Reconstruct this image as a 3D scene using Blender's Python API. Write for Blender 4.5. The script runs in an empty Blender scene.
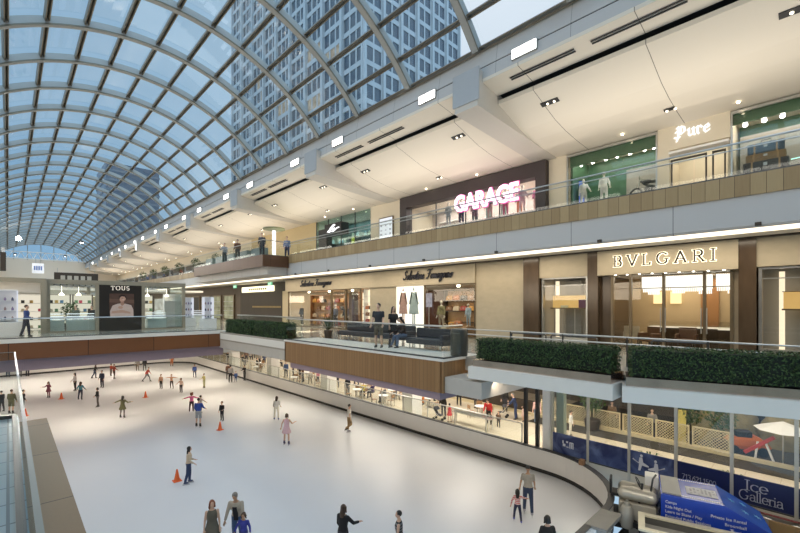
import bpy, bmesh, math, random
from mathutils import Vector, Matrix, Euler
random.seed(7)
S = bpy.context.scene
COL = S.collection
PI = math.pi
R = math.radians
H = 7.8            # eye height above the ice
Z2 = 6.05          # middle mall floor
Z3 = 11.35         # upper mall floor
FX = 406.0
U0, V0 = 400.0, 305.0

def pdir(px, py):
    u = (px - U0) / FX; v = (V0 - py) / FX
    return Vector((.6947 + .7193 * u, .7193 - .6947 * u, v))
def at_z(px, py, z):
    d = pdir(px, py); t = (z - H) / d.z
    return Vector((0, 0, H)) + d * t
def at_x(px, x):
    d = pdir(px, 0)
    return x * d.y / d.x          # the Y where a sight line crosses plane X = x

# ---------------------------------------------------------------- materials
MATS = {}
def new_mat(name):
    m = bpy.data.materials.new(name); m.use_nodes = True
    nt = m.node_tree
    for n in list(nt.nodes): nt.nodes.remove(n)
    out = nt.nodes.new('ShaderNodeOutputMaterial')
    return m, nt, out
def c4(c, k=1.0): return (min(c[0]*k, 1), min(c[1]*k, 1), min(c[2]*k, 1), 1)
def mat(name, col, rough=.5, metal=0.0, var=.08, scale=4.0, bump=0.0, spec=.5, stretch=None):
    """principled surface with a little cloudy colour variation"""
    if name in MATS: return MATS[name]
    m, nt, out = new_mat(name); N = nt.nodes.new; L = nt.links.new
    b = N('ShaderNodeBsdfPrincipled'); L(b.outputs[0], out.inputs[0])
    b.inputs['Roughness'].default_value = rough; b.inputs['Metallic'].default_value = metal
    b.inputs['Specular IOR Level'].default_value = spec
    tc = N('ShaderNodeTexCoord'); mp = N('ShaderNodeMapping'); L(tc.outputs['Object'], mp.inputs[0])
    if stretch: mp.inputs['Scale'].default_value = stretch
    nz = N('ShaderNodeTexNoise'); nz.inputs['Scale'].default_value = scale; nz.inputs['Detail'].default_value = 4
    L(mp.outputs[0], nz.inputs['Vector'])
    mx = N('ShaderNodeMix'); mx.data_type = 'RGBA'
    L(nz.outputs['Fac'], mx.inputs['Factor'])
    mx.inputs[6].default_value = c4(col, 1 - var); mx.inputs[7].default_value = c4(col, 1 + var)
    L(mx.outputs[2], b.inputs['Base Color'])
    if bump:
        bp = N('ShaderNodeBump'); bp.inputs['Strength'].default_value = bump
        L(nz.outputs['Fac'], bp.inputs['Height']); L(bp.outputs[0], b.inputs['Normal'])
    MATS[name] = m
    return m
def planks(name, ca, cb, width, axis, rough=.45, gap=.04, gapcol=None, var=1.0, world=True, spec=.4):
    """boards or panels side by side along one axis, each with its own tone, dark joints between"""
    if name in MATS: return MATS[name]
    m, nt, out = new_mat(name); N = nt.nodes.new; L = nt.links.new
    b = N('ShaderNodeBsdfPrincipled'); L(b.outputs[0], out.inputs[0]); b.inputs['Roughness'].default_value = rough
    b.inputs['Specular IOR Level'].default_value = spec
    src = N('ShaderNodeNewGeometry').outputs['Position'] if world else N('ShaderNodeTexCoord').outputs['Object']
    sp = N('ShaderNodeSeparateXYZ'); L(src, sp.inputs[0])
    dv = N('ShaderNodeMath'); dv.operation = 'DIVIDE'; L(sp.outputs[axis], dv.inputs[0]); dv.inputs[1].default_value = width
    fl = N('ShaderNodeMath'); fl.operation = 'FLOOR'; L(dv.outputs[0], fl.inputs[0])
    fr = N('ShaderNodeMath'); fr.operation = 'FRACT'; L(dv.outputs[0], fr.inputs[0])
    wn = N('ShaderNodeTexWhiteNoise'); wn.noise_dimensions = '1D'; L(fl.outputs[0], wn.inputs['W'])
    nz = N('ShaderNodeTexNoise'); nz.inputs['Scale'].default_value = 3; nz.inputs['Detail'].default_value = 5
    mp = N('ShaderNodeMapping'); L(src, mp.inputs[0])
    sc = [9, 9, 9]; sc[2 if axis != 2 else 1] = .8; mp.inputs['Scale'].default_value = sc
    L(mp.outputs[0], nz.inputs['Vector'])
    av = N('ShaderNodeMath'); av.operation = 'MULTIPLY_ADD'; L(wn.outputs['Value'], av.inputs[0]); av.inputs[1].default_value = .6 * var
    hf = N('ShaderNodeMath'); hf.operation = 'MULTIPLY'; L(nz.outputs['Fac'], hf.inputs[0]); hf.inputs[1].default_value = .4
    L(hf.outputs[0], av.inputs[2])
    mx = N('ShaderNodeMix'); mx.data_type = 'RGBA'; L(av.outputs[0], mx.inputs['Factor'])
    mx.inputs[6].default_value = c4(ca); mx.inputs[7].default_value = c4(cb)
    lt = N('ShaderNodeMath'); lt.operation = 'LESS_THAN'; L(fr.outputs[0], lt.inputs[0]); lt.inputs[1].default_value = gap
    m2 = N('ShaderNodeMix'); m2.data_type = 'RGBA'; L(lt.outputs[0], m2.inputs['Factor']); L(mx.outputs[2], m2.inputs[6])
    m2.inputs[7].default_value = c4(gapcol or tuple(.3 * x for x in ca))
    L(m2.outputs[2], b.inputs['Base Color'])
    MATS[name] = m
    return m
def tiles(name, ca, cb, size, rough=.2, grout=.02, gcol=(.25, .25, .25)):
    if name in MATS: return MATS[name]
    m, nt, out = new_mat(name); N = nt.nodes.new; L = nt.links.new
    b = N('ShaderNodeBsdfPrincipled'); L(b.outputs[0], out.inputs[0]); b.inputs['Roughness'].default_value = rough
    g = N('ShaderNodeNewGeometry')
    br = N('ShaderNodeTexBrick'); L(g.outputs['Position'], br.inputs['Vector'])
    br.offset = 0; br.inputs['Color1'].default_value = c4(ca); br.inputs['Color2'].default_value = c4(cb); br.inputs['Mortar'].default_value = c4(gcol)
    br.inputs['Scale'].default_value = 1; br.inputs['Mortar Size'].default_value = grout
    br.inputs['Brick Width'].default_value = size; br.inputs['Row Height'].default_value = size
    L(br.outputs['Color'], b.inputs['Base Color'])
    MATS[name] = m
    return m
def emit(name, col, power, var=0.0, scale=3):
    if name in MATS: return MATS[name]
    m, nt, out = new_mat(name); N = nt.nodes.new; L = nt.links.new
    e = N('ShaderNodeEmission'); L(e.outputs[0], out.inputs[0])
    e.inputs[0].default_value = c4(col); e.inputs[1].default_value = power
    if var:
        tc = N('ShaderNodeTexCoord'); nz = N('ShaderNodeTexNoise'); nz.inputs['Scale'].default_value = scale
        L(tc.outputs['Object'], nz.inputs['Vector'])
        mx = N('ShaderNodeMix'); mx.data_type = 'RGBA'; L(nz.outputs['Fac'], mx.inputs['Factor'])
        mx.inputs[6].default_value = c4(col, 1 - var); mx.inputs[7].default_value = c4(col, 1 + var); L(mx.outputs[2], e.inputs[0])
    MATS[name] = m
    return m
def glass(name, col=(.93, .96, .96), refl=.06, rough=.0, fres=.0):
    """thin clear sheet: mostly see-through, a little mirror"""
    if name in MATS: return MATS[name]
    m, nt, out = new_mat(name); N = nt.nodes.new; L = nt.links.new
    t = N('ShaderNodeBsdfTransparent'); t.inputs[0].default_value = c4(col)
    g = N('ShaderNodeBsdfGlossy'); g.inputs['Roughness'].default_value = rough
    mx = N('ShaderNodeMixShader'); L(t.outputs[0], mx.inputs[1]); L(g.outputs[0], mx.inputs[2]); L(mx.outputs[0], out.inputs[0])
    lw = N('ShaderNodeLayerWeight'); lw.inputs[0].default_value = .25
    ma = N('ShaderNodeMath'); ma.operation = 'MULTIPLY_ADD'; L(lw.outputs['Fresnel'], ma.inputs[0]); ma.inputs[1].default_value = fres; ma.inputs[2].default_value = refl
    ma.use_clamp = True
    L(ma.outputs[0], mx.inputs[0])
    MATS[name] = m
    return m

# ---------------------------------------------------------------- mesh builder
class MB:
    def __init__(s): s.v = []; s.f = []; s.m = []; s.cur = 0
    def mi(s, i): s.cur = i; return s
    def add(s, vs, fs):
        o = len(s.v); s.v += [tuple(p) for p in vs]
        for f in fs: s.f.append(tuple(i + o for i in f)); s.m.append(s.cur)
        return s
    def box(s, x0, x1, y0, y1, z0, z1):
        vs = [(x, y, z) for z in (z0, z1) for y in (y0, y1) for x in (x0, x1)]
        return s.add(vs, [(0,2,3,1),(4,5,7,6),(0,1,5,4),(2,6,7,3),(0,4,6,2),(1,3,7,5)])
    def bev(s, x0, x1, y0, y1, z0, z1, b=.02):
        """box with its upright and top edges chamfered"""
        n = 3; ring = []
        for (cx, cy, a0) in ((x1-b, y1-b, 0), (x0+b, y1-b, 90), (x0+b, y0+b, 180), (x1-b, y0+b, 270)):
            for k in range(n): ring.append((cx, cy, R(a0 + 90*k/(n-1))))
        def lay(z, k): return [(cx + b*k*math.cos(a), cy + b*k*math.sin(a), z) for cx, cy, a in ring]
        L = [lay(z0, .3), lay(z0+b*.7, 1), lay(z1-b*.7, 1), lay(z1, .3)]
        return s.loft(L)
    def loft(s, rings, cap=True):
        n = len(rings[0]); vs = [p for r in rings for p in r]; fs = []
        for i in range(len(rings)-1):
            for k in range(n):
                a = i*n+k; b = i*n+(k+1) % n
                fs.append((a, b, b+n, a+n))
        if cap: fs.append(tuple(range(n-1, -1, -1))); fs.append(tuple((len(rings)-1)*n + k for k in range(n)))
        return s.add(vs, fs)
    def cone(s, p, q, r0, r1, n=10):
        p = Vector(p); q = Vector(q); d = (q-p)
        if d.length < 1e-6: return s
        d.normalize(); a = d.orthogonal().normalized(); b = d.cross(a)
        ring = lambda c, r: [tuple(c + a*r*math.cos(2*PI*k/n) + b*r*math.sin(2*PI*k/n)) for k in range(n)]
        return s.loft([ring(p, r0), ring(q, r1)])
    def cyl(s, p, q, r, n=10): return s.cone(p, q, r, r, n)
    def tube(s, pts, r, n=6):
        pts = [Vector(p) for p in pts]; rings = []
        for i, p in enumerate(pts):
            d = (pts[min(i+1, len(pts)-1)] - pts[max(i-1, 0)]).normalized()
            a = d.orthogonal().normalized() if abs(d.z) > .99 else Vector((0,0,1)).cross(d).normalized(); b = d.cross(a)
            rr = r[i] if isinstance(r, (list, tuple)) else r
            rings.append([tuple(p + a*rr*math.cos(2*PI*k/n) + b*rr*math.sin(2*PI*k/n)) for k in range(n)])
        return s.loft(rings)
    def ball(s, c, rx, ry=None, rz=None, n=12, k=7, M=None):
        ry = rx if ry is None else ry; rz = rx if rz is None else rz
        c = Vector(c); rings = []
        for i in range(1, k):
            t = PI*i/k; rr = math.sin(t); z = -math.cos(t)
            rings.append([Vector((rx*rr*math.cos(2*PI*j/n), ry*rr*math.sin(2*PI*j/n), rz*z)) for j in range(n)])
        vs = [Vector((0,0,-rz))] + [p for r_ in rings for p in r_] + [Vector((0,0,rz))]
        if M is not None: vs = [M @ p for p in vs]
        vs = [tuple(p + c) for p in vs]; fs = []
        for j in range(n): fs.append((0, 1+(j+1) % n, 1+j))
        for i in range(k-2):
            for j in range(n):
                a = 1+i*n+j; b = 1+i*n+(j+1) % n; fs.append((a, b, b+n, a+n))
        e = len(vs)-1
        for j in range(n): fs.append((e, 1+(k-2)*n+j, 1+(k-2)*n+(j+1) % n))
        return s.add(vs, fs)
    def lathe(s, prof, c=(0,0,0), n=16):
        c = Vector(c)
        return s.loft([[tuple(c + Vector((r*math.cos(2*PI*k/n), r*math.sin(2*PI*k/n), z))) for k in range(n)] for r, z in prof])
    def prism(s, poly, fn, d0, d1):
        """poly: 2-D outline; fn(a, b, d) -> 3-D point"""
        return s.loft([[fn(a, b, d0) for a, b in poly], [fn(a, b, d1) for a, b in poly]])
    def obox(s, c, size, M):
        hx, hy, hz = size[0]/2, size[1]/2, size[2]/2; c = Vector(c)
        vs = [tuple(c + M @ Vector((x, y, z))) for z in (-hz, hz) for y in (-hy, hy) for x in (-hx, hx)]
        return s.add(vs, [(0,2,3,1),(4,5,7,6),(0,1,5,4),(2,6,7,3),(0,4,6,2),(1,3,7,5)])
    def build(s, name, m, parent=None, smooth=False, kind=None, label=None, cat=None, group=None, keep=False, fix=True):
        me = bpy.data.meshes.new(name)
        vs = s.v; loc = Vector((0,0,0))
        if parent is None and not keep and vs:
            xs = [p[0] for p in vs]; ys = [p[1] for p in vs]; zs = [p[2] for p in vs]
            loc = Vector(((min(xs)+max(xs))/2, (min(ys)+max(ys))/2, min(zs)))
            vs = [(p[0]-loc.x, p[1]-loc.y, p[2]-loc.z) for p in vs]
        me.from_pydata(vs, [], s.f)
        for mm in (m if isinstance(m, (list, tuple)) else [m]): me.materials.append(mm)
        if any(s.m): me.polygons.foreach_set('material_index', s.m)
        if fix:
            bm = bmesh.new(); bm.from_mesh(me); bmesh.ops.recalc_face_normals(bm, faces=bm.faces); bm.to_mesh(me); bm.free()
        if smooth:
            me.polygons.foreach_set('use_smooth', [True]*len(me.polygons))
            try: me.set_sharp_from_angle(angle=R(40))
            except Exception: pass
        o = bpy.data.objects.new(name, me); COL.objects.link(o); o.location = loc
        if parent: o.parent = parent
        if kind: o['kind'] = kind
        tag(o, label, cat, group)
        return o
def tag(o, label=None, cat=None, group=None):
    if label: o['label'] = label
    if cat: o['category'] = cat
    if group: o['group'] = group
    return o
def thing(name, label, cat, loc=(0,0,0), rz=0.0, group=None):
    o = bpy.data.objects.new(name, None); COL.objects.link(o); o.empty_display_size = .1
    o.location = loc; o.rotation_euler = (0, 0, rz)
    return tag(o, label, cat, group)
def dup(root, loc, rz=None, label=None, group=None, sc=None):
    r = root.copy(); COL.objects.link(r); r.location = loc
    if rz is not None: r.rotation_euler = (0, 0, rz)
    if sc: r.scale = sc
    if label: r['label'] = label
    if group: r['group'] = group
    for ch in list(root.children):
        c = ch.copy(); COL.objects.link(c); c.parent = r
        for g in list(ch.children):
            d = g.copy(); COL.objects.link(d); d.parent = c
    return r
ORD = ['first', 'second', 'third', 'fourth', 'fifth', 'sixth', 'seventh', 'eighth', 'ninth', 'tenth', 'eleventh', 'twelfth', 'thirteenth', 'fourteenth', 'fifteenth', 'sixteenth', 'seventeenth', 'eighteenth', 'nineteenth', 'twentieth']
def area(name, loc, rot, size, power, col=(1, .86, .68), sy=None):
    l = bpy.data.lights.new(name, 'AREA'); l.energy = power; l.color = col; l.size = size
    if sy: l.shape = 'RECTANGLE'; l.size_y = sy
    o = bpy.data.objects.new(name, l); COL.objects.link(o); o.location = loc; o.rotation_euler = rot
    return o
def spot(name, loc, target, power, angle=40, blend=.6, col=(1, .88, .7), r=.15):
    l = bpy.data.lights.new(name, 'SPOT'); l.energy = power; l.color = col; l.spot_size = R(angle); l.spot_blend = blend; l.shadow_soft_size = r
    o = bpy.data.objects.new(name, l); COL.objects.link(o); o.location = loc
    o.rotation_euler = (Vector(target) - Vector(loc)).to_track_quat('-Z', 'Y').to_euler()
    return o
def point(name, loc, power, col=(1, .88, .7), r=.2):
    l = bpy.data.lights.new(name, 'POINT'); l.energy = power; l.color = col; l.shadow_soft_size = r
    o = bpy.data.objects.new(name, l); COL.objects.link(o); o.location = loc
    return o

# ---------------------------------------------------------------- lettering
def arc(cx, cy, rx, ry, a0, a1, n=10):
    return [(cx + rx*math.cos(R(a0 + (a1-a0)*k/n)), cy + ry*math.sin(R(a0 + (a1-a0)*k/n))) for k in range(n+1)]
def hull(pts):
    pts = sorted(set((round(a, 5), round(b, 5)) for a, b in pts))
    if len(pts) < 3: return pts
    def half(ps):
        h = []
        for p in ps:
            while len(h) > 1 and (h[-1][0]-h[-2][0])*(p[1]-h[-2][1]) - (h[-1][1]-h[-2][1])*(p[0]-h[-2][0]) <= 0: h.pop()
            h.append(p)
        return h
    a = half(pts); b = half(pts[::-1])
    return a[:-1] + b[:-1]
SERIF = {  # strokes on a cap height of 1; then the advance
 'B': ([[(.12,0),(.12,1)], [(.12,1)]+arc(.42,.76,.22,.24,90,-90)+[(.12,.52)], [(.12,.52)]+arc(.44,.26,.26,.26,90,-90)+[(.12,0)], [(.0,0),(.2,0)], [(0,1),(.2,1)]], .82),
 'V': ([[(.05,1),(.45,0)], [(.45,0),(.85,1)], [(-.06,1),(.18,1)], [(.74,1),(.96,1)]], .95),
 'L': ([[(.12,0),(.12,1)], [(0,0),(.62,0),(.64,.2)], [(0,1),(.26,1)]], .74),
 'G': ([arc(.5,.5,.44,.5,42,318,18), [(.84,.16),(.84,.44)], [(.7,.44),(.98,.44)]], 1.05),
 'A': ([[(.45,1),(.05,0)], [(.45,1),(.85,0)], [(.2,.34),(.7,.34)], [(-.06,0),(.18,0)], [(.72,0),(.98,0)]], .98),
 'R': ([[(.12,0),(.12,1)], [(.12,1)]+arc(.44,.75,.24,.25,90,-90)+[(.12,.5)], [(.4,.5),(.8,0)], [(0,0),(.26,0)], [(0,1),(.2,1)], [(.72,0),(.9,0)]], .9),
 'I': ([[(.14,0),(.14,1)], [(0,0),(.28,0)], [(0,1),(.28,1)]], .36),
 'T': ([[(.4,0),(.4,1)], [(.02,.82),(.04,1),(.76,1),(.78,.82)], [(.26,0),(.54,0)]], .84),
 'O': ([arc(.48,.5,.44,.5,0,360,22)], 1.02),
 'U': ([[(.12,1),(.12,.32)]+arc(.42,.3,.3,.3,180,360)+[(.72,1)], [(0,1),(.26,1)], [(.62,1),(.84,1)]], .9),
 'S': ([arc(.36,.74,.26,.26,40,250,12)+arc(.36,.26,.28,.26,70,-150,12)], .74),
 'c': ([arc(.32,.32,.28,.32,45,315,14)], .6),
 'e': ([[(.06,.34),(.58,.36)]+arc(.32,.33,.27,.33,5,315,14)], .62),
 'a': ([[(.08,.52)]+arc(.28,.46,.2,.2,130,0,8)+[(.48,.08),(.56,0)], [(.48,.38)]+arc(.25,.18,.2,.18,80,300,10)+[(.48,.12)]], .6),
 'l': ([[(.12,0),(.12,1.02)], [(.0,0),(.24,0)], [(.02,1.0),(.12,1.02)]], .27),
 'r': ([[(.12,0),(.12,.62)], [(.12,.45)]+arc(.3,.46,.16,.17,150,40,6), [(0,0),(.26,0)], [(0,.62),(.12,.62)]], .45),
 'i': ([[(.12,0),(.12,.62)], [(0,0),(.24,0)], [(.02,.62),(.12,.62)], [(.1,.84),(.14,.9)]], .28),
}
DIG = {
 '7': ([[(.05,1),(.55,1),(.22,0)]], .64), '1': ([[(.12,.8),(.3,1),(.3,0)], [(.14,0),(.46,0)]], .5),
 '3': ([arc(.28,.75,.24,.25,150,-80,10)+arc(.28,.26,.27,.26,80,-150,10)], .64), '.': ([[(.1,.03),(.14,.03)]], .24),
 '6': ([[(.5,1),(.2,.7),(.06,.36)]+arc(.3,.3,.25,.3,180,540,16)], .66), '2': ([arc(.28,.74,.24,.26,160,-20,8)+[(.05,0),(.56,0)]], .64),
 '5': ([[(.5,1),(.14,1),(.1,.58)]+arc(.28,.32,.26,.3,120,-140,12)], .64), '0': ([arc(.3,.5,.26,.5,0,360,18)], .66), 
}
GOTHIC = {
 'P': ([[(.1,.9),(.2,1.0),(.2,.1),(.1,-.25)], [(.02,.55),(.2,.62),(.38,.98),(.62,.86),(.66,.5),(.44,.34),(.2,.42)], [(-.05,.12),(.2,.0),(.32,.08)], [(.36,.9),(.38,.4)]], .84),
 'u': ([[(.02,.56),(.1,.64),(.1,.12),(.2,.0),(.38,.14)], [(.32,.56),(.4,.64),(.4,.1),(.5,.0)]], .58),
 'r': ([[(.02,.56),(.1,.64),(.1,.1),(.18,.0)], [(.1,.46),(.26,.64),(.38,.5)]], .46),
 'e': ([[(.1,.3),(.4,.42),(.3,.64),(.1,.5),(.08,.14),(.2,.0),(.4,.12)]], .5),
}
SCRIPT = {
 'S': ([[(.55,.85),(.4,1.02),(.2,.9),(.25,.65),(.48,.4),(.4,.08),(.15,.0),(-.02,.14)]], .62),
 'F': ([[(.05,.92),(.2,1.02),(.5,.96),(.8,1.02)], [(.48,.98),(.36,.3),(.2,.0),(.0,.06)], [(.2,.54),(.6,.58)]], .66),
 'a': ([[(.42,.42),(.2,.48),(.06,.2),(.2,.0),(.38,.2),(.44,.46),(.4,.1),(.54,.04)]], .5),
 'l': ([[(.0,.1),(.28,.9),(.2,1.0),(.1,.6),(.14,.0),(.3,.08)]], .28),
 'v': ([[(.0,.4),(.1,.46),(.16,.0),(.38,.46),(.48,.4)]], .44),
 't': ([[(.2,.86),(.1,.2),(.18,.0),(.32,.08)], [(-.02,.56),(.36,.6)]], .3),
 'o': ([[(.3,.46),(.1,.36),(.08,.1),(.24,.0),(.38,.2),(.3,.46),(.5,.42)]], .46),
 'r': ([[(.0,.1),(.12,.48),(.26,.42),(.22,.04),(.34,.06)]], .34),
 'e': ([[(.04,.2),(.32,.34),(.22,.48),(.06,.26),(.16,.0),(.38,.1)]], .38),
 'g': ([[(.4,.42),(.2,.48),(.06,.22),(.2,.04),(.38,.22),(.42,.46),(.34,-.3),(.12,-.42),(.04,-.24),(.46,.06)]], .5),
 'm': ([[(.0,.44),(.06,.0),(.08,.36),(.2,.48),(.24,.0),(.28,.36),(.4,.48),(.44,.06),(.56,.06)]], .56),
}
def letters(name, text, font, O, r, u, size, nib, depth, m, parent=None, slant=0.0, track=0.0, width=None, **kw):
    """raised lettering: each stroke swept with a flat pen (nib = width, thickness, angle); O = left end of the base line"""
    O = Vector(O); r = Vector(r); u = Vector(u); n = r.cross(u)
    na = R(nib[2]); ca, sa = math.cos(na), math.sin(na)
    pen = [(ca*a*nib[0]/2 - sa*b*nib[1]/2, sa*a*nib[0]/2 + ca*b*nib[1]/2) for a, b in ((-1,-1),(1,-1),(1,1),(-1,1))]
    total = sum((font[ch][1] if ch != ' ' else .4) + track for ch in text)
    kx = (width/size/total) if width else 1.0
    mb = MB(); x = 0.0
    for ch in text:
        if ch == ' ': x += .4 + track; continue
        st, adv = font[ch]
        for pl in st:
            for (p, q) in zip(pl[:-1], pl[1:]):
                h = hull([(p[0]+a, p[1]+b) for a, b in pen] + [(q[0]+a, q[1]+b) for a, b in pen])
                if len(h) < 3: continue
                f = lambda a, b, d: tuple(O + r*((x+a+slant*b)*size*kx) + u*(b*size) + n*d)
                mb.prism(h, f, 0, depth)
        x += adv + track
    return mb.build(name, m, parent, **kw)
def block_text(name, text, O, r, u, size, depth, m, parent=None, width=None, bold=0.0, loc=(0,0,0)):
    """plain block capitals from the program's built-in typeface, turned into a mesh"""
    cu = bpy.data.curves.new(name, 'FONT'); cu.body = text; cu.size = 1.0; cu.offset = bold; cu.extrude = 0; cu.resolution_u = 3
    tmp = bpy.data.objects.new(name + '_src', cu); COL.objects.link(tmp)
    dg = bpy.context.evaluated_depsgraph_get()
    me = bpy.data.meshes.new_from_object(tmp.evaluated_get(dg))
    bpy.data.objects.remove(tmp)
    xs = [v.co.x for v in me.vertices]; w = max(xs) - min(xs); x0 = min(xs)
    kx = size if width is None else width / w
    O = Vector(O); r = Vector(r); u = Vector(u); n = r.cross(u)
    bm = bmesh.new(); bm.from_mesh(me)
    if depth:
        ext = bmesh.ops.extrude_face_region(bm, geom=bm.faces[:])
        for v in [g for g in ext['geom'] if isinstance(g, bmesh.types.BMVert)]: v.co.z += 1
    for v in bm.verts:
        c = v.co.copy(); v.co = O + r*((c.x-x0)*kx) + u*(c.y*size/.7) + n*(c.z*depth)
    bmesh.ops.recalc_face_normals(bm, faces=bm.faces)
    bm.to_mesh(me); bm.free(); me.name = name
    me.materials.clear(); me.materials.append(m)
    o = bpy.data.objects.new(name, me); COL.objects.link(o)
    if parent: o.parent = parent
    return o
UPL, FLOOD, POOL, UNDER, K1, LOW, BAY, BW, SKY = 200, 420, 2700, 170, .8, 400, 210, 25, 1.08
LEFT = 300
# ================================================================ camera, sky
cd = bpy.data.cameras.new('camera'); cam = bpy.data.objects.new('camera', cd); COL.objects.link(cam)
cd.sensor_width = 36; cd.lens = FX / 800 * 36; cd.shift_y = (V0 - 266.5) / 800; cd.clip_end = 800; cd.clip_start = .02
cam.location = (0, 0, H); cam.rotation_euler = (R(90), 0, -R(44)); S.camera = cam
S.view_settings.view_transform = 'Standard'; S.view_settings.look = 'None'; S.view_settings.gamma = 1
S.view_settings.use_curve_mapping = False; S.view_settings.exposure = 0.0
try:
    S.cycles.use_denoising = True; S.cycles.max_bounces = 7; S.cycles.diffuse_bounces = 3; S.cycles.glossy_bounces = 3
    S.cycles.transparent_max_bounces = 20; S.cycles.sample_clamp_indirect = 6; S.cycles.caustics_reflective = False
except Exception: pass
w = bpy.data.worlds.new('evening_sky'); S.world = w; w.use_nodes = True
nt = w.node_tree
for n in list(nt.nodes): nt.nodes.remove(n)
N = nt.nodes.new; L = nt.links.new
wo = N('ShaderNodeOutputWorld'); bg = N('ShaderNodeBackground'); L(bg.outputs[0], wo.inputs[0])
tc = N('ShaderNodeTexCoord')
nz = N('ShaderNodeTexNoise'); nz.inputs['Scale'].default_value = 2.2; nz.inputs['Detail'].default_value = 5; L(tc.outputs['Generated'], nz.inputs['Vector'])
cr = N('ShaderNodeValToRGB'); L(nz.outputs['Fac'], cr.inputs[0])
cr.color_ramp.elements[0].position = .35; cr.color_ramp.elements[0].color = (.23, .41, .60, 1)
cr.color_ramp.elements[1].position = .72; cr.color_ramp.elements[1].color = (.48, .64, .78, 1)
# the sky is boosted out of view, behind the camera, to light the ice
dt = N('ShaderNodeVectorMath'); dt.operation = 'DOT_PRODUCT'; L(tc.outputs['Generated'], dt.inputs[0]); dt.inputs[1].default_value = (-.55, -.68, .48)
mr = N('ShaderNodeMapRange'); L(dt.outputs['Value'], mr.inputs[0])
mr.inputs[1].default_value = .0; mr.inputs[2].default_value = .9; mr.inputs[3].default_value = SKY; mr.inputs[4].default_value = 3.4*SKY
# and there is a pale patch of cloud high on the east side
d2 = N('ShaderNodeVectorMath'); d2.operation = 'DOT_PRODUCT'; L(tc.outputs['Generated'], d2.inputs[0]); d2.inputs[1].default_value = (.66, .40, .63)
m3 = N('ShaderNodeMapRange'); L(d2.outputs['Value'], m3.inputs[0]); m3.inputs[1].default_value = .9; m3.inputs[2].default_value = 1.0
mxs = N('ShaderNodeMix'); mxs.data_type = 'RGBA'; L(m3.outputs[0], mxs.inputs['Factor']); L(cr.outputs[0], mxs.inputs[6]); mxs.inputs[7].default_value = (.80, .86, .93, 1)
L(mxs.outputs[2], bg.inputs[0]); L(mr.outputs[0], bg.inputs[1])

# ================================================================ palette
ICE = None
def ice_mat():
    m, nt, out = new_mat('rink_ice'); N = nt.nodes.new; L = nt.links.new
    b = N('ShaderNodeBsdfPrincipled'); L(b.outputs[0], out.inputs[0])
    g = N('ShaderNodeNewGeometry')
    n1 = N('ShaderNodeTexNoise'); n1.inputs['Scale'].default_value = .35; n1.inputs['Detail'].default_value = 6; L(g.outputs['Position'], n1.inputs['Vector'])
    n2 = N('ShaderNodeTexNoise'); n2.inputs['Scale'].default_value = .8; n2.inputs['Detail'].default_value = 6; n2.inputs['Distortion'].default_value = .3; L(g.outputs['Position'], n2.inputs['Vector'])
    mx = N('ShaderNodeMix'); mx.data_type = 'RGBA'; L(n1.outputs['Fac'], mx.inputs['Factor'])
    mx.inputs[6].default_value = (.66, .68, .72, 1); mx.inputs[7].default_value = (.73, .745, .77, 1); L(mx.outputs[2], b.inputs['Base Color'])
    ma = N('ShaderNodeMapRange'); L(n2.outputs['Fac'], ma.inputs[0]); ma.inputs[3].default_value = .26; ma.inputs[4].default_value = .34
    L(ma.outputs[0], b.inputs['Roughness']); b.inputs['Specular IOR Level'].default_value = .35
    
    return m
M = {}
M['ice'] = ice_mat()
M['board'] = mat('board_white', (.74, .72, .69), .4, var=.03)
M['kick'] = mat('kick_black', (.02, .018, .016), .5)
M['cap'] = mat('cap_dark', (.05, .05, .05), .4)
M['cream'] = mat('ceiling_cream', (.78, .71, .60), .75, var=.02)
M['soffit'] = mat('soffit_white', (.84, .79, .70), .7, var=.02)
M['panel'] = planks('ceiling_panel', (.80, .735, .63), (.78, .715, .61), 4.233, 1, .75, gap=.006, gapcol=(.22, .19, .15), var=.3)
M['fasc'] = planks('fascia_grey', (.54, .525, .51), (.52, .505, .49), 3.2, 1, .5, gap=.006, gapcol=(.12, .12, .12), var=.3)
M['rooffasc'] = planks('roof_fascia', (.56, .55, .54), (.53, .52, .51), 3.175, 1, .5, gap=.005, gapcol=(.2, .2, .2), var=.3)
M['oak'] = planks('oak_band', (.27, .175, .080), (.44, .32, .165), .34, 1, .45, gap=.035)
M['wood'] = planks('terrace_wood', (.235, .122, .048), (.31, .175, .076), .17, 1, .4, gap=.05)
M['woodx'] = planks('terrace_wood_end', (.22, .115, .045), (.29, .16, .07), .17, 0, .4, gap=.05)
M['redwood'] = planks('bridge_wood', (.155, .058, .020), (.19, .074, .027), 3.1, 0, .35, gap=.012)
M['brownwood'] = planks('upper_wood', (.115, .056, .030), (.155, .078, .044), 1.35, 1, .4, gap=.012)
M['purple'] = mat('lilac_plaster', (.33, .25, .29), .7, var=.04)
M['stonewall'] = mat('facade_stone', (.45, .385, .275), .5, var=.13, scale=2.6, stretch=(1, 1, 1.8))
M['ledge'] = mat('planter_white', (.70, .67, .61), .45, var=.03)
M['floor2'] = tiles('mall_floor', (.42, .39, .34), (.37, .34, .29), 1.2, .12, .008, (.4, .36, .3))
M['floor1'] = tiles('lower_floor', (.70, .62, .48), (.64, .56, .43), 1.2, .25, .01, (.45, .4, .3))
M['walkway'] = tiles('walkway_tile', (.30, .40, .44), (.35, .44, .48), .45, .15, .012, (.16, .2, .22))
M['bronze'] = mat('bronze_frame', (.20, .155, .10), .35, .7)
M['steel'] = mat('brushed_steel', (.55, .55, .53), .28, .9)
M['dsteel'] = mat('dark_steel', (.10, .10, .10), .35, .7)
M['marble'] = mat('brown_marble', (.085, .056, .034), .18, var=.5, scale=2.5, stretch=(1, 1, .35))
M['glass'] = glass('rail_glass', (.95, .975, .965), .025, 0, .10)
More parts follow.
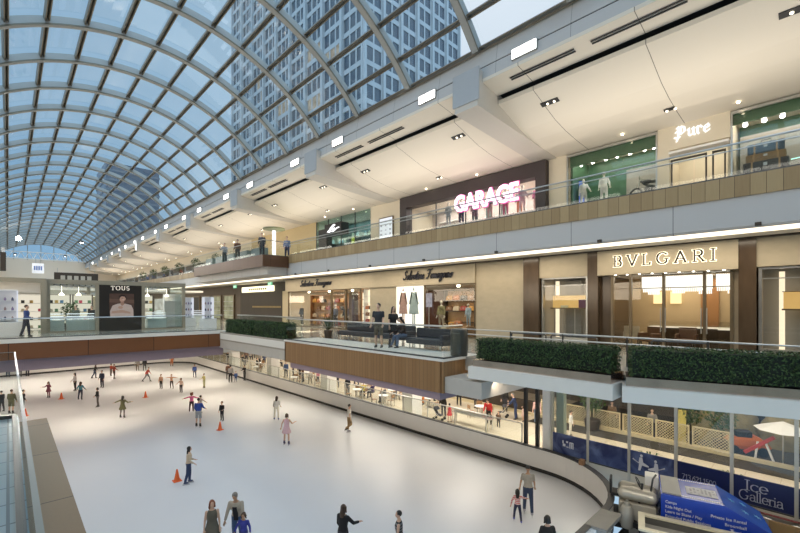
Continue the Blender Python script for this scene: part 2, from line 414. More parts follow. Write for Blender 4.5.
M['shopglass'] = glass('shop_glass', (.97, .97, .95), .03, 0, .12)
M['kioskglass'] = glass('kiosk_glass', (.94, .97, .96), .03, 0, .06)
M['vaultglass'] = glass('vault_glass', (.89, .935, .96), .055, .03, .10)
M['rib'] = mat('rib_paint', (.37, .37, .35), .45, var=.05)
M['ribedge'] = mat('rib_bronze', (.20, .175, .13), .35, .5)
M['black'] = mat('matt_black', (.012, .012, .013), .5)
M['dark'] = mat('dark_brown', (.045, .032, .022), .5)
M['white'] = mat('white_paint', (.80, .79, .77), .45, var=.02)
M['orange'] = mat('cone_orange', (.80, .14, .03), .45)
M['lamp'] = emit('lamp_white', (1, .96, .88), 9)
M['cove'] = emit('cove_light', (1, .88, .68), 2.1)
M['warmlamp'] = emit('lamp_warm', (1, .85, .6), 12)
M['creamwall'] = mat('cream_wall', (.74, .66, .52), .6, var=.03)

# ================================================================ rink
Y0, Y1 = -14.0, 137.0
def arc_pts(cx, cy, r, a0, a1, n=12): return [(cx + r*math.cos(R(a0+(a1-a0)*k/n)), cy + r*math.sin(R(a0+(a1-a0)*k/n))) for k in range(n+1)]
XR, XL, YF, YN = 17.85, -6.0, 61.5, 5.0
rink = arc_pts(XR-3.8, YN+3.8, 3.8, -90, 0) + arc_pts(XR-4.5, YF-4.5, 4.5, 0, 90) + arc_pts(XL+4.5, YF-4.5, 4.5, 90, 180) + arc_pts(XL+3.8, YN+3.8, 3.8, 180, 270)
def offset_ring(path, d):
    out = []; n = len(path)
    for i in range(n):
        p0 = Vector(path[i-1]); p1 = Vector(path[i]); p2 = Vector(path[(i+1) % n])
        t = ((p1-p0).normalized() + (p2-p1).normalized()).normalized()
        nrm = Vector((t.y, -t.x)); out.append((p1.x + nrm.x*d, p1.y + nrm.y*d))
    return out
def wall_ring(name, path, d0, d1, z0, z1, m, keepi=None, kind='structure', **kw):
    a = offset_ring(path, d0); b = offset_ring(path, d1); n = len(path); mb = MB()
    vs = [(x, y, z0) for x, y in a] + [(x, y, z1) for x, y in a] + [(x, y, z1) for x, y in b] + [(x, y, z0) for x, y in b]
    fs = []
    for i in range(n):
        if keepi and not keepi(i): continue
        j = (i+1) % n
        for k in range(4):
            l = (k+1) % 4; fs.append((k*n+i, k*n+j, l*n+j, l*n+i))
    mb.add(vs, fs)
    return mb.build(name, m, kind=kind, **kw)
fb = MB(); fb.add([(x, y, 0) for x, y in rink], [tuple(range(len(rink)))])
fb.build('floor_ice_rink', M['ice'], kind='structure', fix=False)
open_end = lambda i: i != len(rink)-1      # the near side is built apart: boards, then the gate
wall_ring('wall_rink_boards', rink, 0, .16, .17, 1.06, M['board'], open_end)
wall_ring('baseboard_rink_kick_strip', rink, -.015, .17, 0.0, .17, M['kick'], open_end)
wall_ring('trim_rink_board_cap', rink, -.02, .2, 1.06, 1.10, M['cap'], open_end)
for nm, z0, z1, m, e in (('wall_rink_boards_near', .17, 1.06, M['board'], 0), ('baseboard_rink_near', 0, .17, M['kick'], .015), ('trim_rink_cap_near', 1.06, 1.10, M['cap'], .02)):
    g = MB(); g.box(XL+3.8, 12.7, YN-.16-e, YN+e, z0, z1); g.build(nm, m, kind='structure')
# concourse round the rink
g = MB(); g.box(XR+.2, 40, -14, Y1, -.1, .06); g.build('floor_lower_concourse', M['floor1'], kind='structure')
g = MB(); g.box(12.0, XR+.2, -14, YN-.2, -.12, .02); g.build('floor_machine_bay', mat('bay_concrete', (.17, .155, .13), .85, spec=.2, var=.25, scale=1.5), kind='structure')
g = MB(); g.box(-14, 17.6, YF+.25, Y1, -.1, .04); g.build('floor_lower_far', M['floor1'], kind='structure')
g = MB(); g.box(33, 33.4, -14, Y1, 0, 5.6); g.build('wall_lower_right', mat('lower_wall', (.10, .08, .06), .6, var=.3), kind='structure')
g = MB(); g.box(-14, 33, 68, 68.4, 0, 4.6); g.build('wall_lower_far', M['creamwall'], kind='structure')
g = MB(); g.box(-14.2, -14, -14, Y1, -.1, 24); g.build('wall_left', M['creamwall'], kind='structure')
# ================================================================ middle level (eye level)
XE = 10.0
g = MB()
g.box(XE+.02, 40, 8.36, 27.5, H-2.3, Z2); g.box(XE+1.12, 40, -14, 8.36, H-2.2, Z2)
g.build('floor_middle_mall', M['floor2'], kind='structure')
g = MB(); g.box(-14, 40, 27.6, Y1, H-2.56, Z2); g.build('floor_middle_bridge_hall', M['floor2'], kind='structure')
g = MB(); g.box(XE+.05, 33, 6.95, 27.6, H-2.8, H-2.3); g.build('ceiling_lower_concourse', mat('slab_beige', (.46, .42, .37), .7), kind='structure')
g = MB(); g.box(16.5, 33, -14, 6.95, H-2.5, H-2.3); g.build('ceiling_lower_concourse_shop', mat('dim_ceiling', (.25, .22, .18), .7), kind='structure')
g = MB(); g.box(XE+.4, 33, 27.7, Y1, H-3.2, H-2.56); g.build('ceiling_under_bridge_hall', M['soffit'], kind='structure')
# lilac beam under the bridge, wooden front above it
g = MB(); g.box(-14, XE+.4, 27.9, 29.2, H-3.32, H-2.56); g.build('beam_under_bridge', M['purple'], kind='structure')
g = MB(); g.box(-14, 33, 29.2, 60.5, H-2.75, H-2.56); g.build('ceiling_under_bridge', M['purple'], kind='structure')
g = MB(); g.box(-14, XE+.6, 27.44, 27.6, H-2.70, H-1.87); g.build('trim_bridge_wood_front', M['redwood'], kind='structure')
g = MB(); g.box(-14, XE+.6, 27.4, 28.1, H-1.87, Z2+.05); g.build('trim_bridge_edge', M['ledge'], kind='structure')
# terrace: wooden face along the edge and round its end
g = MB(); g.box(XE-.05, XE+.05, 8.4, 18.6, H-2.82, Z2-.06); g.build('trim_terrace_wood_front', M['wood'], kind='structure')
g = MB(); g.box(XE-.05, 11.9, 8.34, 8.44, H-2.82, Z2-.06); g.build('trim_terrace_wood_end', M['woodx'], kind='structure')
g = MB(); g.box(XE-.05, 11.9, 18.5, 18.6, H-2.82, Z2-.06); g.build('trim_terrace_wood_far_end', M['woodx'], kind='structure')
g = MB(); g.box(XE-.08, 11.9, 8.3, 18.64, Z2-.06, Z2+.02); g.build('trim_terrace_edge', M['ledge'], kind='structure')
g = MB(); g.box(XE+.1, XE+1.0, 8.6, 18.3, H-3.1, H-2.82); g.build('beam_under_terrace', M['purple'], kind='structure')
# camera's own walkway on the left, with its stone ledge
g = MB(); g.box(-14, .12, -14, 8.72, Z2-.5, Z2); g.build('floor_walkway', M['walkway'], kind='structure')
g = MB()
g.box(.13, .47, -14, 9.05, Z2-.62, H-1.9); g.box(-14, .13, 8.73, 9.05, Z2-.62, H-1.9)
g.build('trim_walkway_ledge', planks('ledge_board', (.22, .15, .088), (.28, .195, .118), 1.72, 1, .5, gap=.008, gapcol=(.03, .025, .02), var=.5), kind='structure')

# ================================================================ upper level
XU = 15.0
g = MB(); g.box(XU+.02, 40, -14, Y1, Z3-.4, Z3); g.build('floor_upper_mall', M['floor2'], kind='structure')
g = MB(); g.box(XU-.06, XU+.02, -14, Y1, H+3.08, Z3+.12); g.build('trim_upper_oak_band', M['oak'], kind='structure')
g = MB(); g.prism([(XU, H+2.24), (XU+.04, H+2.18), (XU+.16, H+2.18), (XU+.16, H+3.08), (XU, H+3.08)], lambda a, b, d: (a, d, b), Y0, Y1)
g.build('trim_upper_grey_fascia', M['fasc'], kind='structure')
g = MB(); g.box(XU+.16, 33, -14, Y1, H+2.32, H+2.5); g.build('ceiling_middle_mall', M['soffit'], kind='structure')
g = MB(); g.box(XU+.2, XU+1.2, -14, Y1, H+2.195, H+2.215); g.build('trim_cove_lamp_strip', M['cove'], kind='structure')
g = MB(); g.box(XU+1.26, 17.46, -14, Y1, H+2.19, H+2.32); g.build('trim_cove_lip', M['soffit'], kind='structure')
g = MB(); g.box(-14, -3.02, -14, Y1, Z3-.4, Z3); g.box(-3.1, -3.0, -14, Y1, H+2.2, Z3+.12); g.build('floor_upper_left', M['fasc'], kind='structure')
g = MB(); g.box(-14, -3.2, 9.2, Y1, Z2-.4, Z2-.002); g.build('floor_middle_left', M['floor2'], kind='structure')
# bump-out of the upper gallery
g = MB()
g.box(12.9, 13.0, 27.3, 42, H+2.74, H+3.55); g.box(12.9, XU-.07, 41.9, 42, H+2.74, H+3.55); 
g.build('trim_upper_bay_front', M['brownwood'], kind='structure')
g = MB(); g.box(13.0, XU-.07, 27.3, 27.4, H+2.74, H+3.55); g.build('trim_upper_bay_end', planks('upper_bay_dark', (.085, .04, .02), (.11, .055, .03), 1.35, 0, .4, gap=.012), kind='structure')
g = MB(); g.box(13.0, XU-.07, 27.4, 41.9, H+2.78, H+3.5); g.build('floor_upper_bay', M['floor2'], kind='structure')
g = MB(); g.box(13.4, XU-.07, 27.6, 43.5, H+2.2, H+2.76); g.build('ceiling_under_upper_bay', M['fasc'], kind='structure')

# roof fascia, soffit and the sloping gallery ceiling
def run(name, poly, m, y0=Y0, y1=Y1): 
    g = MB(); g.prism(poly, lambda a, b, d: (a, d, b), y0, y1); return g.build(name, m, kind='structure')
run('trim_roof_fascia_upper', [(15.0, H+11.2), (14.85, H+10.35), (15.3, H+10.35), (15.6, H+11.2)], M['rooffasc'])
run('trim_roof_fascia_lower', [(14.85, H+10.30), (14.8, H+9.66), (15.1, H+9.66), (15.1, H+10.30)], M['rooffasc'])
run('trim_roof_fascia_gap', [(14.9, H+10.36), (14.9, H+10.29), (15.2, H+10.29), (15.2, H+10.36)], M['dark'])
run('ceiling_upper_soffit', [(14.8, H+9.66), (16.0, H+9.48), (16.0, H+9.68), (14.8, H+9.8)], M['panel'])
run('ceiling_upper_gallery', [(16.05, H+9.13), (16.6, H+8.98), (17.3, H+8.76), (18.1, H+8.53), (19.2, H+8.35), (20.5, H+8.24), (22.2, H+8.17), (22.2, H+8.4), (19.2, H+8.6), (16.05, H+9.3)], M['panel'])
run('ceiling_upper_slot', [(15.5, H+9.58), (17.4, H+9.58), (17.4, H+9.8), (15.5, H+9.8)], M['black'])
run('ceiling_upper_back', [(22.1, H+8.15), (33, H+8.15), (33, H+8.4), (22.1, H+8.4)], M['cream'])
run('wall_upper_back', [(32.6, Z3), (33, Z3), (33, H+8.2), (32.6, H+8.2)], M['creamwall'])
run('wall_middle_back', [(32.6, Z2), (33, Z2), (33, H+2.4), (32.6, H+2.4)], M['creamwall'])
run('ceiling_left_gallery', [(-3, H+11.2), (-3, H+9.6), (-14, H+7.3), (-14, H+7.6), (-3.4, H+11.2)], M['cream'])
run('roof_right', [(15.3, H+11.25), (40, H+11.25), (40, H+11.4), (15.3, H+11.4)], M['cream'])
# end walls
g = MB(); g.box(-14, 40, -14.3, -14, 0, 30); g.build('wall_behind', M['creamwall'], kind='structure')
# the arch of the far end: cream bulkhead, band of white lattice and glass above it
g = MB(); g.box(-14, 33, Y1, Y1+.4, H+4.2, H+11.4); g.build('wall_far_bulkhead', M['cream'], kind='structure')
g = MB(); g.box(-14, 33, Y1, Y1+.4, Z2, H+2.3); g.build('wall_far_middle', M['creamwall'], kind='structure')
g = MB(); g.box(-14, 33, Y1-.2, Y1+.4, H+2.3, Z3+.3); g.build('wall_far_fascia', M['fasc'], kind='structure')
g = MB(); g.box(-14, 33, Y1+5, Y1+5.3, Z3, H+5); g.build('wall_far_upper', M['creamwall'], kind='structure')

# tapered beams under the gallery ceiling
BEAMS = [10.8 + 12.7*k for k in range(-1, 10)]
for b in BEAMS:
    g = MB()
    top = [(14.45, H+10.15), (14.45, H+8.55)] + [(14.45 + 7.45*t, H + 8.55 - .40*t) for t in (.2, .4, .6, .8, 1.0)]
    top += [(21.9, H+8.3), (19, H+8.7), (16.2, H+9.6), (15.3, H+10.15)]
    g.prism(top, lambda a, c, d: (a, d, c), b-.62, b+.62)
    o = g.build('beam_gallery_bracket', [mat('beam_paint', (.62, .58, .52), .6, var=.02)], kind='structure')
    g = MB(); g.prism([(14.40, H+10.2), (14.40, H+8.8), (14.46, H+8.8), (14.46, H+10.2)], lambda a, c, d: (a, d, c), b-.70, b+.70)
    g.build('trim_beam_end_plate', mat('beam_end', (.42, .44, .46), .45, var=.03), kind='structure')

# ================================================================ glazed barrel vault
CX, CZ, RV = 6.0, H + 3.8, 11.7
STEP = 8.38
RIBY = [10.5 + 4.19*k for k in range(-5, 31)]
def vp(a, r): return (CX + r*math.sin(R(a)), CZ + r*math.cos(R(a)))
proto = None
g = MB()
na = 48; A = [-6*STEP + 12*STEP*k/na for k in range(na+1)]
for (r0, r1, hw, mi) in ((RV-.34, RV+.04, .155, 0), (RV-.36, RV-.30, .172, 1), (RV-.375, RV-.36, .145, 0)):
    g.mi(mi)
    rings = []
    for a in A:
        (xa, za), (xb, zb) = vp(a, r0), vp(a, r1)
        rings.append([(xa, -hw, za), (xb, -hw, zb), (xb, hw, zb), (xa, hw, za)])
    g.loft(rings)
rib = g.build('roof_vault_rib', [M['rib'], M['ribedge']], keep=True, kind='structure')
rib.location.y = RIBY[0]
for y in RIBY[1:]:
    c = rib.copy(); COL.objects.link(c); c.location.y = y
for a in [k*STEP + 1.75 for k in range(-6, 6)] + [-50.28, 50.28]:
    g = MB()
    (x0, z0), (x1, z1) = vp(a, RV-.21), vp(a, RV-.01)
    t = Vector((math.cos(R(a)), 0, -math.sin(R(a)))) * .038
    for s in (-1, 1):
        q = [(x0+t.x*s*2.2-t.x*.7, z0+t.z*s*2.2-t.z*.7), (x0+t.x*s*2.2+t.x*.7, z0+t.z*s*2.2+t.z*.7), (x1+t.x*s*2.2+t.x*.7, z1+t.z*s*2.2+t.z*.7), (x1+t.x*s*2.2-t.x*.7, z1+t.z*s*2.2-t.z*.7)]
        g.mi(0); g.prism(q, lambda p, c, d: (p, d, c), Y0, Y1)
    q = [(x1-t.x*2.6, z1-t.z*2.6), (x1+t.x*2.6, z1+t.z*2.6), (x1+t.x*2.6, z1+t.z*2.6+.03), (x1-t.x*2.6, z1-t.z*2.6+.03)]
    g.mi(1); g.prism(q, lambda p, c, d: (p, d, c), Y0, Y1)
    g.build('roof_vault_purlin', [M['ribedge'], M['rib']], kind='structure', keep=True)
g = MB()
rows = [[(vp(a, RV)[0], y, vp(a, RV)[1]) for a in A] for y in (Y0, Y1)]
vs = rows[0] + rows[1]; n = len(A)
g.add(vs, [(i, i+1, n+i+1, n+i) for i in range(n-1)])
g.build('roof_vault_glass', M['vaultglass'], kind='structure', fix=False)
# glazed gable at the far end and white lattice truss across its foot
g = MB(); g.add([(vp(a, RV-.05)[0], Y1+.05, vp(a, RV-.05)[1]) for a in A], [tuple(range(len(A)))]); g.build('window_far_gable', M['vaultglass'], kind='structure', fix=False)
for k in range(7):
    x = CX - 7.5 + 2.5*k
    g = MB(); g.box(x-.08, x+.08, Y1-.1, Y1+.1, H+11.2, CZ + math.sqrt(RV*RV-(x-CX)**2) - .1); g.build('trim_gable_mullion', M['rib'], kind='structure')
g = MB(); p = 1.5
for zz in (H+11.35, H+13.0): g.box(-3, 15, Y1-2.2, Y1-2.0, zz-.1, zz+.1)
for k in range(12):
    x = -3 + p*k
    g.cyl((x, Y1-2.1, H+11.35), (x+p/2, Y1-2.1, H+13.0), .07, 6); g.cyl((x+p/2, Y1-2.1, H+13.0), (x+p, Y1-2.1, H+11.35), .07, 6)
tag(g.build('lattice_truss', M['white']), 'white lattice girder across the foot of the far glass gable', 'truss')
# ================================================================ people
PENDING = []
def fabric(c, rough=.85): return mat('fabric_%02d_%02d_%02d' % tuple(int(round(x*99)) for x in c), c, rough, var=.12, scale=14, bump=.15)
SKIN = {'light': (.62, .40, .29), 'tan': (.46, .27, .17), 'brown': (.24, .12, .07)}
HAIRC = {'black': (.012, .010, .009), 'brown': (.055, .028, .014), 'grey': (.20, .18, .16), 'fair': (.30, .19, .09), 'red': (.22, .06, .025)}
EYE = mat('eye_dark', (.02, .015, .012), .2); LIP = mat('lip', (.38, .13, .11), .5)
BLADE = mat('skate_blade', (.6, .6, .62), .25, .9)
def person(label, loc, face, h=1.72, skin='light', top=(.3, .3, .3), bottom=(.05, .06, .1), hair='short', hairc='brown', shoe=(.05, .05, .05), sleeve='long', legs='long',
           la=(8, 10, 15), ra=(8, 10, 15), ll=(3, 4, 6), rl=(-3, 4, 6), lean=2, turn=0, skate=True, female=False, group=None, name='person', cat='person', stripe=None, inner=None, dress=False, far=False, headdown=0, mono=None):
    """one continuous body, standing on loc and facing the heading in degrees (0 = +X); hair, clothes and shoes are its children.
    arms: (forward swing, spread, elbow bend); legs: (forward swing, spread, knee bend)"""
    s = h / 1.75
    kid = h < 1.45
    hs = 1.22 if h < 1.25 else (1.12 if kid else 1.0)
    d = lambda sw, ab, side: Vector((side*math.sin(R(ab)), math.cos(R(ab))*math.sin(R(sw)), -math.cos(R(ab))*math.cos(R(sw))))
    base = .06 if skate else .0
    J = {}
    for side, l in ((-1, ll), (1, rl)):
        hip = Vector((side*.088, 0, 0)); kn = hip + d(l[0], l[1], side)*.43; an = kn + d(l[0]-l[2], l[1]*.6, side)*.42
        J[side] = [hip, kn, an]
    zmin = min(J[-1][2].z, J[1][2].z)
    up0 = -zmin + .085 + base
    P = Vector((0, 0, up0))
    for side in J: J[side] = [p + P for p in J[side]]
    T = Matrix.Rotation(-R(lean), 3, 'X')
    B = lambda x, y, z: P + T @ Vector((x, y, z))
    wf = .90 if female else 1.0
    prof = [(-.07, .11, .085), (-.02, .158, .108), (.06, .162, .112), (.17, .132, .092), (.30, .150, .108), (.40, .168*wf, .112), (.47, .158*wf, .088), (.525, .088, .066), (.57, .054, .054), (.63, .050, .052)]
    def torso(mb, z0, z1, g, flare=0):
        rings = []
        for z, rx, ry in prof:
            if z < z0 - 1e-6 or z > z1 + 1e-6: continue
            yo = .012*math.sin(max(0, min(1, (z-.2)/.3))*PI)
            rings.append([tuple(B((rx+g)*math.cos(2*PI*k/14), (ry+g)*math.sin(2*PI*k/14)+yo, z)) for k in range(14)])
        mb.loft(rings)
    arms = {}
    for side, a in ((-1, la), (1, ra)):
        sh = B(side*.182*wf, -.005, .465)
        up = T @ d(a[0], a[1], side); fo = T @ d(a[0]+a[2], a[1]*(.5 if a[1] < 40 else 1), side)
        el = sh + up*.275; wr = el + fo*.245; hd = wr + fo*.075
        arms[side] = [sh, el, wr, hd, fo]
    hm = Matrix.Rotation(R(turn), 3, 'Z') @ Matrix.Rotation(-R(headdown), 3, 'X')
    hc = B(0, .012, .635) + T @ Vector((0, 0, .085*hs))
    HP = lambda x, y, z: hc + T @ (hm @ Vector((x*hs, y*hs, z*hs)))
    # ---- body
    mb = MB(); torso(mb, -.07, .63, 0)
    for side in (-1, 1):
        hip, kn, an = J[side]; sh, el, wr, hd, fo = arms[side]
        mb.cone(hip, kn, .088, .056, 12); mb.ball(kn, .056, n=10, k=6); mb.cone(kn, kn.lerp(an, .35), .054, .058, 10); mb.cone(kn.lerp(an, .35), an, .058, .037, 10); mb.ball(an, .04, n=8, k=6)
        mb.ball(an + Vector((0, .06, -.045)), .04, .12, .035, n=10, k=6)
        mb.ball(sh, .056, n=10, k=6); mb.cone(sh, el, .052, .039, 10); mb.ball(el, .039, n=8, k=6); mb.cone(el, wr, .039, .027, 10); mb.ball(wr, .028, n=8, k=6)
        mb.cone(wr, hd, .03, .036, 8); mb.ball(hd, .034, n=8, k=6)
    M3 = T @ hm
    mb.ball(HP(0, -.008, .03), .076*hs, .094*hs, .090*hs, M=M3, n=14, k=9); mb.ball(HP(0, .018, -.03), .062*hs, .072*hs, .078*hs, M=M3, n=12, k=8)
    mb.cone(HP(0, .08, .015), HP(0, .104, -.022), .010*hs, .019*hs, 6)
    for side in (-1, 1): mb.ball(HP(side*.078, -.005, -.005), .014*hs, .022*hs, .034*hs, n=8, k=6, M=M3)
    # ---- small things joined to the body after its surface is grown: fingers, eyes, mouth
    ex = MB(); ex.mi(0)
    for side in (-1, 1):
        sh, el, wr, hd, fo = arms[side]
        lat = fo.cross(Vector((0, 0, 1)));
        if lat.length < .2: lat = Vector((0, 1, 0))
        lat.normalize(); nrm = fo.cross(lat).normalized()
        for q, (o, ln) in enumerate(((-.027, .062), (-.009, .076), (.009, .072), (.026, .055))):
            p0 = hd + lat*o + fo*.015; p1 = p0 + fo*ln*.55 + lat*o*.2; p2 = p1 + (fo*.75 + nrm*.65*side).normalized()*ln*.5
            ex.tube([p0, p1, p2], [.0095, .0088, .007], 5)
        t0 = wr + fo*.03 - lat*.028; t1 = t0 - lat*.03 + fo*.035; t2 = t1 + fo*.03
        ex.tube([t0, t1, t2], [.011, .010, .008], 5)
    for side in (-1, 1):
        ex.mi(1); ex.ball(HP(side*.031, .079, .012), .0135*hs, .008*hs, .009*hs, n=8, k=5, M=M3)
    ex.mi(2); ex.ball(HP(0, .083, -.055), .024*hs, .009*hs, .008*hs, n=8, k=5, M=M3)
    skm = mono or mat('skin_' + skin, SKIN[skin], .55, var=.05)
    body = mb.build(name, [skm, EYE if not mono else mono, LIP if not mono else mono], smooth=True, keep=True, fix=False)
    body.location = loc; body.rotation_euler = (0, 0, R(face-90)); body.scale = (s, s, s)
    tag(body, label, cat, group)
    PENDING.append((body, .026 if far else .019, ex))
    def piece(nm, fill, m, vox=.021, sm=True):
        g = MB(); fill(g); o = g.build(nm, m, body, smooth=sm, fix=False); PENDING.append((o, vox if not far else .028, None)); return o
    # ---- clothes
    def f_top(g):
        torso(g, -.02 if not dress else -.07, .525, .017)
        for side in (-1, 1):
            sh, el, wr, hd, fo = arms[side]
            if sleeve == 'none': continue
            e2 = el if sleeve == 'long' else sh.lerp(el, .7)
            g.ball(sh, .070, n=10, k=6); g.cone(sh, e2, .068, .056, 10)
            if sleeve == 'long': g.ball(el, .056, n=8, k=6); g.cone(el, el.lerp(wr, .95), .055, .044, 10)
        if dress:
            g.loft([[tuple(P + Vector((rx*math.cos(2*PI*k/18), ry*math.sin(2*PI*k/18), z))) for k in range(18)] for z, rx, ry in ((.2, .14, .10), (0, .19, .15), (-.17, .25, .21), (-.28, .27, .24))])
    tm = fabric(top)
    if stripe: tm = planks('striped_cloth_%d' % len(PENDING), top, top, .09, 2, .8, gap=.5, gapcol=stripe, var=0, world=False)
    o = piece('dress' if dress else 'top', f_top, tm)
    if inner:
        g = MB(); g.loft([[tuple(B(x, y, z)) for x, y in ((-.075, .08), (.075, .08), (.06, .160), (-.06, .160))] for z in (-.05, .2, .42)]); g.build('undershirt', fabric(inner), body)
    if not dress:
        def f_bot(g):
            torso(g, -.07, .06, .020)
            for side in (-1, 1):
                hip, kn, an = J[side]
                e2 = an if legs == 'long' else kn
                g.ball(hip, .102, n=12, k=7); g.cone(hip, kn, .104, .074, 12)
                if legs == 'long': g.ball(kn, .074, n=10, k=6); g.cone(kn, an, .074, .058, 10)
                else: g.cone(hip.lerp(kn, .7), kn, .085, .088, 12)
        piece('trousers' if legs == 'long' else 'shorts', f_bot, fabric(bottom))
    elif bottom:
        def f_bot(g):
            torso(g, -.07, .06, .006)
            for side in (-1, 1):
                hip, kn, an = J[side]; g.cone(hip, kn, .095, .064, 12); g.ball(kn, .064, n=10, k=6); g.cone(kn, an, .064, .046, 10)
        piece('leggings', f_bot, fabric(bottom))
    for side in (-1, 1):
        hip, kn, an = J[side]; g = MB(); tl = an.lerp(kn, .28 if skate else .06)
        g.cone(an + Vector((0, 0, -.06)), tl, .055, .060, 10); g.ball(an + Vector((0, .045, -.045)), .050, .135, .046, n=12, k=7)
        o = piece('ice_skate' if skate else 'shoe', (lambda gg, src=g: gg.add(src.v, src.f)), mono or fabric(shoe, .5), .018)
        if skate:
            b = MB(); c = an + Vector((0, .045, -.085 - .03)); b.box(c.x-.006, c.x+.006, c.y-.15, c.y+.15, c.z-.032, c.z+.03); b.build('blade', BLADE, o)
    # ---- hair
    if hair:
        def f_hair(g):
            if hair == 'cap':
                g.ball(HP(0, -.008, .05), .088*hs, .104*hs, .082*hs, M=M3); g.loft([[tuple(HP(x, y, z)) for x, y in ((-.07, .05), (.07, .05), (.055, .16), (-.055, .16))] for z in (.045, .065)])
                return
            g.ball(HP(0, -.026, .036), .088*hs, .100*hs, .098*hs, M=M3, n=14, k=9)
            if hair in ('long', 'bob'):
                e = -.30 if hair == 'long' else -.10
                g.loft([[tuple(HP(rx*math.cos(2*PI*k/12), y + ry*math.sin(2*PI*k/12), z)) for k in range(12)] for z, rx, ry, y in ((.05, .085, .07, -.04), (-.06, .092, .055, -.055), (-.16 if e < -.2 else -.09, .10, .045, -.075), (e, .065, .03, -.085))])
            if hair in ('long', 'bob'):
                for sx in (-1, 1): g.cone(HP(sx*.074, .012, .06), HP(sx*.088, .012, -.13), .030*hs, .026*hs, 8)
            if hair == 'curly':
                for k in range(16):
                    a = k*2.4; z = .10 - .014*k
                    g.ball(HP(.085*math.cos(a), -.045+.06*math.sin(a) if math.sin(a) < .4 else -.03, z), .05*hs, n=8, k=6)
            if hair == 'tail':
                g.ball(HP(0, -.125, .05), .035*hs); g.cone(HP(0, -.13, .05), HP(0, -.15, -.14), .034*hs, .014*hs, 8)
        nm = 'cap' if hair == 'cap' else 'hair'
        piece(nm, f_hair, mono or (fabric((.03, .03, .035)) if hair == 'cap' else mat('hair_' + hairc, HAIRC[hairc], .45, var=.25, scale=30, bump=.3)), .018)
    return body
def finish_people():
    for o, vox, ex in PENDING:
        m = o.modifiers.new('skin', 'REMESH'); m.mode = 'VOXEL'; m.voxel_size = vox; m.use_smooth_shade = True
        sm = o.modifiers.new('soft', 'SMOOTH'); sm.iterations = 3; sm.factor = .5
    dg = bpy.context.evaluated_depsgraph_get()
    new = [bpy.data.meshes.new_from_object(o.evaluated_get(dg)) for o, v, e in PENDING]
    for (o, v, ex), me in zip(PENDING, new):
        o.modifiers.clear(); old = o.data; mats = [m for m in old.materials]
        if ex:
            bm = bmesh.new(); bm.from_mesh(me)
            for f in bm.faces: f.material_index = 0
            vs = [bm.verts.new(p) for p in ex.v]
            for f, mi in zip(ex.f, ex.m):
                try: ff = bm.faces.new([vs[i] for i in f]); ff.material_index = mi; ff.smooth = True
                except ValueError: pass
            bmesh.ops.recalc_face_normals(bm, faces=bm.faces)
            bm.to_mesh(me); bm.free()
        me.materials.clear()
        for m in mats: me.materials.append(m)
        me.name = o.name; o.data = me
        bpy.data.meshes.remove(old)

def on_ice(px, py, hy, label, face, **kw):
    p = at_z(px, py, 0); t = p.xy.length
    dz = pdir(px, py); tt = -H / dz.z
    hh = (H + (V0 - hy) / FX * tt) * .97
    h = max(1.0, min(1.86, kw.pop('h', hh)))
    return person(label, (p.x, p.y, 0), face, h=h, far=tt > 34, **kw)
def from_head(px, hy, h, label, face, z=0, **kw):
    p = at_z(px, hy, z + h + (.04 if kw.get('skate', True) else 0))
    return person(label, (p.x, p.y, z), face, h=h, **kw)
IN = -46   # heading of someone looking away from the camera to the right; the view axis is 46 degrees
# headings: 46 = away from the camera, 226 = towards it, 136 = towards the photo's left, -44 = towards its right
K = dict
on_ice(11.3, 413.8, 389.8, 'skater in an olive jacket and shorts beside another in black by the glass rail', 60, top=(.10, .10, .055), bottom=(.13, .13, .07), legs='short', hair='short', shoe=(.03,.03,.03), la=(10, 14, 30))
on_ice(23, 411, 390, 'skater in a black jacket next to the orange cone by the glass rail', 0, top=(.012, .012, .014), bottom=(.03, .02, .02), la=(-20, 20, 20), ra=(10, 20, 20), hairc='black')
on_ice(48.5, 398, 382, 'girl in a maroon dress skating with both arms bent', 226, top=(.22, .06, .09), bottom=(.25, .1, .12), dress=True, hair='long', female=True, la=(20, 40, 80), ra=(20, 40, 80), hairc='black')
on_ice(75, 391, 373, 'skater in a white top and black skirt with long dark hair behind the teal jacket', 200, top=(.62, .58, .56), bottom=(.02, .02, .02), hair='long', female=True, hairc='black', la=(10, 35, 30), ra=(5, 15, 40))
on_ice(80.5, 399.8, 382, 'skater in a teal jacket and dark jeans', 60, top=(.06, .20, .26), bottom=(.03, .035, .06), hair='long', female=True, la=(5, 30, 40), ra=(15, 25, 30), ll=(10, 12, 10), rl=(-10, 8, 8))
on_ice(97.6, 407, 388, 'skater in a black top and grey trousers', 180, top=(.015, .015, .015), bottom=(.16, .14, .13), hair='bob', hairc='black', la=(10, 25, 60), ra=(10, 15, 30))
on_ice(94.6, 378.5, 363.5, 'skater in a black coat and blue trousers close to the far boards', 0, top=(.02, .02, .025), bottom=(.05, .07, .12), hair='long', hairc='black', lean=12, ll=(18, 4, 20), rl=(-12, 4, 20), la=(30, 10, 20))
on_ice(102, 388, 370.5, 'skater in a navy jacket and dark trousers standing upright', 226, top=(.035, .045, .085), bottom=(.03, .03, .05), hairc='black')
on_ice(111, 376, 364, 'skater in a red top, left one of the red pair near the far boards', 30, top=(.35, .06, .03), bottom=(.12, .09, .08), la=(20, 15, 40))
on_ice(114, 379, 364.3, 'skater in a dark red top and brown trousers, right one of the red pair', 20, top=(.26, .05, .03), bottom=(.06, .03, .02), ra=(20, 15, 40), ll=(12, 4, 12))
on_ice(147, 382, 366.5, 'skater in a red sweater and grey trousers striding to the right', -30, top=(.40, .07, .05), bottom=(.12, .13, .14), lean=14, ll=(30, 5, 20), rl=(-25, 5, 15), la=(30, 12, 20), ra=(-20, 15, 20), hairc='grey')
